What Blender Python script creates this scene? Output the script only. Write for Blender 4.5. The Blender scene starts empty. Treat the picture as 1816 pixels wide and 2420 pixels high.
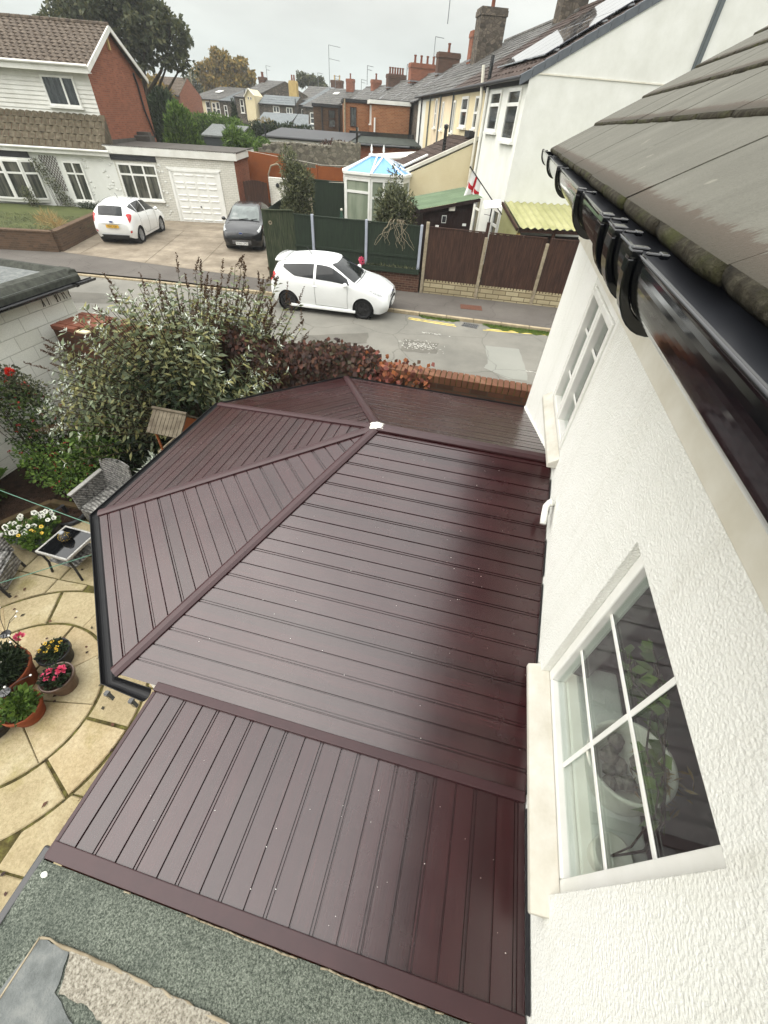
import bpy, bmesh, math, random
import numpy as np
from mathutils import Vector, Matrix
R = math.radians
rnd = random.Random(7)
SC = bpy.context.scene
COL = SC.collection
# ---------------------------------------------------------------- camera
cam = bpy.data.cameras.new('camera'); cam.sensor_fit = 'HORIZONTAL'; cam.sensor_width = 36.0
cam.lens = 36.0 * 951.95 / 1816.0; cam.clip_start = 0.02; cam.clip_end = 3000
camo = bpy.data.objects.new('camera', cam); COL.objects.link(camo)
_r = Vector((.96821598, .24445468, .05291246)); _u = Vector((-.20766241, .66776989, .71481445)); _f = Vector((-.13940638, .7030827, -.69730953))
CM = Matrix((_r, _u, -_f)).transposed().to_4x4(); CM.translation = (0, 0, 4.65)
camo.matrix_world = CM
SC.camera = camo
# ---------------------------------------------------------------- sky, sun, exposure
SUN_EL, SUN_AZ = R(42), R(240)            # azimuth clockwise from +Y: the glow sits behind and left of the camera
world = bpy.data.worlds.new('World'); SC.world = world; world.use_nodes = True
nt = world.node_tree; nt.nodes.clear()
out = nt.nodes.new('ShaderNodeOutputWorld'); bg = nt.nodes.new('ShaderNodeBackground'); bg.inputs['Strength'].default_value = 0.10
sky = nt.nodes.new('ShaderNodeTexSky'); sky.sky_type = 'NISHITA'; sky.sun_disc = False; sky.sun_elevation = SUN_EL; sky.sun_rotation = SUN_AZ
sky.air_density = 1.0; sky.dust_density = 4.0
tc = nt.nodes.new('ShaderNodeTexCoord'); sep = nt.nodes.new('ShaderNodeSeparateXYZ'); nt.links.new(tc.outputs['Generated'], sep.inputs[0])
ramp = nt.nodes.new('ShaderNodeValToRGB'); nt.links.new(sep.outputs['Z'], ramp.inputs[0])
cr = ramp.color_ramp
cr.elements[0].position = 0.0; cr.elements[0].color = (.196, .216, .210, 1)
cr.elements[1].position = 1.0; cr.elements[1].color = (1.12, 1.12, 1.10, 1)
for p_, c_ in ((.06, (.208, .224, .217, 1)), (.14, (.246, .250, .236, 1)), (.26, (.285, .284, .268, 1)), (.55, (.68, .68, .66, 1))):
    e = cr.elements.new(p_); e.color = c_
nz = nt.nodes.new('ShaderNodeTexNoise'); nz.inputs['Scale'].default_value = 3.2; nz.inputs['Detail'].default_value = 5; nz.inputs['Roughness'].default_value = .55
mp = nt.nodes.new('ShaderNodeMapping'); mp.inputs['Scale'].default_value = (1, 1, 3.5); nt.links.new(tc.outputs['Generated'], mp.inputs[0]); nt.links.new(mp.outputs[0], nz.inputs['Vector'])
mr = nt.nodes.new('ShaderNodeMapRange'); mr.inputs['From Min'].default_value = .3; mr.inputs['From Max'].default_value = .7; mr.inputs['To Min'].default_value = 17.2; mr.inputs['To Max'].default_value = 22.6
nt.links.new(nz.outputs[0], mr.inputs['Value'])
cl = nt.nodes.new('ShaderNodeVectorMath'); cl.operation = 'SCALE'; nt.links.new(ramp.outputs[0], cl.inputs[0]); nt.links.new(mr.outputs[0], cl.inputs['Scale'])
mix = nt.nodes.new('ShaderNodeMix'); mix.data_type = 'RGBA'; mix.inputs['Factor'].default_value = .93
nt.links.new(sky.outputs[0], mix.inputs['A']); nt.links.new(cl.outputs[0], mix.inputs['B'])
nt.links.new(mix.outputs['Result'], bg.inputs['Color']); nt.links.new(bg.outputs[0], out.inputs[0])
sl = bpy.data.lights.new('sun', 'SUN'); sl.energy = 1.5; sl.angle = R(72); sl.color = (1, .965, .9)
so = bpy.data.objects.new('sun', sl); COL.objects.link(so)
_sd = Vector((math.sin(SUN_AZ) * math.cos(SUN_EL), math.cos(SUN_AZ) * math.cos(SUN_EL), math.sin(SUN_EL)))
so.rotation_euler = _sd.to_track_quat('Z', 'Y').to_euler(); so.location = (0, 0, 60)
vs = SC.view_settings; vs.view_transform = 'Standard'; vs.look = 'None'; vs.exposure = 0.85; vs.gamma = 1; vs.use_curve_mapping = False
SC.cycles.max_bounces = 7; SC.cycles.diffuse_bounces = 3; SC.cycles.glossy_bounces = 4; SC.cycles.transmission_bounces = 5; SC.cycles.transparent_max_bounces = 10
SC.cycles.caustics_reflective = False; SC.cycles.caustics_refractive = False
# ---------------------------------------------------------------- helpers
def lin(v):
    v /= 255.0
    return v / 12.92 if v <= .04045 else ((v + .055) / 1.055) ** 2.4
def C(r, g, b, k=1.0): return (min(lin(r) * k, 1), min(lin(g) * k, 1), min(lin(b) * k, 1), 1)
ROOT = {}                                     # object -> matrix of its top-level ancestor
def frame(loc, rz=0.0): return Matrix.Translation(Vector(loc)) @ Matrix.Rotation(rz, 4, 'Z')
def tag(o, label=None, cat=None, group=None, kind=None):
    if label: o['label'] = label
    if cat: o['category'] = cat
    if group: o['group'] = group
    if kind: o['kind'] = kind
    return o
def thing(name, label, cat, loc=(0, 0, 0), rz=0.0, group=None):
    o = bpy.data.objects.new(name, None); COL.objects.link(o); o.location = loc; o.rotation_euler = (0, 0, rz); o.empty_display_size = .2
    ROOT[o] = frame(loc, rz)
    return tag(o, label, cat, group)
class MB:
    """collects faces; T is applied to every point added"""
    def __init__(s, T=None): s.v = []; s.f = []; s.T = T
    def add(s, vs, fs):
        b = len(s.v)
        if s.T is not None: vs = [tuple(s.T @ Vector(p)) for p in vs]
        s.v += [tuple(p) for p in vs]; s.f += [tuple(i + b for i in f) for f in fs]; return s
    def box(s, a, b):
        (x0, y0, z0), (x1, y1, z1) = [min(p, q) for p, q in zip(a, b)], [max(p, q) for p, q in zip(a, b)]
        return s.add([(x0, y0, z0), (x1, y0, z0), (x1, y1, z0), (x0, y1, z0), (x0, y0, z1), (x1, y0, z1), (x1, y1, z1), (x0, y1, z1)],
                     [(0, 3, 2, 1), (4, 5, 6, 7), (0, 1, 5, 4), (1, 2, 6, 5), (2, 3, 7, 6), (3, 0, 4, 7)])
    def quad(s, *p): return s.add(p, [tuple(range(len(p)))])
    def extr(s, poly, vec):
        n = len(poly); vec = Vector(vec); q = [tuple(Vector(p) + vec) for p in poly]
        return s.add(list(poly) + q, [tuple(range(n))[::-1], tuple(range(n, 2 * n))] + [(i, (i + 1) % n, n + (i + 1) % n, n + i) for i in range(n)])
    def bar(s, a, b, w, h, up=(0, 0, 1)):
        a, b = Vector(a), Vector(b); d = (b - a).normalized(); up = Vector(up)
        if abs(d.dot(up)) > .99: up = Vector((0, 1, 0))
        sd = d.cross(up).normalized(); u = sd.cross(d).normalized()
        P = [a + sd * sx * w / 2 + u * sy * h / 2 for sx, sy in ((-1, -1), (1, -1), (1, 1), (-1, 1))]
        return s.extr([tuple(p) for p in P], b - a)
    def tube(s, pts, r, n=8, cap=True):
        pts = [Vector(p) for p in pts]; m = len(pts); rr = r if isinstance(r, (list, tuple)) else [r] * m
        V = []; prev = None
        for i, p in enumerate(pts):
            d = (pts[min(i + 1, m - 1)] - pts[max(i - 1, 0)])
            d = d.normalized() if d.length > 1e-9 else Vector((0, 0, 1))
            if prev is None: a = d.orthogonal().normalized()
            else:
                a = prev - d * prev.dot(d); a = a.normalized() if a.length > 1e-6 else d.orthogonal().normalized()
            prev = a; b = d.cross(a)
            V += [tuple(p + (a * math.cos(6.28318 * k / n) + b * math.sin(6.28318 * k / n)) * rr[i]) for k in range(n)]
        F = [(i * n + k, i * n + (k + 1) % n, (i + 1) * n + (k + 1) % n, (i + 1) * n + k) for i in range(m - 1) for k in range(n)]
        if cap: F += [tuple(range(n))[::-1], tuple(range((m - 1) * n, m * n))]
        return s.add(V, F)
    def lathe(s, prof, c=(0, 0, 0), n=24, axis='Z'):
        V = []
        for r_, z in prof:
            for k in range(n):
                a = 6.28318530718 * k / n; x, y = r_ * math.cos(a), r_ * math.sin(a)
                q = (x, y, z) if axis == 'Z' else ((x, z, y) if axis == 'Y' else (z, x, y))
                V.append((c[0] + q[0], c[1] + q[1], c[2] + q[2]))
        m = len(prof)
        return s.add(V, [(i * n + k, i * n + (k + 1) % n, (i + 1) * n + (k + 1) % n, (i + 1) * n + k) for i in range(m - 1) for k in range(n)])
    def blob(s, c, r, n=10, m=6, jit=0.0):
        rx, ry, rz = r if isinstance(r, tuple) else (r, r, r); V = [(c[0], c[1], c[2] - rz)]
        for i in range(1, m):
            t = math.pi * i / m
            for k in range(n):
                a = 6.28318 * k / n; j = 1 + jit * (rnd.random() - .5)
                V.append((c[0] + rx * j * math.sin(t) * math.cos(a), c[1] + ry * j * math.sin(t) * math.sin(a), c[2] - rz * j * math.cos(t)))
        V.append((c[0], c[1], c[2] + rz)); F = [(0, 1 + (k + 1) % n, 1 + k) for k in range(n)]
        for i in range(m - 2):
            F += [(1 + i * n + k, 1 + i * n + (k + 1) % n, 1 + (i + 1) * n + (k + 1) % n, 1 + (i + 1) * n + k) for k in range(n)]
        L = len(V) - 1; F += [(L, 1 + (m - 2) * n + k, 1 + (m - 2) * n + (k + 1) % n) for k in range(n)]
        return s.add(V, F)
    def build(s, name, mat, parent=None, w=False, smooth=False, bevel=0, seg=2, label=None, weld=False, loc=None):
        me = bpy.data.meshes.new(name); vs = s.v
        if w and parent is not None:
            Mi = ROOT[parent].inverted(); vs = [tuple(Mi @ Vector(p)) for p in vs]
        if loc is not None: vs = [(p[0] - loc[0], p[1] - loc[1], p[2] - loc[2]) for p in vs]
        me.from_pydata(vs, [], s.f); me.materials.append(mat)
        bm = bmesh.new(); bm.from_mesh(me)
        if weld: bmesh.ops.remove_doubles(bm, verts=bm.verts, dist=1e-4)
        bmesh.ops.recalc_face_normals(bm, faces=bm.faces); bm.to_mesh(me); bm.free()
        if smooth: me.shade_smooth()
        o = bpy.data.objects.new(name, me); COL.objects.link(o)
        if loc is not None: o.location = loc
        if parent is not None: o.parent = parent; ROOT[o] = ROOT[parent]
        if bevel:
            b = o.modifiers.new('bevel', 'BEVEL'); b.width = bevel; b.segments = seg; b.limit_method = 'ANGLE'; b.angle_limit = R(40)
        if label: o['label'] = label
        return o
def single(name, mb, mat, label, cat, loc, group=None, **k): return tag(mb.build(name, mat, loc=loc, **k), label, cat, group)
def struct(name, mb, mat, **k): return tag(mb.build(name, mat, **k), kind='structure')
def dup(root, loc, rz=None, label=None):
    def cp(o, par):
        c = o.copy(); COL.objects.link(c)
        if par is not None: c.parent = par
        for ch in list(o.children): cp(ch, c)
        return c
    r_ = cp(root, None); r_.location = loc
    if rz is not None: r_.rotation_euler = (0, 0, rz)
    if label: r_['label'] = label
    return r_
def leafmesh(name, mat, P, D, Nn, L, W, parent=None, loc=None, w=False):
    """one mesh of pointed leaf blades: P base points, D directions, Nn side vectors (arrays n,3), L, W arrays"""
    n = len(P); D = D / (np.linalg.norm(D, axis=1, keepdims=True) + 1e-9)
    S = np.cross(D, Nn); S /= (np.linalg.norm(S, axis=1, keepdims=True) + 1e-9); U = np.cross(S, D)
    L = np.broadcast_to(L, n)[:, None]; W = np.broadcast_to(W, n)[:, None]
    V = np.stack([P, P + D * L * .45 + S * W * .5 + U * W * .12, P + D * L - U * L * .08, P + D * L * .45 - S * W * .5 + U * W * .12], 1).reshape(-1, 3)
    if w and parent is not None:
        Mi = np.array(ROOT[parent].inverted()); V = V @ Mi[:3, :3].T + Mi[:3, 3]
    if loc is not None: V = V - np.array(loc)
    me = bpy.data.meshes.new(name); me.vertices.add(4 * n); me.vertices.foreach_set('co', V.astype(np.float32).ravel())
    me.loops.add(4 * n); me.loops.foreach_set('vertex_index', np.arange(4 * n, dtype=np.int32))
    me.polygons.add(n); me.polygons.foreach_set('loop_start', np.arange(0, 4 * n, 4, dtype=np.int32)); me.polygons.foreach_set('loop_total', np.full(n, 4, np.int32))
    me.update(calc_edges=True); me.materials.append(mat)
    o = bpy.data.objects.new(name, me); COL.objects.link(o)
    if loc is not None: o.location = loc
    if parent is not None: o.parent = parent; ROOT[o] = ROOT[parent]
    return o
def rvec(rg, n):
    v = rg.normal(size=(n, 3)); return v / np.linalg.norm(v, axis=1, keepdims=True)
def text_mb(txt, size, T, squeeze=1.0):
    cu = bpy.data.curves.new('txt', 'FONT'); cu.body = txt; cu.size = size; cu.align_x = 'CENTER'; cu.align_y = 'CENTER'; cu.extrude = .001
    o = bpy.data.objects.new('txt', cu); me = o.to_mesh(); mb = MB(T)
    mb.add([(v.co.x * squeeze, v.co.y, v.co.z) for v in me.vertices], [tuple(p.vertices) for p in me.polygons]); o.to_mesh_clear()
    bpy.data.objects.remove(o); bpy.data.curves.remove(cu); return mb
# ---------------------------------------------------------------- materials
class NT:
    def __init__(s, name):
        s.m = bpy.data.materials.new(name); s.m.use_nodes = True; s.t = s.m.node_tree; s.p = s.t.nodes['Principled BSDF']; s.tc = None
    def n(s, ty, **k):
        nd = s.t.nodes.new('ShaderNode' + ty)
        for a, b in k.items():
            if a.startswith('_'): setattr(nd, a[1:], b)
            else:
                key = a.replace('__', ' ')
                if isinstance(b, bpy.types.NodeSocket): s.t.links.new(b, nd.inputs[key])
                else: nd.inputs[key].default_value = b
        return nd
    def l(s, a, b): s.t.links.new(a, b)
    def co(s, sc=(1, 1, 1), rot=(0, 0, 0)):
        if s.tc is None: s.tc = s.n('TexCoord')
        m = s.n('Mapping', Scale=sc, Rotation=rot); s.l(s.tc.outputs['Object'], m.inputs[0]); return m.outputs[0]
    def noise(s, sc, v=None, det=5, rough=.6): return s.n('TexNoise', Vector=v if v is not None else s.co(), Scale=sc, Detail=det, Roughness=rough).outputs[0]
    def ramp(s, f, stops):
        r = s.n('ValToRGB'); s.l(f, r.inputs[0]); e = r.color_ramp.elements
        e[0].position, e[0].color = stops[0]; e[1].position, e[1].color = stops[-1]
        for p, c in stops[1:-1]: q = e.new(p); q.color = c
        return r.outputs[0]
    def mix(s, f, a, b, mode='MIX'):
        m = s.n('Mix', _data_type='RGBA', _blend_type=mode)
        for k, v in (('Factor', f), ('A', a), ('B', b)):
            if isinstance(v, bpy.types.NodeSocket): s.l(v, m.inputs[k])
            else: m.inputs[k].default_value = v
        return m.outputs['Result']
    def bump(s, h, st, dist=.01): s.l(s.n('Bump', Height=h, Strength=st, Distance=dist).outputs[0], s.p.inputs['Normal'])
    def fin(s, col=None, rough=.7, spec=.4, metal=0, coat=0):
        if col is not None:
            if isinstance(col, bpy.types.NodeSocket): s.l(col, s.p.inputs['Base Color'])
            else: s.p.inputs['Base Color'].default_value = col
        if isinstance(rough, bpy.types.NodeSocket): s.l(rough, s.p.inputs['Roughness'])
        else: s.p.inputs['Roughness'].default_value = rough
        s.p.inputs['Specular IOR Level'].default_value = spec; s.p.inputs['Metallic'].default_value = metal; s.p.inputs['Coat Weight'].default_value = coat
        return s.m
G0, W1 = (0, 0, 0, 1), (1, 1, 1, 1)
def pm(name, c1, c2=None, sc=5, rough=.7, spec=.35, bump=0, bsc=60, bd=.01, st=(1, 1, 1), metal=0, coat=0, c3=None):
    n = NT(name)
    if c2 is None: c2 = tuple(x * .8 for x in c1[:3]) + (1,)
    f = n.noise(sc, n.co(st), 7, .65)
    stops = [(.34, c2), (.66, c1)] if c3 is None else [(.3, c2), (.5, c1), (.68, c3)]
    if bump: n.bump(n.noise(bsc, n.co(st), 3), bump, bd)
    return n.fin(n.ramp(f, stops), rough, spec, metal, coat)
def brickmat(name, cols, mortar, bw=.225, bh=.075, ms=.008, bump=.5, rough=.85, wash=None, offs=.5, horiz=False):
    n = NT(name); co = n.co(); s_ = n.n('SeparateXYZ'); n.l(co, s_.inputs[0])
    a = n.n('Math', _operation='ADD'); n.l(s_.outputs[0], a.inputs[0]); n.l(s_.outputs[1], a.inputs[1])
    cb = n.n('CombineXYZ')
    if horiz: n.l(s_.outputs[0], cb.inputs[0]); n.l(s_.outputs[1], cb.inputs[1])
    else: n.l(a.outputs[0], cb.inputs[0]); n.l(s_.outputs[2], cb.inputs[1])
    b = n.n('TexBrick', Vector=cb.outputs[0], Color1=(0, 0, 0, 1), Color2=(1, 1, 1, 1), Mortar=(.5, .5, .5, 1), Scale=1.0, Mortar__Size=ms, Mortar__Smooth=.2, Bias=0.0, Brick__Width=bw, Row__Height=bh)
    b.offset = offs
    c = n.ramp(b.outputs['Color'], [(0, cols[0]), (.5, cols[1]), (1, cols[2])])
    c = n.mix(n.ramp(n.noise(1.3, co), [(.35, G0), (.7, W1)]), c, n.mix(.5, c, wash if wash else tuple(x * .6 for x in cols[1][:3]) + (1,)))
    c = n.mix(b.outputs['Fac'], c, mortar)
    c = n.mix(.25, c, n.ramp(n.noise(60, co), [(.3, (.25, .25, .25, 1)), (.7, W1)]), 'MULTIPLY')
    inv = n.n('Math', _operation='SUBTRACT'); inv.inputs[0].default_value = 1.0; n.l(b.outputs['Fac'], inv.inputs[1])
    ad = n.n('Math', _operation='MULTIPLY_ADD'); n.l(n.noise(50, co, 3), ad.inputs[0]); ad.inputs[1].default_value = .35; n.l(inv.outputs[0], ad.inputs[2])
    n.bump(ad.outputs[0], bump, .008)
    return n.fin(c, rough, .25)
M = {}
M['white_upvc'] = pm('white_upvc', C(240, 240, 235, .88), C(226, 226, 218, .88), 3, .35, .45)
M['cream_upvc'] = pm('cream_upvc', C(232, 229, 216, .84), C(216, 211, 194, .84), 4, .5, .35)
def render_mat():
    n = NT('roughcast_render'); co = n.co()
    v = n.n('TexVoronoi', Vector=co, Scale=92, _feature='F1', Randomness=1.0); f2 = n.noise(150, co, 3, .6)
    a = n.n('Math', _operation='MULTIPLY_ADD'); n.l(f2, a.inputs[0]); a.inputs[1].default_value = 1.2; n.l(v.outputs['Distance'], a.inputs[2])
    n.bump(a.outputs[0], .55, .007)
    c = n.ramp(n.noise(1.1, co, 6), [(.3, C(240, 241, 234, .93)), (.7, C(248, 248, 243, .93))])
    c = n.mix(n.ramp(n.noise(1.0, n.co((6, 6, .35)), 6, .7), [(.52, G0), (.8, (.4, .4, .4, 1))]), c, C(206, 202, 186, .88))
    c = n.mix(n.ramp(n.noise(7, co, 6, .7), [(.55, G0), (.75, (.25, .25, .25, 1))]), c, C(206, 204, 192, .86))
    c = n.mix(.3, c, n.ramp(a.outputs[0], [(.55, W1), (1.15, (.62, .62, .60, 1))]), 'MULTIPLY')
    return n.fin(c, .9, .2)
M['render'] = render_mat()
M['white_render'] = pm('white_render', C(236, 237, 231, .84), C(222, 223, 215, .84), 1.2, .9, .2, .35, 40, .01)
M['white_paint_brick'] = brickmat('white_paint_brick', [C(228, 226, 214, .85), C(234, 232, 222, .85), C(220, 218, 206, .85)], C(196, 194, 182, .8), bump=.6, wash=C(214, 211, 198, .85))
M['cream_render'] = pm('cream_render', C(232, 220, 185, .82), C(222, 207, 168, .82), .9, .9, .2, .25, 40, .01)
M['peach_render'] = pm('peach_render', C(230, 214, 186, .82), C(214, 196, 166, .82), .8, .9, .2, .25, 40, .01)
M['sill_cream'] = pm('sill_cream', C(230, 227, 216, .70), C(208, 202, 186, .70), 5, .6, .3)
M['white_board'] = pm('white_board', C(235, 235, 228, .85), C(215, 214, 205, .85), 1.5, .5, .35)
M['brick_red'] = brickmat('brick_red', [C(150, 84, 60, .66), C(168, 98, 70, .66), C(184, 112, 82, .66)], C(176, 140, 118, .5), wash=C(148, 90, 66, .66))
M['brick_orange'] = brickmat('brick_orange', [C(160, 98, 62, .72), C(178, 112, 72, .72), C(192, 128, 86, .72)], C(196, 168, 130, .6), wash=C(150, 92, 62, .7))
M['brick_brown'] = brickmat('brick_brown', [C(92, 72, 58, .62), C(112, 88, 68, .62), C(126, 98, 76, .62)], C(128, 110, 92, .5))
M['brick_garden'] = brickmat('brick_garden', [C(96, 64, 48, .55), C(120, 78, 58, .55), C(140, 92, 68, .55)], C(96, 84, 70, .5), wash=C(64, 50, 40, .6))
M['brick_dark'] = brickmat('brick_dark', [C(84, 58, 48, .6), C(104, 70, 56, .6), C(120, 82, 66, .6)], C(150, 126, 106, .5))
M['stone_panel'] = brickmat('stone_panel', [C(176, 162, 128, .7), C(196, 182, 146, .7), C(208, 196, 160, .7)], C(120, 106, 80, .6), bw=.46, bh=.15, ms=.012, bump=1.0)
def rubble(name, a, b, m, sc=4.0):
    n = NT(name); co = n.co((1, 1, 1.7))
    v = n.n('TexVoronoi', Vector=co, Scale=sc, _feature='F1'); e = n.n('TexVoronoi', Vector=co, Scale=sc, _feature='DISTANCE_TO_EDGE')
    sp = n.n('SeparateColor'); n.l(v.outputs['Color'], sp.inputs[0])
    c = n.ramp(sp.outputs[0], [(0, a), (1, b)]); c = n.mix(n.ramp(e.outputs[0], [(.02, W1), (.09, G0)]), c, m)
    c = n.mix(.5, c, n.ramp(n.noise(9, co), [(.3, (.35, .35, .33, 1)), (.7, W1)]), 'MULTIPLY'); n.bump(e.outputs[0], .7, .04)
    return n.fin(c, .9, .2)
M['rubble_dark'] = rubble('rubble_dark', C(82, 76, 70, .7), C(138, 126, 112, .7), C(92, 84, 74, .7))
M['rubble_wall'] = rubble('rubble_wall', C(98, 94, 84, .75), C(150, 144, 128, .75), C(112, 108, 94, .7), 3.4)
M['slate'] = brickmat('slate', [C(96, 96, 94, .6), C(116, 114, 110, .6), C(132, 130, 124, .6)], C(66, 66, 66, .5), bw=.30, bh=.22, ms=.012, bump=.5, rough=.6, wash=C(104, 100, 90, .6), horiz=True)
M['slate_blue'] = brickmat('slate_blue', [C(112, 120, 122, .62), C(124, 132, 134, .62), C(134, 141, 142, .62)], C(88, 94, 96, .5), bw=.30, bh=.24, ms=.01, bump=.4, rough=.5, horiz=True, wash=C(110, 118, 120, .62))
M['tile_brown'] = pm('tile_brown', C(104, 90, 76, .52), C(76, 64, 54, .52), 7, .85, .25, .3, 50, .01, c3=C(138, 124, 108, .56))
M['tile_olive'] = pm('tile_olive', C(108, 98, 78, .55), C(84, 74, 58, .55), 6, .85, .25, .3, 50, .01, c3=C(134, 124, 104, .6))
M['tile_dark'] = pm('tile_dark', C(96, 80, 72, .6), C(66, 54, 48, .6), 2.5, .85, .25, .3, 50)
def tile_mat():
    n = NT('grey_concrete_tile'); co = n.co(); st = n.co((1.0, 2.6, 1.0))
    base = n.ramp(n.noise(2.6, st, 9, .72), [(.2, C(112, 110, 99, .48)), (.5, C(132, 130, 118, .48)), (.8, C(148, 146, 134, .48))])
    # distance up the slope, repeating per course, for the dirt that gathers on every lower edge
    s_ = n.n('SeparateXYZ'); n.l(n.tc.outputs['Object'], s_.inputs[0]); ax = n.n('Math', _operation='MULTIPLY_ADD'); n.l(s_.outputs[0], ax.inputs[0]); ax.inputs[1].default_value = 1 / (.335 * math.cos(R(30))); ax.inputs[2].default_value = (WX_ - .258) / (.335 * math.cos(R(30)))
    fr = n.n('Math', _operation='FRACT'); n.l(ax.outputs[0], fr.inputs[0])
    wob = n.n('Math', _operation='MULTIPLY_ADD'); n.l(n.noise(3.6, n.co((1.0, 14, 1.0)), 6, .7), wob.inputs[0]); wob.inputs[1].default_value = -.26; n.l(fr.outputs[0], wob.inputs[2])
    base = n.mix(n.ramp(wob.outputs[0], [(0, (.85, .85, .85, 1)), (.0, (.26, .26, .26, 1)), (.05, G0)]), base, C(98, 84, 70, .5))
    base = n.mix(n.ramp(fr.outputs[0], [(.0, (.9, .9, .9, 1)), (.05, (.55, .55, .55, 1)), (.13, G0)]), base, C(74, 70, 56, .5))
    v = n.n('TexVoronoi', Vector=co, Scale=9, _feature='F1'); base = n.mix(n.ramp(v.outputs['Distance'], [(.0, (.5, .5, .5, 1)), (.08, (.4, .4, .4, 1)), (.11, G0)]), base, C(168, 166, 150, .6))
    base = n.mix(.42, base, n.ramp(n.noise(240, co, 4, .8), [(.32, (.35, .35, .33, 1)), (.66, W1)]), 'MULTIPLY')
    n.bump(n.noise(200, co, 5, .7), .6, .004)
    return n.fin(base, .85, .3)
WX_ = .725
M['tile_near'] = tile_mat()
def moss_mat():
    n = NT('mossy_tile_edge'); co = n.co()
    c = n.ramp(n.noise(38, co, 8, .75), [(.25, C(30, 27, 21, .6)), (.5, C(66, 61, 49, .6)), (.75, C(112, 108, 92, .6))])
    c = n.mix(n.ramp(n.noise(9, co, 4), [(.5, G0), (.7, W1)]), c, C(72, 74, 40, .7)); n.bump(n.noise(90, co, 6, .7), 1.0, .012)
    return n.fin(c, .95, .15)
M['moss_edge'] = moss_mat()
def wood_plastic():
    n = NT('mahogany_cladding'); gr = n.co((1.6, 60, 60)); co = n.co()
    c = n.ramp(n.noise(3.0, gr, 8, .7), [(.3, C(60, 21, 27, .29)), (.52, C(82, 32, 37, .29)), (.75, C(108, 52, 54, .29))])
    s_ = n.n('SeparateXYZ'); n.l(co, s_.inputs[0]); fl = n.n('Math', _operation='MULTIPLY_ADD'); n.l(s_.outputs[1], fl.inputs[0]); fl.inputs[1].default_value = 1 / .1045; fl.inputs[2].default_value = -.05 / .1045; f2 = n.n('Math', _operation='FLOOR'); n.l(fl.outputs[0], f2.inputs[0])
    wn = n.n('TexWhiteNoise', _noise_dimensions='1D'); n.l(f2.outputs[0], wn.inputs['W']); c = n.mix(1.0, c, n.ramp(wn.outputs['Value'], [(0, (.74, .74, .74, 1)), (1, (1.1, 1.1, 1.1, 1))]), 'MULTIPLY')
    c = n.mix(n.ramp(n.noise(1.7, n.co((1, .5, 1)), 7, .7), [(.42, G0), (.72, (.06, .06, .06, 1))]), c, C(168, 150, 144, .6))
    sp = n.noise(140, co, 2, .5); c = n.mix(n.ramp(sp, [(.78, G0), (.82, (.6, .6, .6, 1))]), c, C(150, 130, 128))
    n.bump(n.noise(3.0, gr, 6, .7), .12, .003)
    du = n.ramp(n.noise(1.4, co, 5), [(.3, (.235, .235, .235, 1)), (.7, (.30, .30, .30, 1))])
    return n.fin(c, du, .74, coat=0)
M['cladding'] = wood_plastic()
M['brown_trim'] = pm('brown_trim', C(74, 40, 43, .5), C(64, 32, 36, .5), 8, .42, .45)
M['black_plastic'] = pm('black_plastic', C(15, 16, 20), C(9, 10, 13), 5, .09, .6)
M['black_matt'] = pm('black_matt', C(36, 37, 40), C(24, 25, 28), 8, .5, .4)
M['dark_tray'] = pm('dark_tray', C(50, 52, 58, .8), C(42, 44, 50, .8), 3, .38, .4)
def felt():
    n = NT('green_mineral_felt'); co = n.co()
    c = n.ramp(n.noise(130, co, 4, .85), [(.36, C(46, 52, 46, .6)), (.5, C(108, 115, 104, .64)), (.66, C(160, 165, 152, .68))])
    c = n.mix(n.ramp(n.noise(2.1, co, 6, .7), [(.5, G0), (.7, (.5, .5, .5, 1))]), c, C(70, 78, 72, .6))
    n.bump(n.noise(120, co, 3, .7), .9, .008); return n.fin(c, .95, .2)
M['felt'] = felt()
def lichen_felt():
    n = NT('pale_worn_felt'); co = n.co()
    c = n.ramp(n.noise(100, co, 5, .8), [(.34, C(88, 82, 72, .6)), (.5, C(156, 150, 136, .66)), (.66, C(190, 186, 172, .68))])
    n.bump(n.noise(140, co, 4, .7), .4, .005); return n.fin(c, .95, .2)
M['felt_pale'] = lichen_felt()
M['felt_grey'] = pm('felt_grey', C(128, 132, 130, .58), C(100, 104, 102, .58), 11, .85, .25, .6, 120, .008, c3=C(150, 152, 148, .6))
M['lead'] = pm('lead', C(148, 150, 150, .7), C(120, 122, 124, .7), 9, .5, .5, .5, 30)
def asphalt(name, a, b, sp=.35):
    n = NT(name); co = n.co()
    c = n.ramp(n.noise(.5, co, 8, .65), [(.33, a), (.67, b)])
    c = n.mix(sp, c, n.ramp(n.noise(130, co, 3, .7), [(.32, (.35, .35, .35, 1)), (.68, (1.0, 1.0, 1.0, 1))]), 'MULTIPLY')
    c = n.mix(n.ramp(n.n('TexVoronoi', Vector=n.mix(.35, n.co(), n.n('TexNoise', Vector=n.co(), Scale=1.1, Detail=6).outputs[1]), Scale=.7, _feature='DISTANCE_TO_EDGE').outputs[0], [(.0, (.5, .5, .5, 1)), (.008, G0)]), c, C(70, 68, 62, .6))
    n.bump(n.noise(150, co, 3), .5, .006); return n.fin(c, .92, .25)
M['road'] = asphalt('road_asphalt', C(128, 126, 118, .62), C(152, 149, 139, .66))
M['road_patch'] = asphalt('road_patch_pale', C(150, 151, 142, .66), C(160, 160, 151, .66), .22)
M['road_dark'] = asphalt('road_patch_dark', C(112, 109, 101, .6), C(138, 134, 124, .62), .5)
M['pavement'] = asphalt('pavement_asphalt', C(104, 98, 92, .6), C(122, 116, 109, .62), .3)
M['kerb'] = pm('kerb_stone', C(196, 180, 150, .66), C(160, 146, 118, .66), 6, .9, .2, .4, 50)
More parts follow.
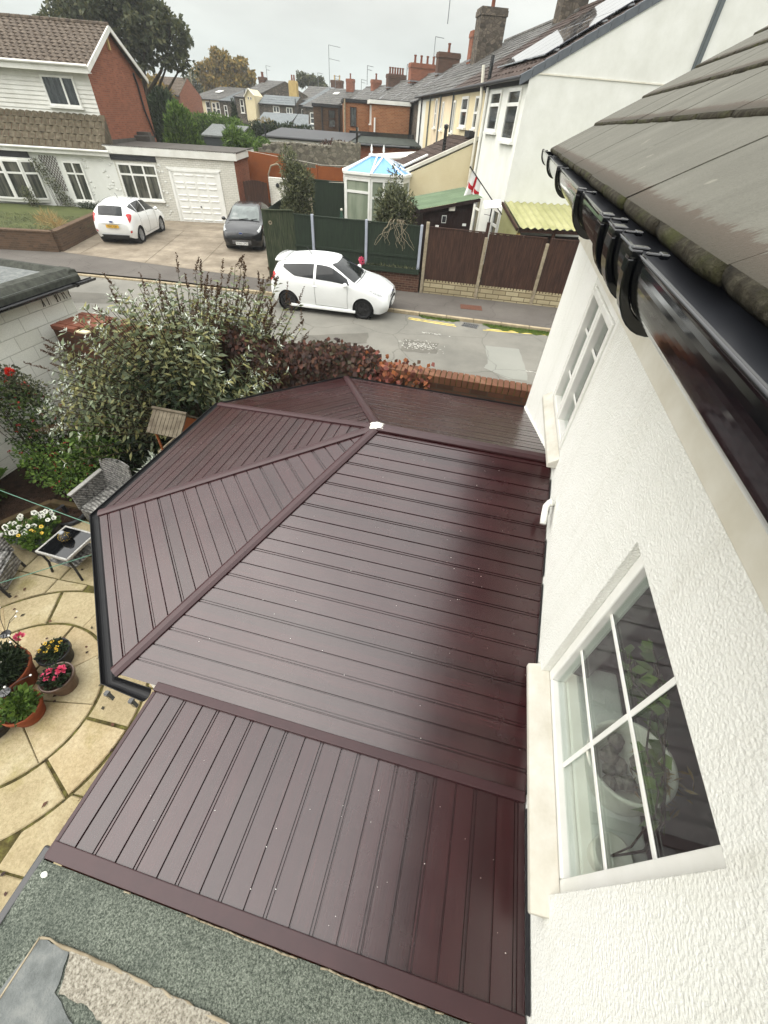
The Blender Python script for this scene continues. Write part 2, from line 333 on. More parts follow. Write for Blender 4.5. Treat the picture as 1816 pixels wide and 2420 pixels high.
def concrete_drive():
    n = NT('stained_concrete'); co = n.co()
    c = n.ramp(n.noise(.9, co, 8, .7), [(.3, C(128, 115, 98, .55)), (.5, C(162, 149, 130, .58)), (.7, C(188, 175, 154, .62))])
    c = n.mix(.3, c, n.ramp(n.noise(24, co, 6, .7), [(.3, (.5, .5, .48, 1)), (.7, W1)]), 'MULTIPLY'); n.bump(n.noise(60, co, 4), .4, .006); return n.fin(c, .9, .25)
M['drive'] = concrete_drive()
def paving():
    n = NT('sandstone_paving'); co = n.co()
    c = n.ramp(n.noise(1.3, co, 7, .7), [(.3, C(180, 164, 130, .62)), (.52, C(204, 190, 154, .64)), (.72, C(220, 209, 178, .66))])
    c = n.mix(n.ramp(n.noise(2.3, co, 5, .6), [(.55, G0), (.72, (.55, .55, .55, 1))]), c, C(166, 156, 96, .66))
    gi = n.n('NewGeometry').outputs['Random Per Island']; c = n.mix(.5, c, n.ramp(gi, [(0, (.72, .70, .64, 1)), (.5, (.95, .92, .86, 1)), (1, (1.0, .86, .74, 1))]), 'MULTIPLY'); c = n.mix(.6, c, n.ramp(n.noise(34, co, 6, .85), [(.36, (.45, .42, .34, 1)), (.6, W1)]), 'MULTIPLY')
    n.bump(n.noise(45, co, 5, .7), .7, .008); return n.fin(c, .9, .25)
M['paving'] = paving()
M['moss_joint'] = pm('moss_joint', C(104, 96, 58, .5), C(62, 54, 36, .5), 14, .95, .1, .5, 40, c3=C(128, 126, 70, .55))
M['soil'] = pm('soil', C(72, 52, 38, .55), C(40, 28, 22, .55), 14, .95, .15, .9, 50, .03)
M['ground'] = pm('ground_earth', C(112, 110, 84, .6), C(84, 88, 60, .6), .3, .95, .15)
M['grass'] = pm('grass_blade', C(108, 116, 68, .5), C(82, 90, 50, .5), .8, .9, .2)
M['yellow_paint'] = pm('yellow_paint', C(226, 202, 96, .85), C(196, 170, 76, .8), 9, .8, .3, c3=C(232, 214, 130, .85))
M['white_paint'] = pm('white_paint', C(222, 220, 210, .85), C(170, 168, 158, .8), 9, .8, .3)
M['fence_green'] = pm('fence_green', C(58, 72, 56, .55), C(44, 54, 44, .55), 2.5, .8, .2, .3, 30, .01, (14, 14, 1))
M['fence_green_old'] = pm('fence_green_old', C(70, 80, 58, .6), C(50, 58, 44, .6), 2.5, .85, .2, .3, 30, .01, (14, 14, 1), c3=C(104, 104, 84, .6))
M['fence_brown'] = pm('fence_brown', C(84, 60, 50, .5), C(56, 40, 34, .5), 2.2, .85, .2, .3, 30, .01, (12, 12, 1), c3=C(106, 76, 60, .5))
M['fence_orange'] = pm('fence_orange', C(178, 104, 56, .5), C(158, 88, 46, .5), 1.6, .8, .2)
M['concrete_post'] = pm('concrete_post', C(180, 168, 144, .7), C(140, 128, 106, .7), 8, .9, .2, .4, 60)
M['grey_post'] = pm('grey_post', C(178, 184, 196, .72), C(160, 166, 178, .72), 4, .6, .3)
M['shed_brown'] = pm('shed_brown', C(60, 42, 38, .55), C(44, 30, 28, .55), 2.5, .8, .2, .2, 40, .01, (10, 10, 1))
M['green_sheet'] = pm('green_sheet', C(112, 134, 100, .66), C(92, 112, 82, .66), 1.4, .6, .3)
M['yellow_sheet'] = pm('yellow_sheet', C(196, 194, 142, .6), C(170, 170, 116, .6), 1.8, .6, .3)
M['metal'] = pm('metal', C(168, 170, 172), C(140, 142, 146), 6, .35, .5, metal=.8)
M['terracotta'] = pm('terracotta', C(172, 94, 58, .62), C(146, 74, 46, .62), 9, .8, .25, .3, 60)
M['bronze_pot'] = pm('bronze_pot', C(118, 92, 76, .6), C(88, 68, 58, .6), 7, .35, .5)
M['bark'] = pm('bark', C(92, 80, 64, .55), C(62, 52, 42, .55), 6, .95, .1, .6, 40, .02, (4, 4, 1))
M['chimney_pot'] = pm('chimney_pot', C(150, 88, 62, .6), C(120, 70, 52, .6), 4, .85, .2)
M['buff_render'] = pm('buff_render', C(206, 178, 118, .75), C(186, 160, 104, .75), 2, .9, .2)
M['curtain'] = pm('curtain', C(196, 192, 176, .7), C(166, 160, 142, .7), 6, .9, .1, st=(6, 6, .4))
M['bottle_green'] = pm('bottle_green', C(74, 112, 92, .5), C(60, 94, 78, .5), 4, .3, .5)
def glassmat(name, tint, base=.55, rough=.02):
    n = NT(name); gl = n.n('BsdfGlossy', Color=(1, 1, 1, 1), Roughness=rough); tr = n.n('BsdfTransparent', Color=tint)
    lw_ = n.n('LayerWeight', Blend=.5); pw = n.n('Math', _operation='POWER'); n.l(lw_.outputs['Facing'], pw.inputs[0]); pw.inputs[1].default_value = 4.0
    a = n.n('Math', _operation='MULTIPLY_ADD'); n.l(pw.outputs[0], a.inputs[0]); a.inputs[1].default_value = .92; a.inputs[2].default_value = .055; a.use_clamp = True
    mx = n.n('MixShader'); n.l(a.outputs[0], mx.inputs[0]); n.l(tr.outputs[0], mx.inputs[1]); n.l(gl.outputs[0], mx.inputs[2])
    n.l(mx.outputs[0], n.t.nodes['Material Output'].inputs[0]); return n.m
M['glass'] = glassmat('window_glass', (.86, .90, .88, 1))
def darkpane(name, a, b, sc=2.0, st=(5, 5, .5), rough=.04, spec=.8):
    n = NT(name); c = n.ramp(n.noise(sc, n.co(st), 3), [(.42, a), (.62, b)]); return n.fin(c, rough, spec)
M['pane'] = darkpane('pane_with_curtain', C(66, 70, 66, .6), C(126, 126, 114, .55), 1.3)
M['pane_dark'] = darkpane('pane_dark', C(38, 42, 44, .6), C(78, 84, 84, .6))
M['pane_blind'] = darkpane('pane_blind', C(176, 186, 164, .6), C(150, 162, 140, .6), 2, (1, 1, .3), .08)
M['pane_car'] = darkpane('car_glass', C(24, 27, 29, .5), C(44, 50, 50, .5), .8, (1, 1, 1), .03, .35)
M['pane_car_light'] = darkpane('car_glass_pale', C(96, 108, 104, .5), C(140, 152, 146, .5), 1.2, (1, 1, 1), .03)
M['blue_roof'] = pm('blue_roof_sheet', C(92, 158, 212, .8), C(80, 144, 202, .8), .8, .25, .5)
def solarmat():
    n = NT('solar_cell'); s_ = n.n('SeparateXYZ'); n.l(n.co(), s_.inputs[0]); cb = n.n('CombineXYZ'); n.l(s_.outputs[0], cb.inputs[0]); n.l(s_.outputs[1], cb.inputs[1])
    b = n.n('TexBrick', Vector=cb.outputs[0], Color1=C(40, 44, 56), Color2=C(46, 50, 62), Mortar=C(150, 152, 156), Scale=1.0, Mortar__Size=.012, Brick__Width=.5, Row__Height=.5); b.offset = 0
    return n.fin(b.outputs[0], .05, 1.0, coat=1.0)
M['solar'] = solarmat()
def leafmat(name, cols, rough=.6, trans=.25):
    n = NT(name); g = n.n('NewGeometry'); k = len(cols)
    c = n.ramp(g.outputs['Random Per Island'], [(i / (k - 1), q) for i, q in enumerate(cols)])
    c = n.mix(.35, c, n.ramp(n.noise(2.2, n.co(), 4), [(.3, (.45, .45, .42, 1)), (.7, (1.2, 1.2, 1.1, 1))]), 'MULTIPLY')
    n.fin(c, rough, .25); tl = n.n('BsdfTranslucent'); n.l(c, tl.inputs[0]); mx = n.n('MixShader'); mx.inputs[0].default_value = trans
    n.l(n.p.outputs[0], mx.inputs[1]); n.l(tl.outputs[0], mx.inputs[2]); n.l(mx.outputs[0], n.t.nodes['Material Output'].inputs[0]); return n.m
M['leaf_green'] = leafmat('leaf_green', [C(44, 62, 34, .6), C(74, 94, 48, .6), C(104, 122, 62, .65)])
M['leaf_bright'] = leafmat('leaf_bright', [C(58, 84, 36, .6), C(98, 130, 56, .65), C(132, 160, 74, .7)])
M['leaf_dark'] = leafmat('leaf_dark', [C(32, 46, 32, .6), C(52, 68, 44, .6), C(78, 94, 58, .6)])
M['leaf_olive'] = leafmat('leaf_olive', [C(62, 70, 50, .65), C(104, 110, 80, .65), C(146, 148, 108, .7)])
M['leaf_silver'] = leafmat('leaf_silver', [C(186, 194, 182, .85), C(214, 220, 206, .85), C(158, 168, 152, .8)], .6, .1)
M['leaf_buddleia'] = leafmat('leaf_buddleia', [C(70, 80, 58, .95), C(102, 108, 76, .95), C(134, 134, 92, .95), C(158, 154, 102, .95), C(100, 112, 86, .95), C(126, 136, 108, .95), C(142, 150, 124, .95)])
M['leaf_autumn'] = leafmat('leaf_autumn', [C(96, 92, 46, .7), C(146, 124, 54, .7), C(174, 140, 62, .7), C(102, 104, 56, .7)])
M['leaf_oak'] = leafmat('leaf_oak', [C(54, 62, 46, .8), C(78, 86, 58, .8), C(106, 106, 70, .8), C(72, 80, 58, .8)])
M['leaf_red'] = leafmat('leaf_red', [C(56, 44, 40, .6), C(80, 56, 52, .6), C(104, 72, 64, .65), C(66, 56, 46, .6), C(124, 78, 64, .65), C(84, 78, 56, .6), C(70, 64, 50, .6)])
M['leaf_flame'] = leafmat('leaf_flame', [C(140, 84, 56, .65), C(186, 116, 74, .7), C(160, 92, 84, .65), C(110, 66, 56, .6), C(98, 84, 56, .6)])
M['dead_flower'] = leafmat('dead_flower', [C(72, 52, 36, .6), C(104, 78, 54, .6), C(90, 70, 50, .6)])
M['straw'] = leafmat('straw', [C(196, 170, 118, .7), C(170, 140, 92, .7)])
M['petal_red'] = leafmat('petal_red', [C(200, 40, 34), C(224, 62, 44)], .5, .2)
M['petal_dull_red'] = leafmat('petal_dull_red', [C(150, 48, 44, .8), C(186, 74, 62, .8)], .5, .2)
M['petal_pink'] = leafmat('petal_pink', [C(214, 70, 110), C(232, 110, 140)], .5, .2)
M['petal_white'] = leafmat('petal_white', [C(236, 236, 226, .9), C(220, 220, 206, .9)], .5, .2)
M['petal_yellow'] = leafmat('petal_yellow', [C(228, 188, 60), C(236, 204, 90)], .5, .2)
M['petal_dark'] = pm('petal_dark', C(30, 22, 38), None, 9)
def rattan():
    n = NT('grey_rattan'); w1 = n.n('TexWave', Vector=n.co((.25, .9, 1)), Scale=13, Distortion=2.0, _wave_type='BANDS', _bands_direction='DIAGONAL'); n2 = n.noise(26, n.co((1, 1, 1)), 6, .7)
    c = n.mix(n.ramp(n2, [(.38, G0), (.62, W1)]), C(66, 64, 62, .8), C(168, 166, 160, .8)); c = n.mix(.6, c, n.ramp(w1.outputs[1], [(.15, (.25, .25, .25, 1)), (.6, W1)]), 'MULTIPLY')
    n.bump(w1.outputs[1], .8, .01); return n.fin(c, .55, .4)
M['rattan'] = rattan()
M['black_glass'] = pm('black_glass', C(14, 15, 17), None, 3, .03, .8)
M['car_white'] = pm('car_white', C(238, 240, 238, .86), C(232, 234, 232, .86), 2, .16, .5, coat=.8)
M['car_black'] = pm('car_black', C(30, 31, 34, .7), C(26, 27, 30, .7), 2, .2, .35, coat=.25)
M['tyre'] = pm('tyre', C(30, 30, 31), None, 9, .8, .2)
M['rim_black'] = pm('rim_black', C(34, 34, 36), None, 9, .35, .5)
M['rim_silver'] = pm('rim_silver', C(176, 178, 180), C(150, 152, 156), 9, .3, .5, metal=.6)
M['lamp_red'] = pm('lamp_red', C(206, 36, 34, .8), C(176, 24, 26, .8), 9, .15, .5)
M['lamp_clear'] = pm('lamp_clear', C(196, 198, 196, .8), C(120, 122, 122, .8), 14, .08, .7)
M['plate_yellow'] = pm('plate_yellow', C(226, 178, 60, .9), None, 2, .4)
M['plate_white'] = pm('plate_white', C(236, 236, 232, .9), None, 2, .4)
M['emblem_blue'] = pm('emblem_blue', C(40, 62, 120), None, 2, .3)
M['rope_green'] = pm('rope_green', C(98, 146, 124, .6), None, 8, .6)
M['cloth_white'] = pm('cloth_white', C(232, 230, 228, .85), None, 3, .9, .1)
M['cloth_red'] = pm('cloth_red', C(190, 40, 52, .8), None, 3, .9, .1)
M['ceramic'] = pm('ceramic_white', C(232, 230, 218, .85), C(214, 210, 196, .85), 5, .3, .5)
M['room_wall'] = pm('room_wall', C(160, 154, 152, .7), C(150, 144, 142, .7), 1, .9, .2)
M['pebble'] = pm('pebble', C(150, 142, 130, .6), C(92, 86, 78, .6), 30, .8, .3, .5, 60)
M['aerial'] = pm('aerial_metal', C(128, 132, 134, .8), None, 6, .5, .4)
M['rust_cover'] = pm('rust_cover', C(128, 84, 66, .6), C(100, 72, 60, .6), 20, .9, .2, .6, 60)
# ---------------------------------------------------------------- ground, street, drive, patio
g = MB(); g.quad((-400, -150, -.17), (400, -150, -.17), (400, 500, -.17), (-400, 500, -.17)); struct('ground', g, M['ground'])
KERB = [(-70, 4.5), (-30, 10.75), (-17.66, 13.01), (-11.89, 13.79), (-7.38, 14.18), (-2.88, 14.26), (2.19, 14.46), (8, 14.7), (40, 16)]
PROP = [(-70, 7.0), (-30, 13.2), (-19.2, 14.75), (-17.26, 15.33), (-13, 15.42), (-8.17, 15.45), (-5.5, 16.2), (-2.41, 16.42), (2.6, 16.85), (8, 17.3), (40, 20)]
def ypl(pl, x):
    for a, b in zip(pl, pl[1:]):
        if a[0] <= x <= b[0]: return a[1] + (b[1] - a[1]) * (x - a[0]) / (b[0] - a[0])
    return pl[-1][1]
xs = sorted(set([p[0] for p in KERB] + [p[0] for p in PROP] + list(np.linspace(-26, 10, 37))))
m = MB()
for a, b in zip(xs, xs[1:]): m.quad((a, 7.0, 0), (b, 7.0, 0), (b, ypl(KERB, b) - .12, 0), (a, ypl(KERB, a) - .12, 0))
struct('road', m, M['road'], weld=True)
m = MB()
for a, b in zip(xs, xs[1:]): m.quad((a, ypl(KERB, a), .096), (b, ypl(KERB, b), .096), (b, ypl(PROP, b) + .05, .096), (a, ypl(PROP, a) + .05, .096))
struct('pavement', m, M['pavement'], weld=True)
m = MB()
x = -30.0
while x < 12:
    x2 = x + .90; a, b = (x, ypl(KERB, x)), (x2 - .012, ypl(KERB, x2)); d = (Vector(b) - Vector(a)).normalized(); n_ = Vector((d.y, -d.x)) * .125
    dz = -.05 if -16.4 < x < -8.6 else 0
    m.extr([(a[0], a[1], -.1), (a[0] + n_.x, a[1] + n_.y, -.1), (b[0] + n_.x, b[1] + n_.y, -.1), (b[0], b[1], -.1)], (0, 0, .202 + dz)); x = x2
struct('kerb', m, M['kerb'], bevel=.015)
m = MB()
for a, b in zip(xs, xs[1:]): m.quad((a, 5.31, .08), (b, 5.31, .08), (b, 7.0, .08), (a, 7.0, .08)); m.quad((a, 7.0, .08), (b, 7.0, .08), (b, 7.0, -.1), (a, 7.0, -.1))
struct('near_pavement', m, M['pavement'])
def sheet(name, pts, z, mat, jit=.0, sub=1):
    P = []
    for a, b in zip(pts, pts[1:] + pts[:1]):
        for k in range(sub): t = k / sub; P.append((a[0] + (b[0] - a[0]) * t + rnd.uniform(-jit, jit), a[1] + (b[1] - a[1]) * t + rnd.uniform(-jit, jit), z))
    mb = MB(); mb.quad(*P); return struct(name, mb, mat)
sheet('road_patch', [(.23, 12.47), (1.22, 12.57), (1.36, 11.5), (1.45, 10.54), (.95, 10.45), (.28, 10.9), (.36, 11.2)], .004, M['road_patch'], .02, 4)
sheet('road_patch', [(-2.14, 12.03), (-1.15, 12.07), (-1.08, 11.32), (-2.06, 11.13)], .004, M['road_dark'], .04, 5)
sheet('road_patch', [(-5.05, 11.14), (-3.26, 12.09), (-3.14, 11.28), (-4.0, 10.8), (-4.86, 10.7)], .004, M['road_dark'], .03, 5)
sheet('road_patch', [(-14.2, 11.6), (-11.6, 12.2), (-11.2, 11.4), (-13.6, 10.6)], .004, M['road_dark'], .03, 5)
def chips(name, cx, cy, sx, sy, n, mat, s=.05):
    mb = MB()
    for _ in range(n):
        x_, y_ = cx + rnd.gauss(0, sx), cy + rnd.gauss(0, sy); a = rnd.random() * 6.28; l_, w_ = s * rnd.uniform(.4, 1.5), s * rnd.uniform(.12, .4)
        ca, sa = math.cos(a), math.sin(a); mb.quad(*[(x_ + u_ * ca - v_ * sa, y_ + u_ * sa + v_ * ca, .0085) for u_, v_ in ((-l_, -w_), (l_, -w_ * .6), (l_ * .8, w_), (-l_ * .9, w_ * .7))])
    return struct(name, mb, mat)
chips('worn_road_marking', -1.62, 11.7, .26, .17, 130, M['white_paint'], .035)
chips('worn_road_marking', -1.35, 12.75, .18, .02, 26, M['white_paint'], .05)
chips('worn_road_marking', 1.62, 11.1, .16, .012, 20, M['white_paint'], .05)
m = MB()
for a, b in (((-2.40, 13.86), (-.86, 13.79)), ((-2.40, 13.74), (-.80, 13.67)), ((.16, 13.82), (2.6, 14.30)), ((.06, 13.70), (2.6, 14.17))):
    n = 22; d = Vector((b[0] - a[0], b[1] - a[1])); L_ = d.length; d /= L_; s_ = Vector((-d.y, d.x))
    P = [(a[0] + d.x * L_ * k / n, a[1] + d.y * L_ * k / n) for k in range(n + 1)]; W_ = [(.028 + rnd.uniform(-.012, .006)) for _ in P]
    for k in range(n): m.quad(*[(P[i][0] + s_.x * sg * W_[i], P[i][1] + s_.y * sg * W_[i], .004) for i, sg in ((k, -1), (k + 1, -1), (k + 1, 1), (k, 1))])
struct('yellow_lines', m, M['yellow_paint'])
# concrete drive with its joints
DR = [(-17.30, 15.38), (-13.0, 15.44), (-8.12, 15.47), (-8.6, 17.6), (-9.9, 22.5), (-11.2, 26.0), (-14.8, 24.2), (-17.9, 23.2), (-19.6, 21.5), (-18.55, 19.0)]
m = MB(); m.quad(*[(x, y, .10) for x, y in DR]); struct('driveway', m, M['drive'])
m = MB()
for a, b in (((-13.41, 15.45), (-15.5, 21.2)), ((-11.2, 15.5), (-12.7, 20.2)), ((-15.2, 20.2), (-12.3, 21.1)), ((-16.4, 15.5), (-18.0, 20.0))):
    d = (Vector(b) - Vector(a)).normalized(); s_ = Vector((-d.y, d.x)) * .009
    m.quad((a[0] - s_.x, a[1] - s_.y, .104), (b[0] - s_.x, b[1] - s_.y, .104), (b[0] + s_.x, b[1] + s_.y, .104), (a[0] + s_.x, a[1] + s_.y, .104))
struct('driveway_joints', m, pm('joint_dirt', C(96, 84, 66, .5), C(70, 62, 46, .5), 6, .95, .1))
m = MB(); m.quad((-8.6, 17.7, .55), (3, 17.2, .55), (3, 24, .55), (-10.3, 24, .55)); struct('back_garden', m, M['ground'])
m = MB(); m.quad((-34, 25.5, .9), (-6, 26, .9), (-8, 75, .9), (-60, 75, .9)); struct('far_gardens', m, M['ground'])
# drain grate and footway cover
t = thing('drain_grate', 'black iron drain grate in the gutter between the yellow line ends', 'drain', (-.37, 13.93, 0), R(-8))
m = MB(); m.box((-.24, -.16, -.05), (.24, .16, .002)); m.build('pit', pm('pit_black', C(12, 12, 12), None, 3, .9), t)
m = MB()
for y_ in (-.16, .14): m.box((-.25, y_, -.01), (.25, y_ + .03, .014))
for k in range(9): m.box((-.25 + k * .0585, -.16, -.01), (-.25 + k * .0585 + .03, .17, .014))
m.box((-.25, -.012, -.01), (.25, .012, .012)); m.build('grating', M['metal'], t)
m = MB(); m.box((-.5, -.24, .0), (.5, .24, .006))
for k in range(8): m.box((-.46 + k * .12, -.2, .006), (-.38 + k * .12, .2, .010))
c_ = m.build('footway_cover', M['rust_cover'], loc=(0, 0, 0)); c_.location = (-.5, 15.45, .098); c_.rotation_euler = (0, 0, R(8)); c_.scale = (.75, 1, 1); tag(c_, 'rusty rectangular cover set in the pavement before the brown fence', 'utility cover')
# moss and grass in the gutter beside the kerb
rg = np.random.default_rng(5)
m = MB()
for x0, x1, wd in ((-2.1, -.75, .18), (0.0, 3.2, .34)):
    n = 24; up_ = [(x0 + (x1 - x0) * k / n, ypl(KERB, x0 + (x1 - x0) * k / n) - .127, .006) for k in range(n + 1)]; lo = [(p[0], p[1] - wd * (1 - .5 * math.cos(k * 1.7) * .5) * min(1, k / 3, (n - k) / 3), .006) for k, p in enumerate(up_)]
    for k in range(n): m.quad(lo[k], lo[k + 1], up_[k + 1], up_[k])
struct('gutter_moss', m, pm('moss', C(96, 108, 44, .6), C(66, 82, 32, .6), 12, .95, .1, .8, 60, .02))
N = 1800; x_ = np.where(rg.random(N) < .25, rg.uniform(-2.1, -.75, N), rg.uniform(0, 3.2, N)); y_ = np.array([ypl(KERB, q) for q in x_]) - .13 - rg.random(N) * np.where(x_ < -.1, .14, .3) * rg.random(N)
P = np.stack([x_, y_, np.full(N, .004)], 1); D = np.stack([rg.normal(0, .6, N), rg.normal(0, .6, N), np.ones(N)], 1)
tag(leafmesh('gutter_grass', M['leaf_bright'], P, D, rvec(rg, N), rg.uniform(.03, .08, N), .012), 'short green grass growing in the road gutter below the kerb', 'grass', kind='stuff')
# ---- patio: a round feature in flags, rows of flags beyond it
PC, R1, R2 = (-4.15, .74), .91, 1.40
def slab(mb, pts, z=-.1, gap=.008, h=.05):
    c = sum((Vector(p) for p in pts), Vector((0, 0))) / len(pts); q = []
    for p in pts:
        p = Vector(p); d = c - p; q.append(p + d.normalized() * gap * 1.2)
    dz = rnd.uniform(-.004, .004); k = len(q); V = [(p.x, p.y, z - h + dz) for p in q] + [(p.x, p.y, z - .009 + dz) for p in q] + [((p + (c - p).normalized() * .010).x, (p + (c - p).normalized() * .010).y, z + dz) for p in q]
    mb.add(V, [(a + i, a + (i + 1) % k, a + k + (i + 1) % k, a + k + i) for a in (0, k) for i in range(k)] + [tuple(range(2 * k, 3 * k))])
m = MB()
for r0, r1, nn, ph in ((.0, .30, 1, 0), (.30, R1, 9, .2), (R1 + .012, R2, 13, .52)):
    if nn == 1: slab(m, [(PC[0] + r1 * math.cos(k * 6.2832 / 20), PC[1] + r1 * math.sin(k * 6.2832 / 20)) for k in range(20)]); continue
    for k in range(nn):
        a0, a1 = ph + k * 6.2832 / nn + rnd.uniform(-.02, .02), ph + (k + 1) * 6.2832 / nn
        ar = [a0 + (a1 - a0) * i / 6 for i in range(7)]
        slab(m, [(PC[0] + r1 * math.cos(a), PC[1] + r1 * math.sin(a)) for a in ar] + [(PC[0] + r0 * math.cos(a), PC[1] + r0 * math.sin(a)) for a in ar[::-1]])
def outside(pts, r):
    big = []
    for a, b in zip(pts, pts[1:] + pts[:1]):
        for k in range(40): t_ = k / 40; big.append((a[0] + (b[0] - a[0]) * t_, a[1] + (b[1] - a[1]) * t_))
    q = []; ins = 0
    for p in big:
        dx, dy = p[0] - PC[0], p[1] - PC[1]; dd = math.hypot(dx, dy)
        if dd < r: ins += 1; q.append((PC[0] + dx * r / dd, PC[1] + dy * r / dd))
        else: q.append(p)
    r_ = []
    for p in q:
        if not r_ or math.dist(p, r_[-1]) > .02: r_.append(p)
    q = r_[:-1] if math.dist(r_[0], r_[-1]) < .02 else r_
    if len(q) < 3: return None
    ar = abs(sum(q[i - 1][0] * q[i][1] - q[i][0] * q[i - 1][1] for i in range(len(q)))) / 2
    pe = sum(math.dist(q[i - 1], q[i]) for i in range(len(q)))
    return None if ar < .02 or ar / pe < .032 or ins > len(big) * .78 else q
rot = R(3); ca, sa = math.cos(rot), math.sin(rot)
yy = -2.6; row = 0
while yy < 3.0:
    hh = (.60, .45, .60, .46)[row % 4]; xx = -7.4 + (.17 * row) % .6
    while xx < -.9:
        ww = rnd.choice((.45, .6, .6, .75)); P = [(xx, yy), (xx + ww, yy), (xx + ww, yy + hh), (xx, yy + hh)]
        P = [(PC[0] + (p[0] - PC[0]) * ca - (p[1] - PC[1]) * sa, PC[1] + (p[0] - PC[0]) * sa + (p[1] - PC[1]) * ca) for p in P]
        q = outside(P, R2 + .012)
        if q and not (P[0][0] < -6.25 and P[0][1] > 2.3): slab(m, q)
        xx += ww
    yy += hh; row += 1
pv = struct('patio', m, M['paving'])
m = MB(); m.quad((-8, -3.5, -.118), (-.9, -3.5, -.118), (-.9, 4.0, -.118), (-8, 4.0, -.118)); struct('patio_joints', m, M['moss_joint'])
# soil bed with its edging
BED = [(-9.2, 2.2), (-6.55, 2.45), (-6.1, 3.35), (-3.9, 3.5), (-2.9, 4.1), (-2.9, 5.05), (-9.2, 5.05)]
m = MB(); m.quad(*[(x, y, -.03) for x, y in BED]); struct('flower_bed_soil', m, M['soil'])
m = MB()
for a, b in zip(BED[:4], BED[1:5]): m.bar((a[0], a[1], -.06), (b[0], b[1], -.06), .09, .14)
struct('bed_edging', m, pm('old_timber', C(112, 92, 66, .55), C(78, 70, 44, .55), 5, .9, .2, .5, 40), bevel=.01)
N = 500; P = np.stack([rg.uniform(-6.2, -1.5, N), rg.uniform(-1.5, 3.2, N), np.full(N, -.096)], 1)[:150]
D = np.concatenate([rg.normal(0, 1, (150, 2)), rg.normal(0, .1, (150, 1))], 1); up3 = np.tile([0, 0, 1.], (150, 1)) + rg.normal(0, .2, (150, 3))
tag(leafmesh('fallen_leaves', M['leaf_red'], P, D, up3, rg.uniform(.03, .07, 150), .035), 'dry brown leaves scattered over the patio flags', 'leaves', kind='stuff')
# ---------------------------------------------------------------- our own house: rendered wall, tiled eaves, gutter, two windows
WX = .725
HT = thing('white_house', 'roughcast white house wall with grey tiled eaves and black gutter filling the right side', 'house', (WX, 2, 0))
def wallgrid(mb, us, zs, holes, P, depth):
    """wall face as a grid of cells, holes left out and given reveals; P(u, d, z) -> point, d = depth into the wall"""
    us = sorted(set(us + [h[0] for h in holes] + [h[1] for h in holes])); zs = sorted(set(zs + [h[2] for h in holes] + [h[3] for h in holes]))
    for a, b in zip(us, us[1:]):
        for c, d in zip(zs, zs[1:]):
            um, zm = (a + b) / 2, (c + d) / 2
            if any(h[0] < um < h[1] and h[2] < zm < h[3] for h in holes): continue
            mb.quad(P(a, 0, c), P(b, 0, c), P(b, 0, d), P(a, 0, d))
    for a, b, c, d in holes:
        U = [q for q in us if a <= q <= b]; Zz = [q for q in zs if c <= q <= d]
        for p, q in zip(U, U[1:]): mb.quad(P(p, 0, c), P(q, 0, c), P(q, depth, c), P(p, depth, c)); mb.quad(P(p, 0, d), P(q, 0, d), P(q, depth, d), P(p, depth, d))
        for p, q in zip(Zz, Zz[1:]): mb.quad(P(a, 0, p), P(a, 0, q), P(a, depth, q), P(a, depth, p)); mb.quad(P(b, 0, p), P(b, 0, q), P(b, depth, q), P(b, depth, p))
NW, FW = (.27, 1.21, 2.47, 3.575), (2.58, 3.50, 2.965, 3.945)       # window openings y0, y1, z0, z1
m = MB(); wallgrid(m, [-3.0, 4.80], [-.2, 3.95, 4.40], [NW, FW], lambda u, d, z: (WX + d, u, z), .11)
m.quad((WX, 4.80, -.2), (6.5, 4.80, -.2), (6.5, 4.80, 4.4), (WX, 4.80, 4.4)); m.quad((WX, 4.80, 4.4), (6.5, 4.80, 4.4), (4.2, 4.80, 6.4))
m.build('wall', M['render'], HT, w=True, weld=True, bevel=.028, seg=4)
m = MB(); m.box((WX - .022, -3, 3.95), (WX - .002, 4.80, 4.41)); m.build('frieze_board', M['cream_upvc'], HT, w=True, bevel=.004)
m = MB(); m.box((.329, -3, 4.405), (WX - .003, 4.82, 4.42)); m.box((.315, -3, 4.44), (.328, 4.82, 4.525)); m.build('soffit', M['black_matt'], HT, w=True)
m = MB(); m.extr([(.314, -3, 4.524), (.256, -3, 4.480), (.250, -3, 4.470), (.314, -3, 4.516)], (0, 7.84, 0)); m.build('eaves_tray', M['dark_tray'], HT, w=True)
# room behind the near window and behind the far one
m = MB()
for y0, y1, z0, z1, x1 in ((-.9, 1.9, 1.3, 3.75, 3.4), (2.3, 4.6, 1.9, 4.1, 3.0)):
    m.quad((x1, y0, z0), (x1, y1, z0), (x1, y1, z1), (x1, y0, z1)); m.quad((WX + .11, y0, z0), (x1, y0, z0), (x1, y0, z1), (WX + .11, y0, z1)); m.quad((WX + .11, y1, z0), (x1, y1, z0), (x1, y1, z1), (WX + .11, y1, z1))
    m.quad((WX + .11, y0, z0), (x1, y0, z0), (x1, y1, z0), (WX + .11, y1, z0)); m.quad((WX + .11, y0, z1), (x1, y0, z1), (x1, y1, z1), (WX + .11, y1, z1))
for (a, b, c, d), y0, y1, z0, z1 in ((NW, -.9, 1.9, 1.3, 3.75), (FW, 2.3, 4.6, 1.9, 4.1)):
    wallgrid(m, [y0, y1], [z0, z1], [(a, b, c, d)], lambda u, dd, z: (WX + .112 + dd, u, z), .12)
m.build('room', M['room_wall'], HT, w=True)
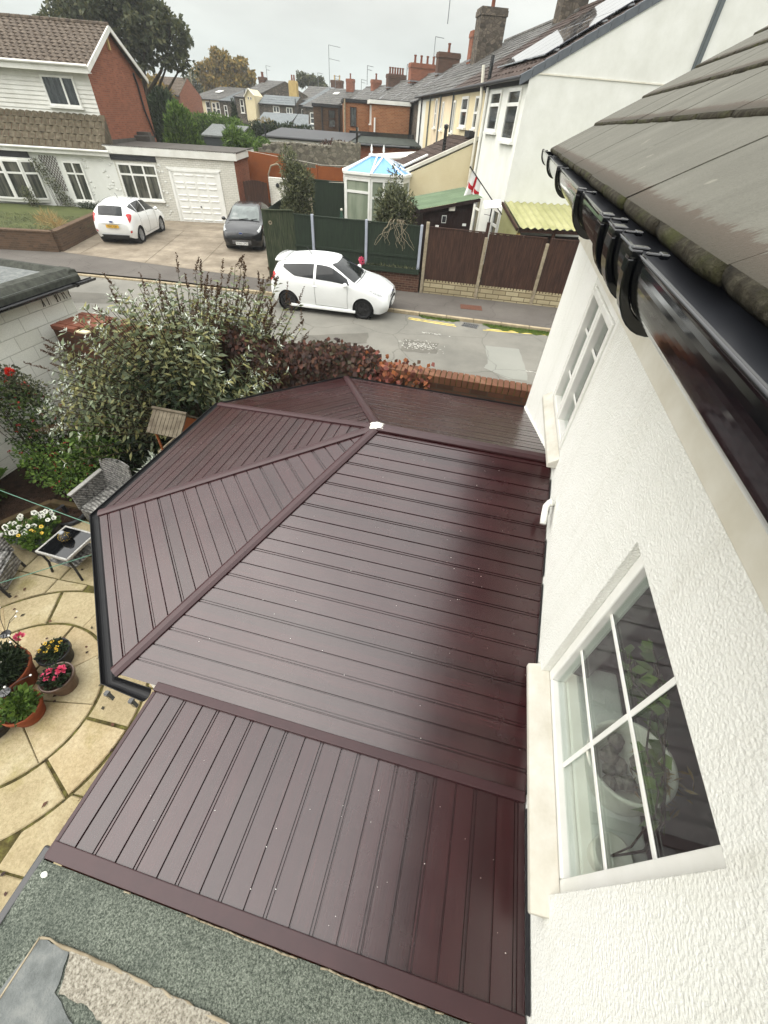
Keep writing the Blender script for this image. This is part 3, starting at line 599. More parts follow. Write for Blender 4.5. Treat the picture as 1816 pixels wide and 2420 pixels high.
def fwin(name, op, casements, hb, vb, gx=.79, fw=.055):
    y0, y1, z0, z1 = op; f = MB()
    def ring(a, b, c, d, w_, x0, x1):
        f.box((x0, a, c), (x1, a + w_, d)); f.box((x0, b - w_, c), (x1, b, d)); f.box((x0, a + w_, c), (x1, b - w_, c + w_)); f.box((x0, a + w_, d - w_), (x1, b - w_, d))
    ring(y0 + .001, y1 - .001, z0 + .001, z1 - .001, fw, gx - .035, gx + .04)
    n = casements; yy = [y0 + fw + (y1 - y0 - 2 * fw) * k / n for k in range(n + 1)]
    for k in range(n):
        if n > 1: ring(yy[k] + .004, yy[k + 1] - .004, z0 + fw + .004, z1 - fw - .004, .045, gx - .048, gx + .03)
    fr = f.build('window', M['white_upvc'], HT, w=True, bevel=.006)
    g_ = MB(); g_.box((gx - .003, y0 + fw, z0 + fw), (gx + .003, y1 - fw, z1 - fw)); g_.build('pane', M['glass'], fr, w=True)
    b_ = MB()
    for z in hb: b_.box((gx - .010, y0 + fw, z - .011), (gx - .0035, y1 - fw, z + .011))
    for y in vb:
        zz = [z0 + fw] + sorted(hb) + [z1 - fw]
        for p, q in zip(zz, zz[1:]): b_.box((gx - .010, y - .011, p + .0115), (gx - .0035, y + .011, q - .0115))
    b_.build('glazing_bar', M['white_upvc'], fr, w=True, bevel=.003)
    return fr
nw = fwin('near', NW, 1, (2.862, 3.185), (.735,), .80)
fw_ = fwin('far', FW, 2, (3.28, 3.61), (2.80, 3.26), .765)
for (fr, y0, y1, zt, x1) in ((nw, .20, 1.255, 2.462, .764), (fw_, 2.55, 3.60, 2.958, .728)):
    m = MB(); m.extr([(.662, y0, zt - .045), (.662, y0, zt - .008), (x1, y0, zt + .045), (x1, y0, zt - .045)], (0, y1 - y0, 0)); m.build('sill', M['sill_cream'], fr, w=True, bevel=.006)
m = MB(); m.box((.842, .2, 2.50), (1.12, 1.28, 2.53)); m.box((.842, 2.5, 2.99), (1.0, 3.55, 3.02)); m.build('window_board', M['white_upvc'], HT, w=True, bevel=.01)
m = MB(); m.tube([(WX, 2.23, 2.86), (.685, 2.22, 2.86), (.668, 2.19, 2.85), (.664, 2.13, 2.82), (.664, 2.08, 2.79)], .021, 12); m.tube([(.700, 2.225, 2.86), (.69, 2.222, 2.86)], .027, 12); m.build('overflow_pipe', M['white_upvc'], HT, w=True, smooth=True)
# tile courses
TD = Vector((math.cos(R(30)), 0, math.sin(R(30)))); TN = Vector((-math.sin(R(30)), 0, math.cos(R(30)))); E0 = Vector((.259, 0, 4.523))
tm, em = MB(), MB()
for k in range(16):
    yb = 4.85 - (.16 if k % 2 else 0); y = yb
    first = True
    while y > -2.6:
        w_ = .326 if not (first and k % 2) else .326
        y1_, y0_ = (4.85 if first else y), y - w_
        j = Vector((0, 0, rnd.uniform(-.001, .0015))) ; sj = rnd.uniform(-.002, .002)
        def pt(s, h, yy_): q = E0 + TD * (k * .335 + s) + TN * h + j; return (q.x, yy_, q.z)
        a0, a1 = y0_ + .0018, y1_ - .0018
        prof = [(sj + .0, .011), (sj + .001, .0165), (sj + .005, .0212), (sj + .014, .0235), (.16, .0195), (.40, .010), (.40, .0), (.04 + sj, .0), (sj + .001, .003)]
        n0 = len(tm.v)
        A = [pt(s, h, a0) for s, h in prof]; B = [pt(s, h, a1) for s, h in prof]; n = len(prof)
        tm.add(A[3:7] + B[3:7], [(0, 1, 5, 4), (1, 2, 6, 5), (0, 3, 2, 1), (4, 5, 6, 7)])
        # mossy nose, roughened along its length
        S = 9; V = []
        for i in range(S):
            yy_ = a0 + (a1 - a0) * i / (S - 1)
            for q, (s, h) in enumerate(prof[7:] + prof[:4]):
                r_ = 0 if q in (0, 5) else 1; e_ = .005 * (abs(i - 4) / 4) ** 8 * r_
                V.append(pt(s + rnd.uniform(-.0012, .0012) * r_ + e_, h + rnd.uniform(-.0008, .0008) * r_ - e_ * .3, yy_))
        n6 = 6; em.add(V, [(i * n6 + q, (i + 1) * n6 + q, (i + 1) * n6 + q + 1, i * n6 + q + 1) for i in range(S - 1) for q in range(n6 - 1)] + [tuple(range(n6)), tuple(range((S - 1) * n6, S * n6))])
        y = y0_; first = False
rf = tm.build('roof', M['tile_near'], HT, w=True)
eo = em.build('tile_nose', M['moss_edge'], rf, w=True, smooth=True)
m = MB(); m.quad((.30, -2.6, 4.532), (.30, 4.8, 4.532), (4.2, 4.8, 6.783), (4.2, -2.6, 6.783)); m.build('roofing_felt', M['black_matt'], rf, w=True)
# gutter and its brackets
GX, GZ = .251, 4.527
def gprof(rx, rz, n=44, lip=True): return [(GX - rx * math.cos(math.pi * k / n), GZ - rz * math.sin(math.pi * k / n)) for k in range(n + 1)]
m = MB(); po = gprof(.0575, .080); pi_ = gprof(.0545, .077)
pr = [(po[0][0] - .001, po[0][1] + .006)] + po + [(po[-1][0], po[-1][1] + .012), (pi_[-1][0], pi_[-1][1] + .012)] + pi_[::-1] + [(pi_[0][0] + .003, pi_[0][1] + .006)]
n = len(pr)
for a, b in ((-3.0, .985), (.987, 4.86)):
    m.add([(x, a, z) for x, z in pr] + [(x, b, z) for x, z in pr], [(i, (i + 1) % n, n + (i + 1) % n, n + i) for i in range(n)])
m.extr([(x, 4.857, z) for x, z in gprof(.058, .0805)], (0, .006, 0))
gt = m.build('gutter', M['black_plastic'], HT, w=True)
gt.data.shade_smooth() if False else None
m = MB(); m.tube([(GX - .0575, -3, GZ + .005), (GX - .0575, 4.86, GZ + .005)], .0024, 8); m.build('lip', M['black_plastic'], gt, w=True, smooth=True)
for yb, wd, big in ((4.83, .03, .006), (3.6, .03, .010), (2.55, .034, .012), (1.55, .036, .013), (1.06, .055, .010), (.92, .055, .010), (.74, .028, .012)):
    b_ = MB(); po = gprof(.0575 + big, .082 + big * 1.5, 18); pi_ = gprof(.0580, .0808, 18); pr = po + pi_[::-1]; n = len(pr)
    b_.extr([(x, yb - wd / 2, z) for x, z in pr], (0, wd, 0))
    b_.box((GX - .0575 - big, yb - wd * .5, GZ), (GX - .0535, yb + wd * .5, GZ + .011)); b_.box((GX - .056 - big, yb - wd * .28, GZ + .010), (GX - .044, yb + wd * .28, GZ + .014))
    b_.box((GX - .046, yb - .005, GZ + .004), (GX - .026, yb + .005, GZ + .008)); b_.box((GX - .028, yb - .010, GZ + .002), (GX - .016, yb + .010, GZ + .009))
    b_.box((GX + .056, yb - wd / 2, GZ - .07), (.3145, yb + wd / 2, GZ - .002))
    b_.build('gutter_bracket', M['black_plastic'], gt, w=True, bevel=.002)
# things on the window board
t = thing('planter', 'round white ceramic planter holding dried seed heads behind the near window glass', 'plant pot', (1.03, .72, 2.53))
m = MB(Matrix.Rotation(R(-14), 4, 'Y')); m.lathe([(.0, 0), (.10, 0), (.13, .05), (.155, .19), (.163, .315), (.160, .325), (.146, .32), (.138, .25), (.0, .245)], n=40); m.build('pot', M['ceramic'], t, smooth=True)
m = MB(Matrix.Rotation(R(-14), 4, 'Y'))
for _ in range(26): m.blob((rnd.uniform(-.09, .09), rnd.uniform(-.09, .09), .265 + rnd.random() * .03), (rnd.uniform(.02, .035),) * 3, 7, 5, .2)
m.build('contents', M['pebble'], t)
rg = np.random.default_rng(2); N = 120; P = rg.normal(0, .04, (N, 3)) + (.02, -.05, .29); D = rvec(rg, N) + (0, 0, .6); leafmesh('seed_heads', M['straw'], P, D, rvec(rg, N), .06, .012, t)
t = thing('trailing_plant', 'leafy green vine climbing inside the near window beside the white planter', 'plant', (.93, .43, 2.53))
m = MB(); PP, DD = [], []
for s_ in range(0):
    a = rnd.random() * 6.28; pts = [(rnd.uniform(-.03, .03), rnd.uniform(-.03, .03), .1 * 0)]
    for k in range(1, 12): pts.append((pts[-1][0] + rnd.uniform(-.024, .016), pts[-1][1] + rnd.uniform(-.026, .030), pts[-1][2] + .082))
    m.tube(pts, .004, 5)
    for q in pts[1:]:
        for e in (0, 1): PP.append(q); DD.append((rnd.uniform(-1, .6), rnd.uniform(-1, 1), rnd.uniform(-.4, .5)))
for s_ in range(4):
    q = Vector((rnd.uniform(-.03, .03), 0, .45)); pts = [(0, 0, .06), (q.x, .0, .3)]
    for k in range(10):
        q = q + Vector((rnd.uniform(-.012, .012), .062, .028 if k < 6 else -.01)) + Vector((0, 0, rnd.uniform(-.03, .03))); pts.append(tuple(q))
        for e in (0, 1): PP.append(tuple(q)); DD.append((rnd.uniform(-1, .3), rnd.uniform(-.6, 1), rnd.uniform(-.9, .3)))
    m.tube(pts, .0035, 5)
m.build('stem', M['bark'], t); n = len(PP); leafmesh('leaves', M['leaf_bright'], np.array(PP), np.array(DD), rvec(rg, n) + (-1.2, 0, .6), rg.uniform(.05, .075, n), rg.uniform(.035, .05, n), t)
m = MB(); m.lathe([(.0, .0), (.06, 0), (.075, .11), (.068, .11), (.0, .09)], n=20); m.build('pot', M['ceramic'], t, smooth=True)
# ---------------------------------------------------------------- the clad conservatory
ZE, ZR = 2.2, 2.88
A_, B_, C_, D_, E_ = (.718, 4.78), (-1.588, 4.78), (-2.742, 3.633), (-2.741, 1.759), (-1.70, .655)
F_ = (.718, .655); HUB = Vector((-.64, 2.715, ZR)); RW = Vector((.718, 2.715, ZR))
CT = thing('conservatory', 'conservatory with hipped roof clad in dark mahogany planks beside the white house', 'conservatory', (-.6, 2.7, -.1))
def panel(e0, e1, t1, t0, name='roof_panel', pitch=.1045, start=.06):
    e0, e1, t0, t1 = map(Vector, (e0, e1, t0, t1)); X = (e1 - e0).normalized(); N_ = X.cross(t0 - e0).normalized()
    if N_.z < 0: N_ = -N_
    Y = N_.cross(X).normalized()
    if Y.dot(t0 - e0) < 0: X, Y = X, -Y
    H = (t0 - e0).dot(Y); l1 = (t0 - e0).dot(X); r0 = (e1 - e0).dot(X); r1 = (t1 - e0).dot(X)
    prof = []; t = 0.0; k = 0
    prof.append((0, 0)); t = start
    while t < H:
        d = .009
        prof += [(t, 0), (t + .002, -d), (t + .006, -d), (t + .008, -.0025)]
        if k % 2 == 0: prof += [(t + .0165, -.0025), (t + .0175, -d), (t + .0205, -d), (t + .022, 0)]
        else: prof += [(t + .009, 0)]
        t += pitch; k += 1
    prof = [p for p in prof if p[0] < H - .002] + [(H, 0)]
    mb = MB(); V = []
    for t, h in prof:
        f = t / H; V += [(l1 * f, t, h), (r0 + (r1 - r0) * f, t, h)]
    mb.add(V, [(2 * i, 2 * i + 1, 2 * i + 3, 2 * i + 2) for i in range(len(prof) - 1)])
    mb.quad((0, 0, 0), (r0, 0, 0), (r0, 0, -.02), (0, 0, -.02))
    o = mb.build(name, M['cladding'], CT); F = Matrix((X, Y, N_)).transposed().to_4x4(); F.translation = e0
    o.matrix_local = ROOT[CT].inverted() @ F
    return o
def z3(p, z=ZE): return (p[0], p[1], z)
panel(z3(A_), z3(B_), HUB, RW); panel(z3(B_), z3(C_), HUB, HUB); panel(z3(C_), z3(D_), HUB, HUB); panel(z3(D_), z3(E_), HUB, HUB); panel(z3(E_), z3(F_), RW, HUB, start=.10)
def cap(name, a, b, wd, h, mat=M['brown_trim'], up=(0, 0, 1), par=CT):
    a, b = Vector(a), Vector(b); d = (b - a).normalized(); s_ = d.cross(Vector(up)).normalized(); u_ = s_.cross(d).normalized()
    prof = [(-wd / 2, -.012), (-wd / 2, .002), (-wd * .22, h), (wd * .22, h), (wd / 2, .002), (wd / 2, -.012)]
    mb = MB(); mb.extr([tuple(a + s_ * x + u_ * z) for x, z in prof], b - a); return mb.build(name, mat, par, w=True)
for p in (B_, C_, D_, E_): cap('hip_cap', z3(p, ZE + .004), HUB + Vector((0, 0, .006)), .075, .014)
cap('ridge_cap', HUB + Vector((0, 0, .006)), RW + Vector((0, 0, .006)), .10, .018)
# plank deck over the link, boards running towards the house front
DX0, DX1, DY0, DY1, DZ = -1.392, .716, -.075, .625, 2.196
o = panel((DX1, DY1, DZ), (DX1, DY0, DZ), (DX0, DY0, DZ), (DX0, DY1, DZ), 'deck_panel', .1045, .03)
m = MB(); m.box((DX0 - .02, DY1, DZ - .03), (.716, DY1 + .05, DZ + .018)); m.box((DX0 - .012, DY0 - .065, DZ - .05), (.716, DY0, DZ + .012)); m.box((DX0 - .022, DY0 - .06, DZ - .06), (DX0, DY1 - .002, DZ + .004))
m.build('edge_trim', M['brown_trim'], CT, w=True, bevel=.004)
m = MB(); m.box((DX0 - .027, DY0 - .02, DZ - .08), (DX0 - .0225, DY1, DZ - .03)); m.build('trim_edge', M['concrete_post'], CT, w=True)
# crumpled white patch at the hub
m = MB(); S = 9; V = []
for i in range(S):
    for j in range(S):
        u_, v_ = (i / (S - 1) - .5) * .125, (j / (S - 1) - .5) * .085; e = max(abs(u_) / .0625, abs(v_) / .0425)
        V.append((HUB.x + u_ + rnd.uniform(-.006, .006), HUB.y + v_ + rnd.uniform(-.006, .006), HUB.z + .036 - e * e * .03 + rnd.uniform(-.004, .004)))
m.add(V, [(i * S + j, (i + 1) * S + j, (i + 1) * S + j + 1, i * S + j + 1) for i in range(S - 1) for j in range(S - 1)]); m.build('sealing_patch', M['white_board'], CT, w=True)
# eaves gutter
m = MB()
def gut(pts, r=.040):
    pts = [Vector(p) for p in pts]; n = 10; V = []
    for i, p in enumerate(pts):
        d = (pts[min(i + 1, len(pts) - 1)] - pts[max(i - 1, 0)]).normalized(); s_ = Vector((d.y, -d.x, 0))
        if 0 < i < len(pts) - 1:
            d0, d1 = (p - pts[i - 1]).normalized(), (pts[i + 1] - p).normalized(); s_ = s_ / max(.5, s_.dot(Vector((d0.y, -d0.x, 0))))
        for q in range(n + 1):
            a = math.pi * q / n; V.append(tuple(p + s_ * (-math.cos(a)) * r + Vector((0, 0, -math.sin(a) * r * 1.05))))
        for q in range(n + 1):
            a = math.pi * (1 - q / n); V.append(tuple(p + s_ * (-math.cos(a)) * (r - .004) + Vector((0, 0, -math.sin(a) * (r - .004) * 1.05))))
    k = 2 * (n + 1); m.add(V, [(i * k + q, i * k + (q + 1) % k, (i + 1) * k + (q + 1) % k, (i + 1) * k + q) for i in range(len(pts) - 1) for q in range(k)] + [tuple(range(k)), tuple(range((len(pts) - 1) * k, len(pts) * k))])
def off(p, n_, d=.042): return (p[0] + n_[0] * d, p[1] + n_[1] * d, ZE - .02)
n1, n2, n3, n4, n5 = (0, 1), (-.705, .709), (-1, 0), (-.728, -.686), (0, -1)
def mid(a, b): v = Vector((a[0] + b[0], a[1] + b[1])); return v * (2 / v.length_squared) if 0 else v.normalized() * 1.04
gut([off(A_, n1), off(B_, mid(n1, n2)), off(C_, mid(n2, n3)), off(D_, mid(n3, n4)), off(E_, mid(n4, n5)), (-1.45, .60, ZE - .02)])
m.build('gutter', pm('gutter_black', C(20, 20, 22), None, 5, .45, .25), CT, w=True)
m = MB()
for x in (-1.66, -1.50): m.box((x - .012, .535, ZE - .085), (x + .012, .555, ZE + .0)); m.box((x - .010, .53, ZE - .02), (x + .010, .56, ZE - .005))
m.build('gutter_bracket', M['black_plastic'], CT, w=True)
# walls below the eaves
pts = [A_, B_, C_, D_, E_]; cx_ = Vector((-.6, 2.7))
wl, fr, pn = MB(), MB(), MB()
for a, b in zip(pts, pts[1:]):
    a, b = Vector(a), Vector(b); a = a + (cx_ - a).normalized() * .14; b = b + (cx_ - b).normalized() * .14
    wl.bar((a.x, a.y, .2), (b.x, b.y, .2), .10, .62)
    for z in (.545, 1.65, 2.13): fr.bar((a.x, a.y, z), (b.x, b.y, z), .07, .06)
    n = max(2, round((b - a).length / .62))
    for k in range(n + 1):
        q = a.lerp(b, k / n); fr.bar((q.x, q.y, .51), (q.x, q.y, 2.16), .06, .06)
    pn.bar((a.x, a.y, 1.34), (b.x, b.y, 1.34), .012, 1.54)
wl.build('dwarf_wall', M['brick_red'], CT, w=True); fo = fr.build('window_frame', M['white_upvc'], CT, w=True); pn.build('pane', M['glass'], fo, w=True)
m = MB(); m.box((-1.33, .0, -.1), (-1.23, .64, 2.14)); m.box((-1.33, .64, -.1), (.7, .70, 2.12)); m.build('link_wall', M['white_render'], CT, w=True)
m = MB(); m.quad((-1.3, -.05, 2.1), (.7, -.05, 2.1), (.7, .66, 2.1), (-1.3, .66, 2.1)); m.build('ceiling_board', M['white_board'], CT, w=True)
# lead and render junction along the house wall
m = MB()
def on(y): return ZR - abs(y - 2.715) * .68 / 2.062
for a, b in ((.66, 1.15), (1.18, 1.75), (1.8, 2.05), (2.25, 2.52)): m.quad((.7185, a, on(a) + .004), (.7185, b, on(b) + .004), (.7185, b, on(b) + .03), (.7185, a, on(a) + .03))
for a, b in ((-.07, .6),): m.quad((.7185, a, DZ + .004), (.7185, b, DZ + .004), (.7185, b, DZ + .06), (.7185, a, DZ + .06))
m.build('flashing', M['black_matt'], CT, w=True)
m = MB()
for i in range(26):
    y = 2.8 + i * .076; m.blob((.718, y, on(y) + .008), (.014, .05, .010 + rnd.random() * .006), 7, 5, .3)
m.build('mortar_fillet', M['white_render'], CT, w=True)
m = MB(); rg = np.random.default_rng(12)
# lint and grit lying on the planks
for _ in range(110):
    x, y = rnd.uniform(-1.3, .68), rnd.uniform(-.05, 3.0); z = DZ + .002 if y < .62 else None
    if z is None:
        if y > 2.6 or x < -1.55 + (y - .655) * .5: continue
        z = on(y) + .003
    a = rnd.random() * 6.28; r_ = rnd.choice((.001, .0013, .0019)); m.quad(*[(x + r_ * math.cos(a + q) * (1 + rnd.random()), y + r_ * math.sin(a + q), z + .0006) for q in (0, 1.6, 3.1, 4.7)])
m.build('grit', M['white_board'], CT, w=True)
# ---------------------------------------------------------------- felted flat roof in the foreground
FT = thing('flat_roof_extension', 'flat roof of grey green mineral felt with pale worn patch at the bottom', 'flat roof', (-.4, -1.2, 0))
m = MB(); m.quad((-1.42, -3, 2.17), (.722, -3, 2.17), (.722, -.146, 2.17), (-1.42, -.146, 2.17)); N_ = 60
V = []
m = MB()
for i in range(N_ + 1):
    for j in range(5):
        x = -1.42 + 2.142 * i / N_; y = (-3, -1.5, -.34, -.24, -.146)[j]; z = 2.17 + (0, 0, .0, .012, .008)[j] + rnd.uniform(-.002, .002); V.append((x, y, z))
m.add(V, [(i * 5 + j, (i + 1) * 5 + j, (i + 1) * 5 + j + 1, i * 5 + j + 1) for i in range(N_) for j in range(4)]); m.quad((-1.42, -3, 2.17), (-1.42, -.146, 2.178), (-1.42, -.146, 2.08), (-1.42, -3, 2.08))
m.build('felt', M['felt'], FT, w=True)
def ragged(pts, z, mat, name, jit=.006, h=.005):
    P = []
    for a, b in zip(pts, pts[1:] + pts[:1]):
        n = max(2, int(math.dist(a, b) / .02))
        for k in range(n): P.append((a[0] + (b[0] - a[0]) * k / n + rnd.uniform(-jit, jit), a[1] + (b[1] - a[1]) * k / n + rnd.uniform(-jit, jit), z))
    mb = MB(); mb.extr(P, (0, 0, h)); return mb.build(name, mat, FT, w=True)
ragged([(-1.235, -.348), (-1.09, -.352), (-1.06, -.455), (-.9, -.52), (-.7, -.62), (-.3, -.9), (-.3, -1.6), (-1.3, -1.6), (-1.29, -.6)], 2.171, M['felt_grey'], 'felt_patch', .003)
ragged([(-1.085, -.35), (-.97, -.348), (-.7, -.352), (-.44, -.36), (-.2, -.38), (.1, -.41), (.3, -.46), (.3, -.66), (-.3, -.60), (-.62, -.53), (-.8, -.485), (-.92, -.455), (-1.04, -.456)], 2.178, M['felt_pale'], 'felt_patch', .005)
m = MB(); pts = [(-1.23 + 1.5 * k / 40, -.346 - .07 * (k / 40) ** 2 + rnd.uniform(-.004, .004), 2.184) for k in range(41)]; m.tube([(p[0], p[1], p[2] - .006) for p in pts], [rnd.uniform(.003, .008) for _ in pts], 6); m.tube([(-1.235 - .0015 * k, -.348 - .02 * k, 2.176) for k in range(20)], .004, 5)
pts = [(-1.0 + 1.68 * k / 50, -.148 + rnd.uniform(-.003, .003), 2.181) for k in range(51)]
for i in range(50):
    if 8 < i < 24 or 26 < i < 40 or rnd.random() < .3: m.tube(pts[i:i + 2], rnd.uniform(.0025, .004), 6)
m.build('sealant_bead', M['concrete_post'], FT, w=True, smooth=True)
m = MB(); m.blob((-1.372, -.187, 2.182), (.017, .012, .006), 9, 5, .5); m.build('paint_splash', M['white_board'], FT, w=True)
m = MB(); m.box((-1.46, -3, 2.08), (-1.421, -.10, 2.168)); m.build('edge_gutter', M['black_plastic'], FT, w=True, bevel=.008)
m = MB(); m.box((-1.37, -3, -.1), (.72, -.01, 2.09)); m.build('wall', M['brick_red'], FT, w=True)
# ---------------------------------------------------------------- brick garden wall, pier, creeper
GW = thing('garden_wall', 'brown brick garden wall with brick on edge coping behind the conservatory', 'wall', (-2, 5.2, 0))
GY0, GY1, GTZ = 5.085, 5.30, 2.17
m = MB(); m.box((-5.3, GY0, -.15), (6.5, GY1 - .002, GTZ)); m.build('brickwork', M['brick_garden'], GW, w=True)
m = MB(); x = -5.3
while x < 3.4:
    j = [rnd.uniform(-.003, .003) for _ in range(4)]; m.box((x, GY0 - .002 + j[0], GTZ + .001), (x + .0655, GY1 + .002 + j[1], GTZ + .102 + j[2])); x += .0755
m.build('coping', brickmat('coping_brick', [C(122, 80, 60, .55), C(146, 98, 72, .55), C(168, 122, 94, .58)], C(110, 92, 74, .5), wash=C(96, 66, 48, .6), bw=.13, bh=3.0, ms=.0), GW, w=True, bevel=.006)
m = MB(); m.box((-5.3, GY0 + .006, GTZ), (3.4, GY1 - .008, GTZ + .088)); m.build('coping_mortar', M['moss_joint'], GW, w=True)
t = thing('brick_pier', 'square red brick pier with a broken pale top beside the white block garage', 'pier', (-6.75, 6.0, 0))
m = MB(); m.box((-7.1, 5.55, -.15), (-6.42, 6.25, 1.78)); m.build('brickwork', M['brick_garden'], t, w=True)
m = MB()
for i in range(3):
    for j in range(6):
        if (i, j) == (2, 0): continue
        m.box((-7.11 + i * .232, 5.54 + j * .12, 1.781), (-7.11 + i * .232 + .222, 5.54 + j * .12 + .11, 1.85 + rnd.uniform(-.006, .006)))
m.build('capping', brickmat('pier_brick', [C(138, 82, 62, .55), C(156, 96, 74, .55), C(172, 114, 90, .55)], C(96, 80, 64, .5), ms=0.0), t, w=True, bevel=.006)
m = MB(); m.box((-6.64, 5.55, 1.781), (-6.43, 5.66, 1.815)); m.build('mortar', M['cream_render'], t, w=True, bevel=.01)
rg = np.random.default_rng(21)
def creeper(name, x0, x1, n, mat, label, zlo=1.0, over=.12, cut=0.0):
    th = thing(name, label, 'climber', ((x0 + x1) / 2, GY0, 0))
    X = rg.uniform(x0, x1, n); k = rg.random(n); prof = .10 + .07 * np.sin(X * 4.1) + .05 * np.sin(X * 11)
    top = GTZ + .10 + .10 * np.sin(X * 3.3 + 1) * .6 + rg.normal(0, .03, n)
    Zc = np.where(k < .72, zlo + (top - zlo) * rg.random(n) ** .8, top + rg.uniform(-.02, .10, n)); Y = np.where(k < .72, GY0 - rg.uniform(.02, .05, n) - prof * rg.random(n), GY0 + rg.uniform(-.08, .27, n))
    keep = rg.random(n) > cut * (X - x0) / (x1 - x0); X, Y, Zc = X[keep], Y[keep], Zc[keep]; n = len(X)
    D = np.stack([rg.normal(0, .5, n), -.35 + rg.normal(0, .3, n), -.8 + rg.normal(0, .3, n)], 1); Nn = np.stack([rg.normal(0, .35, n), np.full(n, -.9), np.full(n, .6)], 1) + rg.normal(0, .25, (n, 3))
    leafmesh('leaves', mat, np.stack([X, Y, Zc], 1), D, Nn, rg.uniform(.045, .085, n), rg.uniform(.045, .08, n), th, w=True)
    m = MB()
    for _ in range(int((x1 - x0) * 7)):
        x = rnd.uniform(x0, x1); p = [(x, GY0 - .015, .2)]
        for q in range(10): p.append((p[-1][0] + rnd.uniform(-.07, .07), GY0 - rnd.uniform(.008, .03), p[-1][2] + .2))
        m.tube(p, .006, 5)
    m.build('stem', M['bark'], th, w=True); return th
creeper('creeper', -3.9, -1.25, 9500, M['leaf_red'], 'dark maroon creeper covering the garden wall between shrub and brick coping')
creeper('creeper', -1.5, -.52, 800, M['leaf_flame'], 'orange and pink autumn creeper trailing over the brick coping', 1.75, .1, .55)
# ---------------------------------------------------------------- shared builders for the houses across the street
def tiles(mb, e0, e1, t0, t1, gauge=.33, colw=.30, th=.035, jit=.003, wave=True):
    """overlapping tiles on the slope e0-e1 (eave) to t0-t1 (top)"""
    e0, e1, t0, t1 = map(Vector, (e0, e1, t0, t1)); H = ((t0 + t1) / 2 - (e0 + e1) / 2).length; n = max(1, round(H / gauge)); N_ = (e1 - e0).cross(t0 - e0).normalized()
    if N_.z < 0: N_ = -N_
    for r in range(n):
        f0, f1 = r / n, min(1, (r + 1.15) / n); a0, b0 = e0.lerp(t0, f0), e1.lerp(t1, f0); a1, b1 = e0.lerp(t0, f1), e1.lerp(t1, f1); k = max(1, round((b0 - a0).length / colw)); o = .5 / k if r % 2 else 0
        for c in range(k + (1 if o else 0)):
            u0, u1 = max(0, c / k - o), min(1, (c + .96) / k - o)
            if u1 - u0 < .02 / k: continue
            j = rnd.uniform(-jit, jit); up = N_ * (th + j); up2 = N_ * (.006 + j)
            p, q, s_, r_ = a0.lerp(b0, u0), a0.lerp(b0, u1), a1.lerp(b1, u1), a1.lerp(b1, u0)
            if wave:
                pm_, rm_ = p.lerp(q, .35) + up * 1.55, r_.lerp(s_, .35) + up2 + N_ * th * .55; p2, q2 = p.lerp(q, .7), r_.lerp(s_, .7)
                mb.add([p, q, q + up * .75, pm_, p + up * .5, s_ + up2, rm_, r_ + up2], [(0, 1, 2, 3, 4), (4, 3, 6, 7), (3, 2, 5, 6)])
            else: mb.add([p, q, q + up, p + up, s_ + up2, r_ + up2], [(0, 1, 2, 3), (3, 2, 4, 5), (1, 4, 2), (0, 3, 5)])
def window(par, o, U, O, w, h, mull=(), trans=(), fw=.06, pane='pane', sill=True, frame_mat='white_upvc', depth=.06, curtain=None):
    """frame, pane and sill on a wall plane: o lower corner, U along the wall, O outwards (local, 2D)"""
    o = Vector(o); U = Vector((U[0], U[1], 0)); O = Vector((O[0], O[1], 0)); Zv = Vector((0, 0, 1))
    def bx(mb, u0, u1, z0, z1, d0, d1):
        P = [o + U * u + Zv * z + O * d for d in (d0, d1) for u, z in ((u0, z0), (u1, z0), (u1, z1), (u0, z1))]
        mb.add(P, [(0, 1, 2, 3), (7, 6, 5, 4), (0, 4, 5, 1), (1, 5, 6, 2), (2, 6, 7, 3), (3, 7, 4, 0)])
    f = MB(); bx(f, 0, fw, 0, h, -.02, depth); bx(f, w - fw, w, 0, h, -.02, depth); bx(f, fw, w - fw, 0, fw, -.02, depth); bx(f, fw, w - fw, h - fw, h, -.02, depth)
    for x in mull: bx(f, w * x - fw * .5, w * x + fw * .5, fw, h - fw, -.018, depth - .004)
    for t_ in trans:
        x0, x1, z = (t_ if isinstance(t_, tuple) else (0, 1, t_)); bx(f, max(fw, w * x0), min(w - fw, w * x1), h * z - fw * .5, h * z + fw * .5, -.016, depth - .008)
    fo = f.build('window', M[frame_mat], par)
    p = MB(); bx(p, fw * .5, w - fw * .5, fw * .5, h - fw * .5, -.012, .018); p.build('pane', M[pane], fo)
    if sill: s_ = MB(); bx(s_, -.06, w + .06, -.07, -.002, -.02, depth + .07); s_.build('sill', M['white_upvc'], fo)
    return fo
# ---------------------------------------------------------------- white painted house with attached garage (left)
LH = thing('gabled_house', 'white weatherboarded house with red brick gable and attached flat roofed garage', 'house', (-17.02, 23.33, 0), R(18))
def hole(u0, u1, z0, z1): return (u0, u1, z0, z1)
m = MB(); wallgrid(m, [-13, -2.62], [-.2, 2.75], [], lambda u, d, z: (u, d, z), .1); m.quad((-13, 0, -.2), (-13, 8, -.2), (-13, 8, 3), (-13, 0, 3)); m.build('wall', M['white_render'], LH)
m = MB(); m.quad((-2.62, 0, -.2), (3.28, 0, -.2), (3.28, 0, 2.9), (-2.62, 0, 2.9)); m.build('garage_front', M['white_paint_brick'], LH)
m = MB(); m.quad((3.28, 0, -.2), (3.40, 4.5, -.2), (3.40, 4.5, 2.95), (3.28, 0, 2.95)); m.quad((3.40, 4.5, -.2), (-2.9, 4.5, -.2), (-2.9, 4.5, 2.95), (3.4, 4.5, 2.95)); m.build('garage_side', M['brick_red'], LH)
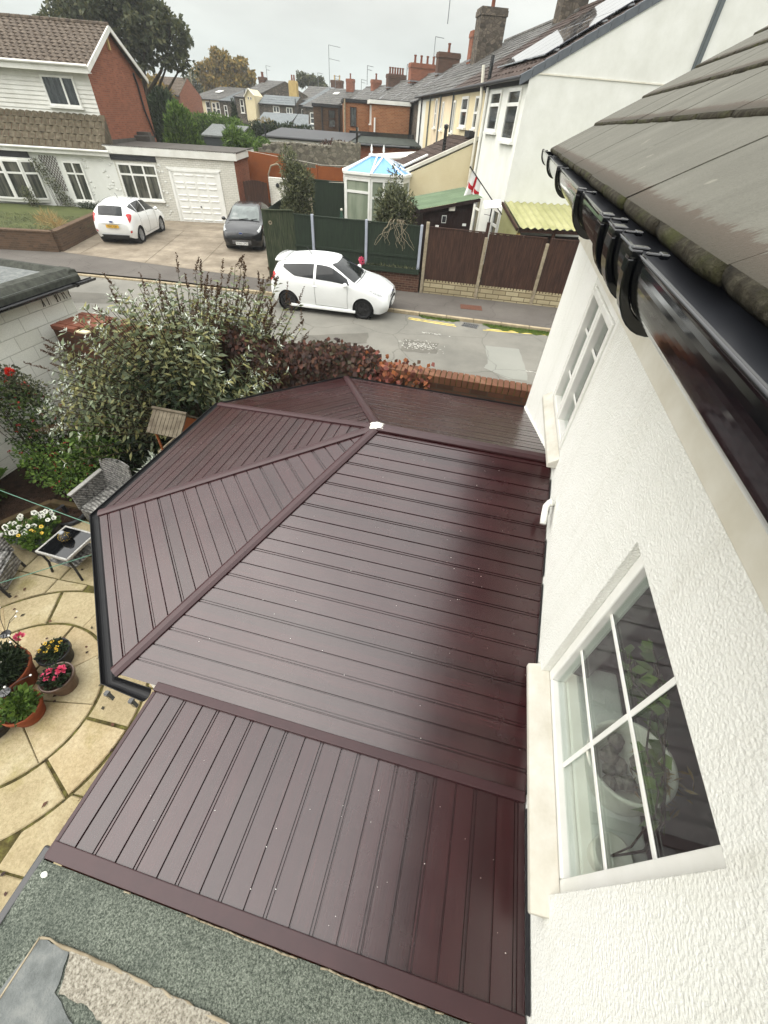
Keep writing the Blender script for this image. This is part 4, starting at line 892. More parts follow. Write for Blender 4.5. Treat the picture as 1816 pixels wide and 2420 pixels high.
m = MB(); m.quad((-2.95, .9, 2.6), (-2.95, 7.95, 2.6), (-2.95, 7.95, 5.5), (-2.95, 4.43, 7.18), (-2.95, .9, 5.5)); m.quad((-2.95, 7.95, -.2), (-13, 7.95, -.2), (-13, 7.95, 5.5), (-2.95, 7.95, 5.5)); m.quad((-2.95, 4.5, -.2), (-2.95, 7.95, -.2), (-2.95, 7.95, 2.6), (-2.95, 4.5, 2.6)); m.build('gable_wall', M['brick_red'], LH)
m = MB(); z = 4.0
while z < 5.5: m.add([(-13, .90, z), (-2.93, .90, z), (-2.93, .865, z), (-13, .865, z), (-13, .895, z + .15), (-2.93, .895, z + .15)], [(3, 2, 5, 4), (0, 1, 2, 3), (1, 5, 2)]); z += .15
m.build('weatherboarding', M['white_board'], LH)
m = MB(); tiles(m, (-13, .58, 5.62), (-2.72, .58, 5.62), (-13, 4.43, 7.24), (-2.72, 4.43, 7.24)); m.quad((-13, 8.28, 5.6), (-2.72, 8.28, 5.6), (-2.72, 4.43, 7.24), (-13, 4.43, 7.24))
for k in range(23): m.tube([(-13 + k * .45, 4.43, 7.25), (-12.58 + k * .45, 4.43, 7.255)], .1, 8)
m.build('roof', M['tile_brown'], LH)
m = MB(); tiles(m, (-13, -.2, 2.84), (-2.75, -.2, 2.84), (-13, .90, 4.06), (-2.75, .90, 4.06), .30); m.extr([(-2.755, -.2, 2.84), (-2.755, .9, 4.06), (-2.755, .9, 2.84)], (.012, 0, 0)); m.build('lower_roof', M['tile_olive'], LH)
m = MB(); m.box((-13, .50, 5.42), (-2.70, .56, 5.66)); m.box((-13, -.24, 2.62), (-2.66, -.19, 2.80)); m.box((-13, -.18, 2.64), (-2.70, .0, 2.66)); m.box((-13, .56, 5.44), (-2.73, .88, 5.47))
m.bar((-2.70, .50, 5.53), (-2.70, 4.43, 7.16), .05, .2); m.bar((-2.70, 4.43, 7.16), (-2.70, 8.3, 5.5), .05, .2); m.build('fascia_board', M['white_board'], LH)
m = MB(); m.tube([(-13, -.28, 2.80), (-2.62, -.28, 2.80)], .05, 8); m.tube([(-13, .46, 5.66), (-2.68, .46, 5.66)], .05, 8); m.build('gutter', M['white_board'], LH)
m = MB(); m.box((-2.9, -.10, 2.74), (3.44, -.05, 3.04)); m.extr([(3.44, -.10, 2.76), (3.44, -.1, 3.04), (3.56, 4.6, 3.04), (3.56, 4.6, 2.76)], (-.05, .01, 0)); m.build('garage_fascia', M['white_board'], LH)
m = MB(); m.quad((-2.95, -.05, 3.0), (3.4, -.05, 3.0), (3.52, 4.6, 3.03), (-2.95, 4.6, 3.03)); m.bar((-2.9, -.07, 3.04), (3.42, -.07, 3.04), .06, .05); m.bar((3.42, -.05, 3.04), (3.53, 4.55, 3.05), .08, .06); m.bar((-2.9, 1.0, 3.06), (-2.9, 4.5, 3.06), .1, .22); m.box((-2.92, 4.4, 3.0), (-2.1, 5.2, 3.26)); m.box((-2.92, 4.9, 3.0), (-2.3, 5.4, 3.4))
m.build('garage_roof', pm('garage_felt', C(112, 108, 102, .6), C(92, 88, 82, .6), 2, .9, .2, .3, 60), LH)
m = MB(); m.quad((.06, -.012, .02), (2.34, -.012, .02), (2.34, -.012, 2.2), (.06, -.012, 2.2))
for r_ in range(4):
    for c_ in range(4):
        u0, z0 = .16 + c_ * .535, .12 + r_ * .52
        for z1, z2 in ((z0 + .03, z0 + .11), (z0 + .34, z0 + .42)):
            m.add([(u0, -.013, z1), (u0 + .43, -.013, z1), (u0 + .43, -.013, z2), (u0, -.013, z2), (u0 + .02, -.034, z1 + .02), (u0 + .41, -.034, z1 + .02), (u0 + .41, -.034, z2 - .02), (u0 + .02, -.034, z2 - .02)], [(4, 5, 6, 7), (0, 1, 5, 4), (1, 2, 6, 5), (2, 3, 7, 6), (3, 0, 4, 7)])
for u in (.62, 1.2, 1.78): m.box((u - .008, -.02, .04), (u + .008, -.011, 2.18))
gd = m.build('garage_door', M['white_upvc'], LH)
m = MB(); m.blob((1.2, -.045, .78), .035); m.build('handle', M['black_plastic'], gd)
m = MB(); m.box((-.06, -.04, 0), (.06, -.001, 2.26)); m.box((2.34, -.04, 0), (2.46, -.001, 2.26)); m.box((-.06, -.04, 2.2), (2.46, -.001, 2.28)); m.box((-.14, -.02, 2.28), (2.54, -.001, 2.36)); m.build('door_frame', M['white_upvc'], gd)
window(LH, (-2.52, 0, .95), (1, 0), (0, -1), 1.88, 1.45, (.33, .66), (.70,), .075, 'pane'); window(LH, (-5.12, 0, .76), (1, 0), (0, -1), .92, 1.58, (.5,), (.70,), .07, 'pane')
window(LH, (-5.08, .87, 4.28), (1, 0), (0, -1), 1.45, 1.02, (.62,), (), .075, 'pane_dark'); window(LH, (-9.6, .87, 4.28), (1, 0), (0, -1), 1.7, 1.02, (.5,), (), .075, 'pane_dark')
for a_, b_ in (((-2.70, -.06, 2.5), (-.55, -.001, 2.70)), ((-9.6, -.10, 2.36), (-6.55, -.001, 2.60))): m = MB(); m.box(a_, b_); m.build('window_hood', M['black_matt'], LH)
# bow window in three facets
bp = [(-9.5, -.02), (-8.7, -.28), (-7.8, -.34), (-7.0, -.28), (-6.42, -.02)]
for (a, b) in zip(bp, bp[1:]):
    d = Vector((b[0] - a[0], b[1] - a[1])); L_ = d.length; d /= L_; window(LH, (a[0], a[1], .74), d, (d.y, -d.x), L_, 1.55, (), (.68,), .075, 'pane', sill=False)
m = MB(); m.extr([(x, y, .62) for x, y in bp], (0, 0, .11)); m.build('bow_sill', M['white_upvc'], LH); m = MB(); m.extr([(x, y - .02, 2.29) for x, y in bp], (0, 0, .08)); m.build('bow_head', M['white_upvc'], LH)
m = MB()
for _ in range(60):
    u = rnd.choice((rnd.uniform(-3.3, -2.75), rnd.uniform(-3.2, -2.7), rnd.uniform(-.62, -.3), rnd.uniform(-4.15, -3.95))); m.blob((u, -.005, rnd.uniform(.3, 2.5)), (.06, .012, .05), 6, 4, .5)
m.build('rough_stonework', M['white_render'], LH, smooth=True)
m = MB(); m.tube([(-2.90, 6.75, 5.75), (-2.88, 6.9, 5.3), (-2.88, 7.0, 4.3), (-2.86, 7.4, 3.5), (-2.86, 7.6, 3.1)], .05, 8); m.tube([(-2.86, 4.9, 3.2), (-2.86, 5.0, 4.4)], .0001, 4); m.build('drainpipe', M['black_matt'], LH)
m = MB(); m.box((-2.94, 4.22, 6.42), (-2.86, 4.38, 6.85)); m.build('alarm_box', M['buff_render'], LH)
m = MB(); m.box((-13, -.012, .05), (-2.9, -.001, .18)); m.build('plinth', M['brick_dark'], LH)
t = thing('trellis', 'brown diamond trellis fixed to the white wall by the bow window', 'trellis', (-17.02 - 5.75 * .951, 23.33 - 5.75 * .309, 1.0), R(18))
m = MB(); tl_ = [(-.42, 1.55), (.42, 1.55), (.42, .1), (.2, .1)]
for k in range(-9, 18):
    for sg in (1, -1):
        P = []
        for s_ in range(21):
            u = -.42 + .84 * s_ / 20; z = 1.0 + sg * (u * 1.35) + k * .17 - .8
            if .1 < z < 1.55 and u > -.42 + max(0, (1.45 - z)) * .45: P.append((u, z))
        if len(P) > 1: m.bar((P[0][0], -.03 + .006 * sg, P[0][1]), (P[-1][0], -.03 + .006 * sg, P[-1][1]), .012, .022, (0, 1, 0))
m.build('lattice', M['fence_brown'], t)
def lw(u, v, z): return (-17.02 + u * .951 - v * .309, 23.33 + u * .309 + v * .951, z)
rg = np.random.default_rng(31)
def cloud(n, boxes, sz, flat=(1, 1, 1)):
    P = []
    w_ = np.array([b[3] * b[4] * b[5] for b in boxes]); k = rg.choice(len(boxes), n, p=w_ / w_.sum())
    d = rvec(rg, n) * (rg.random(n) ** .4)[:, None]
    B = np.array(boxes)
    return B[k, :3] + d * B[k, 3:], d * flat
def bush(name, label, cat, loc, boxes, n, L, W, mat, up=.4, stems=0, group=None, part='foliage', spread=1.0, extra=None):
    """a shrub: leaf blades in ellipsoid clumps (cx,cy,cz,rx,ry,rz relative to loc) and woody stems"""
    t = thing(name, label, cat, loc, 0, group); P, d = cloud(n, boxes, 0); D = d * .8 + rg.normal(0, .6, (n, 3)) * spread + (0, 0, up); leafmesh(part, M[mat], P, D, rvec(rg, n) + (0, -.4, .9), rg.uniform(L * .6, L * 1.25, n), rg.uniform(W * .7, W * 1.2, n), t)
    if stems:
        m = MB()
        for b in boxes:
            for _ in range(stems):
                e = Vector((b[0] + rnd.uniform(-.7, .7) * b[3], b[1] + rnd.uniform(-.7, .7) * b[4], b[2] + rnd.uniform(-.3, .8) * b[5])); s0 = Vector((b[0] * .3, b[1] * .3, -.05)); mid_ = s0.lerp(e, .5) + Vector((rnd.uniform(-.1, .1), rnd.uniform(-.1, .1), .12 * b[5])); m.tube([s0, mid_, e], [.02, .014, .004] if b[5] > .5 else [.008, .006, .003], 5)
        m.build('stem', M['bark'], t)
    return t
bush('climber', 'straggly climber spilling from the diamond trellis down the white wall', 'climber', lw(-5.9, -.15, 0), [(-.35, -.1, 2.1, .45, .2, .3), (-.1, 0, 1.6, .32, .2, .4), (.15, .05, 1.05, .3, .2, .4), (.4, .1, .6, .3, .2, .4), (.5, .15, .2, .3, .25, .3)], 1500, .09, .04, 'leaf_olive', .1, 5)
bush('shrub', 'small green shrub growing at the foot of the white wall beside the dwarf wall', 'shrub', lw(-4.4, -.5, .3), [(0, 0, .25, .55, .3, .25), (.5, 0, .2, .3, .25, .2)], 700, .09, .04, 'leaf_dark', .4, 4)
bush('shrub', 'thin upright shrub beneath the right end of the bow window', 'shrub', lw(-6.9, -.75, .3), [(0, 0, .5, .35, .3, .5), (-.2, 0, .75, .25, .2, .3)], 420, .1, .045, 'leaf_olive', .5, 6)
bush('shrub', 'rust brown feathery shrub at the left edge of the raised lawn', 'shrub', lw(-10.3, -2.6, .3), [(0, 0, .5, .7, .5, .55)], 900, .16, .02, 'dead_flower', .6, 5)
bush('dry_grass_clump', 'straw coloured dry grass clump behind the brick planter wall corner', 'grass clump', (-18.5, 16.6, .55), [(0, 0, .25, .5, .3, .3), (.5, -.1, .2, .3, .25, .25)], 420, .35, .018, 'straw', .7, 0)
# brick planter wall with raised lawn
t = thing('planter_wall', 'low brown brick retaining wall round the raised lawn by the drive', 'wall', (-17.2, 15.5, 0))
cn = [(-32, 11.2), (-17.25, 15.42), (-18.75, 19.4), (-19.5, 21.6)]
m = MB()
for a, b in zip(cn, cn[1:]): m.bar((a[0], a[1], .3), (b[0], b[1], .3), .22, .86)
m.build('brickwork', M['brick_brown'], t, w=True)
m = MB()
for a, b in zip(cn, cn[1:]): m.bar((a[0], a[1], .765), (b[0], b[1], .765), .27, .066)
m.build('coping', pm('coping_brown', C(120, 98, 78, .6), C(92, 74, 60, .6), 9, .9, .2, .4, 40), t, w=True, bevel=.01)
m = MB(); m.quad((-32, 11.4, .52), (-17.4, 15.5, .52), (-18.9, 19.4, .52), (-19.7, 22.3, .52), (-33, 18, .52)); struct('lawn', m, M['grass'])
N = 5000; uu = rg.random((N, 2)); P = np.stack([-24 + 6.2 * uu[:, 0], 14.1 + uu[:, 0] * 1.6 + uu[:, 1] * 4.2, np.full(N, .52)], 1)
tag(leafmesh('lawn_grass', M['leaf_olive'], P, np.stack([rg.normal(0, .5, N), rg.normal(0, .5, N), np.ones(N)], 1), rvec(rg, N), rg.uniform(.04, .1, N), .014), 'short green grass of the raised lawn behind the brick planter wall', 'grass', kind='stuff')
# ---------------------------------------------------------------- fences
FA = R(4); FO = Vector((-2.41, 16.42, 0)); FD = Vector((math.cos(FA), math.sin(FA), 0)); FN = Vector((-math.sin(FA), math.cos(FA), 0))
FM = frame(FO, FA)
def boards(mb, x0, x1, z0, z1, y=0, w_=.11, th=.018, jag=.01, T=None):
    x = x0; k = 0
    while x < x1 - .02:
        x2 = min(x + w_, x1); dz = rnd.uniform(-jag, jag)
        mb.add([(x, y, z0), (x2 + .006, y + .008, z0), (x2 + .006, y - th * .30, z0), (x, y - th, z0)] + [(x, y, z1 + dz), (x2 + .006, y + .008, z1 + dz), (x2 + .006, y - th * .30, z1 + dz), (x, y - th, z1 + dz)], [(0, 1, 2, 3), (7, 6, 5, 4), (0, 4, 5, 1), (1, 5, 6, 2), (2, 6, 7, 3), (3, 7, 4, 0)]); x = x2
bf = thing('brown_fence', 'dark brown closeboard fence with concrete posts and stone faced gravel boards', 'fence', FO, FA)
xs_ = [-.06, 1.95, 3.97, 5.98]
for a, b in zip(xs_, xs_[1:]):
    m = MB(); boards(m, a + .07, b - .05, .50, 2.10); m.box((a + .07, .01, 1.8), (b - .05, .05, 1.88)); m.box((a + .07, .01, .8), (b - .05, .05, .88)); m.box((a + .07, -.03, 2.112), (b - .05, .03, 2.14)); m.build('panel', M['fence_brown'], bf)
    m = MB(); m.box((a + .065, -.015, -.05), (b - .05, .025, .55))
    m.build('gravel_board', M['stone_panel'], bf)
for i, x in enumerate(xs_):
    m = MB(); m.box((x - .055, -.06, -.1), (x + .055, .05, 1.98 if i else 2.26)); m.build('post', M['concrete_post'], bf, bevel=.012)
gf = thing('green_fence', 'dark green board fence with pale grey posts on a low brick wall', 'fence', FO - FD * .2, FA)
ps = [-4.75, -3.92, -1.98, -.06]
for a, b in zip(ps, ps[1:]):
    m = MB(); boards(m, a + .05, b - .05, .74, 2.10, .02); m.box((a + .05, -.02, 1.16), (b - .05, .0, 1.23)); m.box((a + .04, -.02, 2.10), (b - .04, .04, 2.13)); m.build('panel', M['fence_green'], gf)
for x in ps: m = MB(); m.box((x - .045, -.05, .7), (x + .045, .05, 2.16)); m.build('post', M['grey_post'], gf, bevel=.008)
m = MB(); m.box((-2.15, -.18, .70), (-.0, .10, .715)); m.box((-2.15, -.20, .70), (-.0, -.17, .86)); m.box((-2.15, -.17, .70), (-2.12, .1, .86)); m.box((-.03, -.17, .70), (-.0, .1, .86)); m.build('trough', M['fence_green'], gf)
m = MB(); m.box((-4.8, -.09, -.1), (.02, .11, .70)); m.build('brick_base', M['brick_dark'], gf)
m = MB(); m.box((-2.1, -.165, .716), (-.04, .0, .83)); m.build('soil', M['soil'], gf)
P = [FO + FD * (-.2 + rnd.uniform(-2.1, -.05)) + FN * rnd.uniform(-.15, .03) + Vector((0, 0, .82)) for _ in range(260)]
tag(leafmesh('trough_plants', M['leaf_olive'], np.array([tuple(p) for p in P]), rg.normal(0, .7, (260, 3)) + (0, 0, .8), rvec(rg, 260), rg.uniform(.05, .16, 260), .03), 'sparse yellowing plants in the green trough on the brick wall', 'plants', kind='stuff')
wf = thing('side_fence', 'weathered green board fence return beside the black hatchback', 'fence', (-8.1, 15.60, 0), 0)
wd = (Vector((-7.22, 16.08)) - Vector((-8.1, 15.6))); wa = math.atan2(wd.y, wd.x); W_T = Matrix.Rotation(wa, 4, 'Z')
m = MB(W_T); boards(m, 0, wd.length, .05, 2.2, 0, .12); m.build('panel', M['fence_green_old'], wf)
m = MB(W_T); m.box((-.05, -.03, 0), (.04, .06, 2.24)); m.box((wd.length - .03, -.01, 0), (wd.length + .03, .06, 2.2)); m.bar((0, -.02, 2.22), (wd.length, -.02, 2.22), .08, .03); m.build('post', M['fence_green_old'], wf)
m = MB(W_T); m.lathe([(.03, 0), (.06, 0), (.06, .03), (.03, .03), (.03, 0)], (.2, -.05, 1.86), 14, 'Y'); m.build('bracket', M['concrete_post'], wf)
bd2 = Vector((-9.7, 22.6)) - Vector((-8.12, 15.75)); wa2 = math.atan2(bd2.y, bd2.x)
m = MB(Matrix.Rotation(wa2, 4, 'Z')); boards(m, .1, bd2.length, .05, 2.16, 0, .13); m.build('panel', M['fence_green'], wf)
bush('flower', 'bright pink flower head in the green trough behind the parked white car', 'flower', tuple(FO + FD * -2.3 + FN * -.2 + Vector((0, 0, .84))), [(0, 0, .12, .09, .07, .12)], 120, .06, .05, 'petal_pink', .3, 2, part='petals')
# ---------------------------------------------------------------- terrace running away on the right; local x along the row, +y out over the gardens
TO = (-.16, 19.0, 0); TZ = R(110); TM = frame(TO, TZ)
def tw(x, y, z=0): v = TM @ Vector((x, y, z)); return (v.x, v.y, v.z)
EV, RG, RY = 5.85, 8.65, -5.3              # eave height, ridge height, ridge line
def rz_(y): return EV + (0.2 - y) * (RG - EV) / (.2 - RY)
def house(name, label, x0, x1, wall, roof, group=None, gable=False, wallname='wall', back=True, tile=True):
    t = thing(name, label, 'house', tw(x0, 0), TZ, group); L_ = x1 - x0; m = MB()
    m.quad((0, 0, -.2), (L_, 0, -.2), (L_, 0, EV), (0, 0, EV)); m.quad((L_, 0, -.2), (L_, -10.6, -.2), (L_, -10.6, EV), (L_, RY, RG - .08), (L_, 0, EV)); m.quad((0, -10.6, -.2), (L_, -10.6, -.2), (L_, -10.6, EV), (0, -10.6, EV))
    m.quad((0, 0, -.2), (0, -10.6, -.2), (0, -10.6, EV), (0, RY, RG - .08), (0, 0, EV)); m.build(wallname, M[wall], t)
    m = MB(); e = -.02 if gable else 0
    F = [(e, .22, EV - .01), (L_, .22, EV - .01), (L_, RY, RG), (e, RY, RG)]; D = Vector((0, RY - .22, RG - EV)).normalized()
    if tile: tiles(m, F[0], F[1], F[3], F[2], .45, .38, .03, .008, tile == 'wave')
    else: m.quad(*F)
    m.quad((e, RY, RG), (L_, RY, RG), (L_, -10.9, EV), (e, -10.9, EV)); m.quad((e, .2, EV - .03), (L_, .2, EV - .03), (L_, RY, RG - .03), (e, RY, RG - .03))
    for k in range(int(L_ / .45)): m.tube([(k * .45, RY, RG + .0), (k * .45 + .42, RY, RG + .01)], .11, 8)
    m.build('roof', M[roof], t)
    m = MB(); m.tube([(0, .27, EV - .03), (L_, .27, EV - .03)], .055, 8); m.box((0, .005, EV - .16), (L_, .04, EV - .02)); m.build('gutter', M['black_matt'], t)
    return t
def tpipe(t, x, z0, z1, mat='black_matt', r=.045, name='drainpipe', y=.07): m = MB(); m.tube([(x, y, z0), (x, y, z1 - .3), (x, y + .0, z1)], r, 8); return m.build(name, M[mat], t)
def chimney(t, x, y, w, d, z0, z1, pots, mat='brick_red', pm_='chimney_pot', capm='brick_dark', ph=.55):
    m = MB(); m.box((x - w / 2, y - d / 2, z0), (x + w / 2, y + d / 2, z1)); m.box((x - w / 2 - .05, y - d / 2 - .05, z1 - .28), (x + w / 2 + .05, y + d / 2 + .05, z1 - .06)); m.box((x - w / 2 - .02, y - d / 2 - .02, z1 - .058), (x + w / 2 + .02, y + d / 2 + .02, z1 + .04))
    c = m.build('chimney', M[mat], t)
    m = MB(); m.bar((x, y + d / 2 + .03, z0 + .15), (x, y - d / 2, z0 + .15), w + .16, .1); m.build('flashing', M['lead'], c)
    for i in range(pots):
        m = MB(); m.lathe([(.13, 0), (.14, .04), (.11, .08), (.10, ph * .8), (.13, ph * .84), (.13, ph), (.09, ph), (.08, ph * .5)], (x, y + (d - .34) * ((i + .5) / pots - .5) if d >= w else y, z1 + .04) if d >= w else (x + (w - .2) * ((i + .5) / pots - .5), y, z1 + .04), 10); m.build('chimney_pot', M[pm_], c)
    return c
# end terrace: white render, solar panels
t = house('end_terrace_house', 'white rendered end terrace house with solar panels and white gable behind the brown fence', 0, 4.62, 'white_render', 'tile_dark', gable=True, tile='wave')
m = MB()
for k in range(16):
    f0, f1 = k / 16, (k + .97) / 16; y0, y1 = .3 + (RY - .3) * f0, .3 + (RY - .3) * f1; m.add([(-.03, y0, rz_(y0) - .16), (-.03, y1, rz_(y1) - .16), (-.03, y1, rz_(y1) + .05), (-.03, y0, rz_(y0) + .07), (.13, y0, rz_(y0) + .07), (.13, y1, rz_(y1) + .05)], [(0, 1, 2, 3), (3, 2, 5, 4), (0, 3, 4)])
m.build('verge_tile', pm('verge_grey', C(112, 118, 124, .66), C(98, 104, 110, .66), 3, .6, .3), t)
m = MB(); m.box((-.022, -10, 5.905), (-.003, -.1, 5.94)); m.build('bead', M['cream_upvc'], t)
m = MB(); m.box((-.06, -5.42, 0), (-.003, -5.22, 8.5)); m.build('gable_strip', M['slate_blue'], t)
sp = None
for c_ in range(5):
    for r_ in range(2):
        x0, x1 = .75 + c_ * 1.03, .75 + c_ * 1.03 + 1.0; y0, y1 = -.62 - r_ * 1.98, -.62 - r_ * 1.98 - 1.94
        m = MB(); m.extr([(x0, y0, rz_(y0) + .11), (x1, y0, rz_(y0) + .11), (x1, y1, rz_(y1) + .11), (x0, y1, rz_(y1) + .11)], (0, .0, .04)); m.build('solar_panel', M['solar'], t, bevel=.006)
m = MB()
for y in (-.9, -2.2, -2.9, -4.2): m.box((.45, y - .02, rz_(y) + .06), (6.0, y + .02, rz_(y) + .1))
m.build('panel_rail', M['metal'], t)
window(t, (.36, 0, 4.32), (1, 0), (0, 1), 1.32, 1.32, (), (.70,), .09, 'pane_dark'); window(t, (2.45, 0, 4.52), (1, 0), (0, 1), 1.3, 1.12, (), (.66,), .09, 'pane_dark')
window(t, (2.62, 0, 1.05), (1, 0), (0, 1), .78, 1.5, (), (.7,), .07, 'pane'); window(t, (.08, 0, .1), (1, 0), (0, 1), .72, 2.36, (), ((0, 1, .78),), .09, 'pane_dark', sill=False)
tpipe(t, 4.25, .2, 5.75, 'white_upvc', .06); m = MB(); m.tube([(4.62, .16, .2), (4.62, .16, 5.3), (4.7, .2, 5.75), (4.75, .25, 6.35)], .06, 10); m.build('soil_pipe', M['cream_upvc'], t)
m = MB(); m.tube([(4.45, .05, 5.6), (4.45, .02, 6.6)], .07, 10); m.build('flue', M['black_plastic'], t)
# cream neighbours
t = house('terrace_house', 'cream rendered terrace house with black dish box and two white sash windows', 4.62, 10.2, 'cream_render', 'tile_dark', 'terraced houses on the right', tile=True)
window(t, (.70, 0, 4.55), (1, 0), (0, 1), .62, 1.0, (), (.5,), .07, 'pane'); window(t, (2.55, 0, 4.57), (1, 0), (0, 1), 1.2, 1.02, (), (.55,), .09, 'pane_dark'); window(t, (5.0, 0, 4.35), (1, 0), (0, 1), .45, 1.15, (), (), .08, 'pane')
m = MB(); m.box((.65, .0, 4.28), (1.5, .28, 4.50)); m.build('window_box', M['black_matt'], t); tpipe(t, 5.56, .2, 5.8, 'slate_blue')
chimney(t, 6.4, -5.2, .8, 1.2, 8.1, 9.7, 2, 'rubble_dark')
t = house('terrace_house', 'peach rendered terrace house with thin windows and grey drainpipes', 10.2, 15.6, 'peach_render', 'slate', 'terraced houses on the right')
window(t, (2.2 - .03, 0, 4.4), (1, 0), (0, 1), .4, 1.1, (), (), .07, 'pane_dark'); window(t, (4.1, 0, 4.45), (1, 0), (0, 1), .5, 1.2, (), (.5,), .07, 'pane'); tpipe(t, 3.1, .2, 5.8, 'slate_blue')
chimney(t, 8.4, -3.5, 1.2, 1.5, 6.9, 9.55, 1, 'rubble_dark', 'chimney_pot')
t = house('terrace_house', 'cream and white terrace house at the far end of the rendered row', 15.6, 21.2, 'white_render', 'slate', 'terraced houses on the right')
m = MB(); m.quad((0, .004, 0), (2.6, .004, 0), (2.6, .004, 5.6), (0, .004, 5.6)); m.build('cream_panel', M['cream_render'], t); tpipe(t, .9, .2, 5.8, 'slate_blue'); tpipe(t, 3.9, .2, 5.8)
chimney(t, 8.5, -4.9, .8, 1.6, 8.0, 9.2, 2, 'brick_red')
lab = ['dark stone terrace house just beyond the orange brick extension', 'second slate roofed terrace house beyond the extension with broad red chimney', 'third terrace house up the row with patched slate roof', 'fourth terrace house along with row of chimney pots', 'farthest slate terrace house with tall red stack near the yellow chimney']
HX, HA = Vector(tw(21.2, 0)), TZ + R(1.5)
for i, lb in enumerate(lab):
    x0 = 0; t = house('terrace_house', lb, 0, 8.2, 'rubble_dark', 'slate', 'terraced houses on the right'); t.location = (HX.x, HX.y, -.2 * (i + 1)); t.rotation_euler[2] = HA; HX = HX + Vector((math.cos(HA), math.sin(HA), 0)) * 8.2; HA += R(3.4)
    m = MB()
    for _ in range(5):
        y = rnd.uniform(-4.2, -.5); x = rnd.uniform(.6, 7.4); m.quad(*[(x + u_, y + v_, rz_(y + v_) + .075) for u_, v_ in ((0, 0), (.3, 0), (.32, -rnd.uniform(.3, 1.2)), (.02, -.5))])
    m.build('roof_patch', M['lead'], t)
    tpipe(t, 3, .2, 5.8); window(t, (5, 0, 4.3), (1, 0), (0, 1), .9, 1.2, (.5,), (.5,), .07, 'pane')
    w_, d_, z_, n_ = [(.8, 2.0, 9.5, 1), (.8, 1.9, 9.4, 1), (.9, 2.9, 9.35, 4), (.8, 2.2, 9.2, 6), (.8, 1.2, 9.2, 1)][i]; chimney(t, 3.0 + (i % 2), -4.9, w_, d_, 8.0, z_, n_, 'brick_dark' if i % 2 else 'brick_red')
    if i == 2: chimney(t, 6.6, -5.2, .8, 1.3, 8.1, z_ - .3, 1, 'brick_red')
# yellow corrugated lean-to on the gable
t = thing('lean_to', 'timber lean-to with pale yellow corrugated roof against the white gable', 'lean-to', tw(-1, -1.5), TZ)
m = MB(); n = 36
def yr(y): return .025 * math.cos(y * 6.2832 / .26)
Y0, Y1 = .0, -3.4; X0, X1 = -2.1, .0; ox, oy = 1.0, 1.5
V = []
for k in range(n * 4 + 1):
    y = Y0 + (Y1 - Y0) * k / (n * 4); V += [(X0 + ox, y + oy, 2.28 + yr(y)), (X1 + ox - .005, y + oy, 2.74 + yr(y))]
m.add(V, [(2 * k, 2 * k + 1, 2 * k + 3, 2 * k + 2) for k in range(n * 4)]); m.build('corrugated_roof', M['yellow_sheet'], t, smooth=True)
m = MB(); m.extr([(-1.0, 1.52, .0), (-1.0, 1.52, 2.25), (.95, 1.52, 2.7), (.95, 1.52, .0)], (0, -.03, 0)); m.build('side_sheet', M['yellow_sheet'], t)
m = MB()
for y in (1.45, .2, -1.7): m.box((-1.03, y - .05, 0), (-.94, y + .05, 2.24))
m.bar((-1.0, 1.5, 2.2), (-1.0, -1.9, 2.2), .06, .12); m.bar((-1.02, 1.55, 2.22), (1.0, 1.55, 2.68), .06, .09); m.build('frame', M['fence_brown'], t)
m = MB(); boards(m, -1.0, .9, .0, 1.4, 0, .12, T=None); m.build('boarding', M['fence_orange'], t)
m = MB(); m.box((-.8, -1.6, .0), (-.2, .9, 1.95)); m.build('crate_stack', M['fence_brown'], t, bevel=.02)
bush('climber', 'small yellowing climber on the left post of the yellow lean-to', 'climber', tw(-2.15, .05, 1.2), [(0, 0, .5, .18, .18, .45)], 220, .1, .07, 'leaf_autumn', .1, 4)
# cream lean-to extension with brown tiles
t = thing('cream_extension', 'cream rendered lean-to extension with brown tiled roof and rooflight', 'extension', tw(4.7, 1.9), TZ); oy = 1.9
sl = (4.2 - 2.75) / 3.6
m = MB(); m.quad((0, -oy, -.2), (0, 3.6 - oy, -.2), (0, 3.6 - oy, 2.72), (0, -oy, 4.18)); m.quad((0, 3.6 - oy, -.2), (4.8, 3.6 - oy, -.2), (4.8, 3.6 - oy, 2.7), (0, 3.6 - oy, 2.7)); m.quad((4.8, -oy, -.2), (4.8, 3.6 - oy, -.2), (4.8, 3.6 - oy, 2.72), (4.8, -oy, 4.18)); m.build('wall', M['cream_render'], t)
m = MB(); tiles(m, (.1, 3.85 - oy, 2.70), (4.8, 3.85 - oy, 2.70), (.1, .01 - oy, 4.28), (4.8, .01 - oy, 4.28), .34, .34, .035); m.build('roof', M['tile_dark'], t)
m = MB(); m.bar((.02, 3.8 - oy, 2.78), (.02, -oy, 4.3), .12, .12); m.build('verge', M['cream_upvc'], t)
def er(y): return 4.28 - y * (4.28 - 2.70) / 3.85
m = MB(); m.extr([(1.0, 3.0 - oy, er(3.0) + .08), (1.0, 1.9 - oy, er(1.9) + .08), (1.35, 1.9 - oy, er(1.9) + .08), (1.35, 3.0 - oy, er(3.0) + .08)], (0, 0, .06)); m.build('rooflight', M['white_upvc'], t)
m = MB(); m.tube([(.9, 1.25 - oy, 3.75), (.9, 1.25 - oy, 4.5)], .07, 10); m.lathe([(.07, 4.5), (.10, 4.52), (.10, 4.62), (.0, 4.66)], (.9, 1.25 - oy, 0), 10); m.build('flue', M['black_plastic'], t)
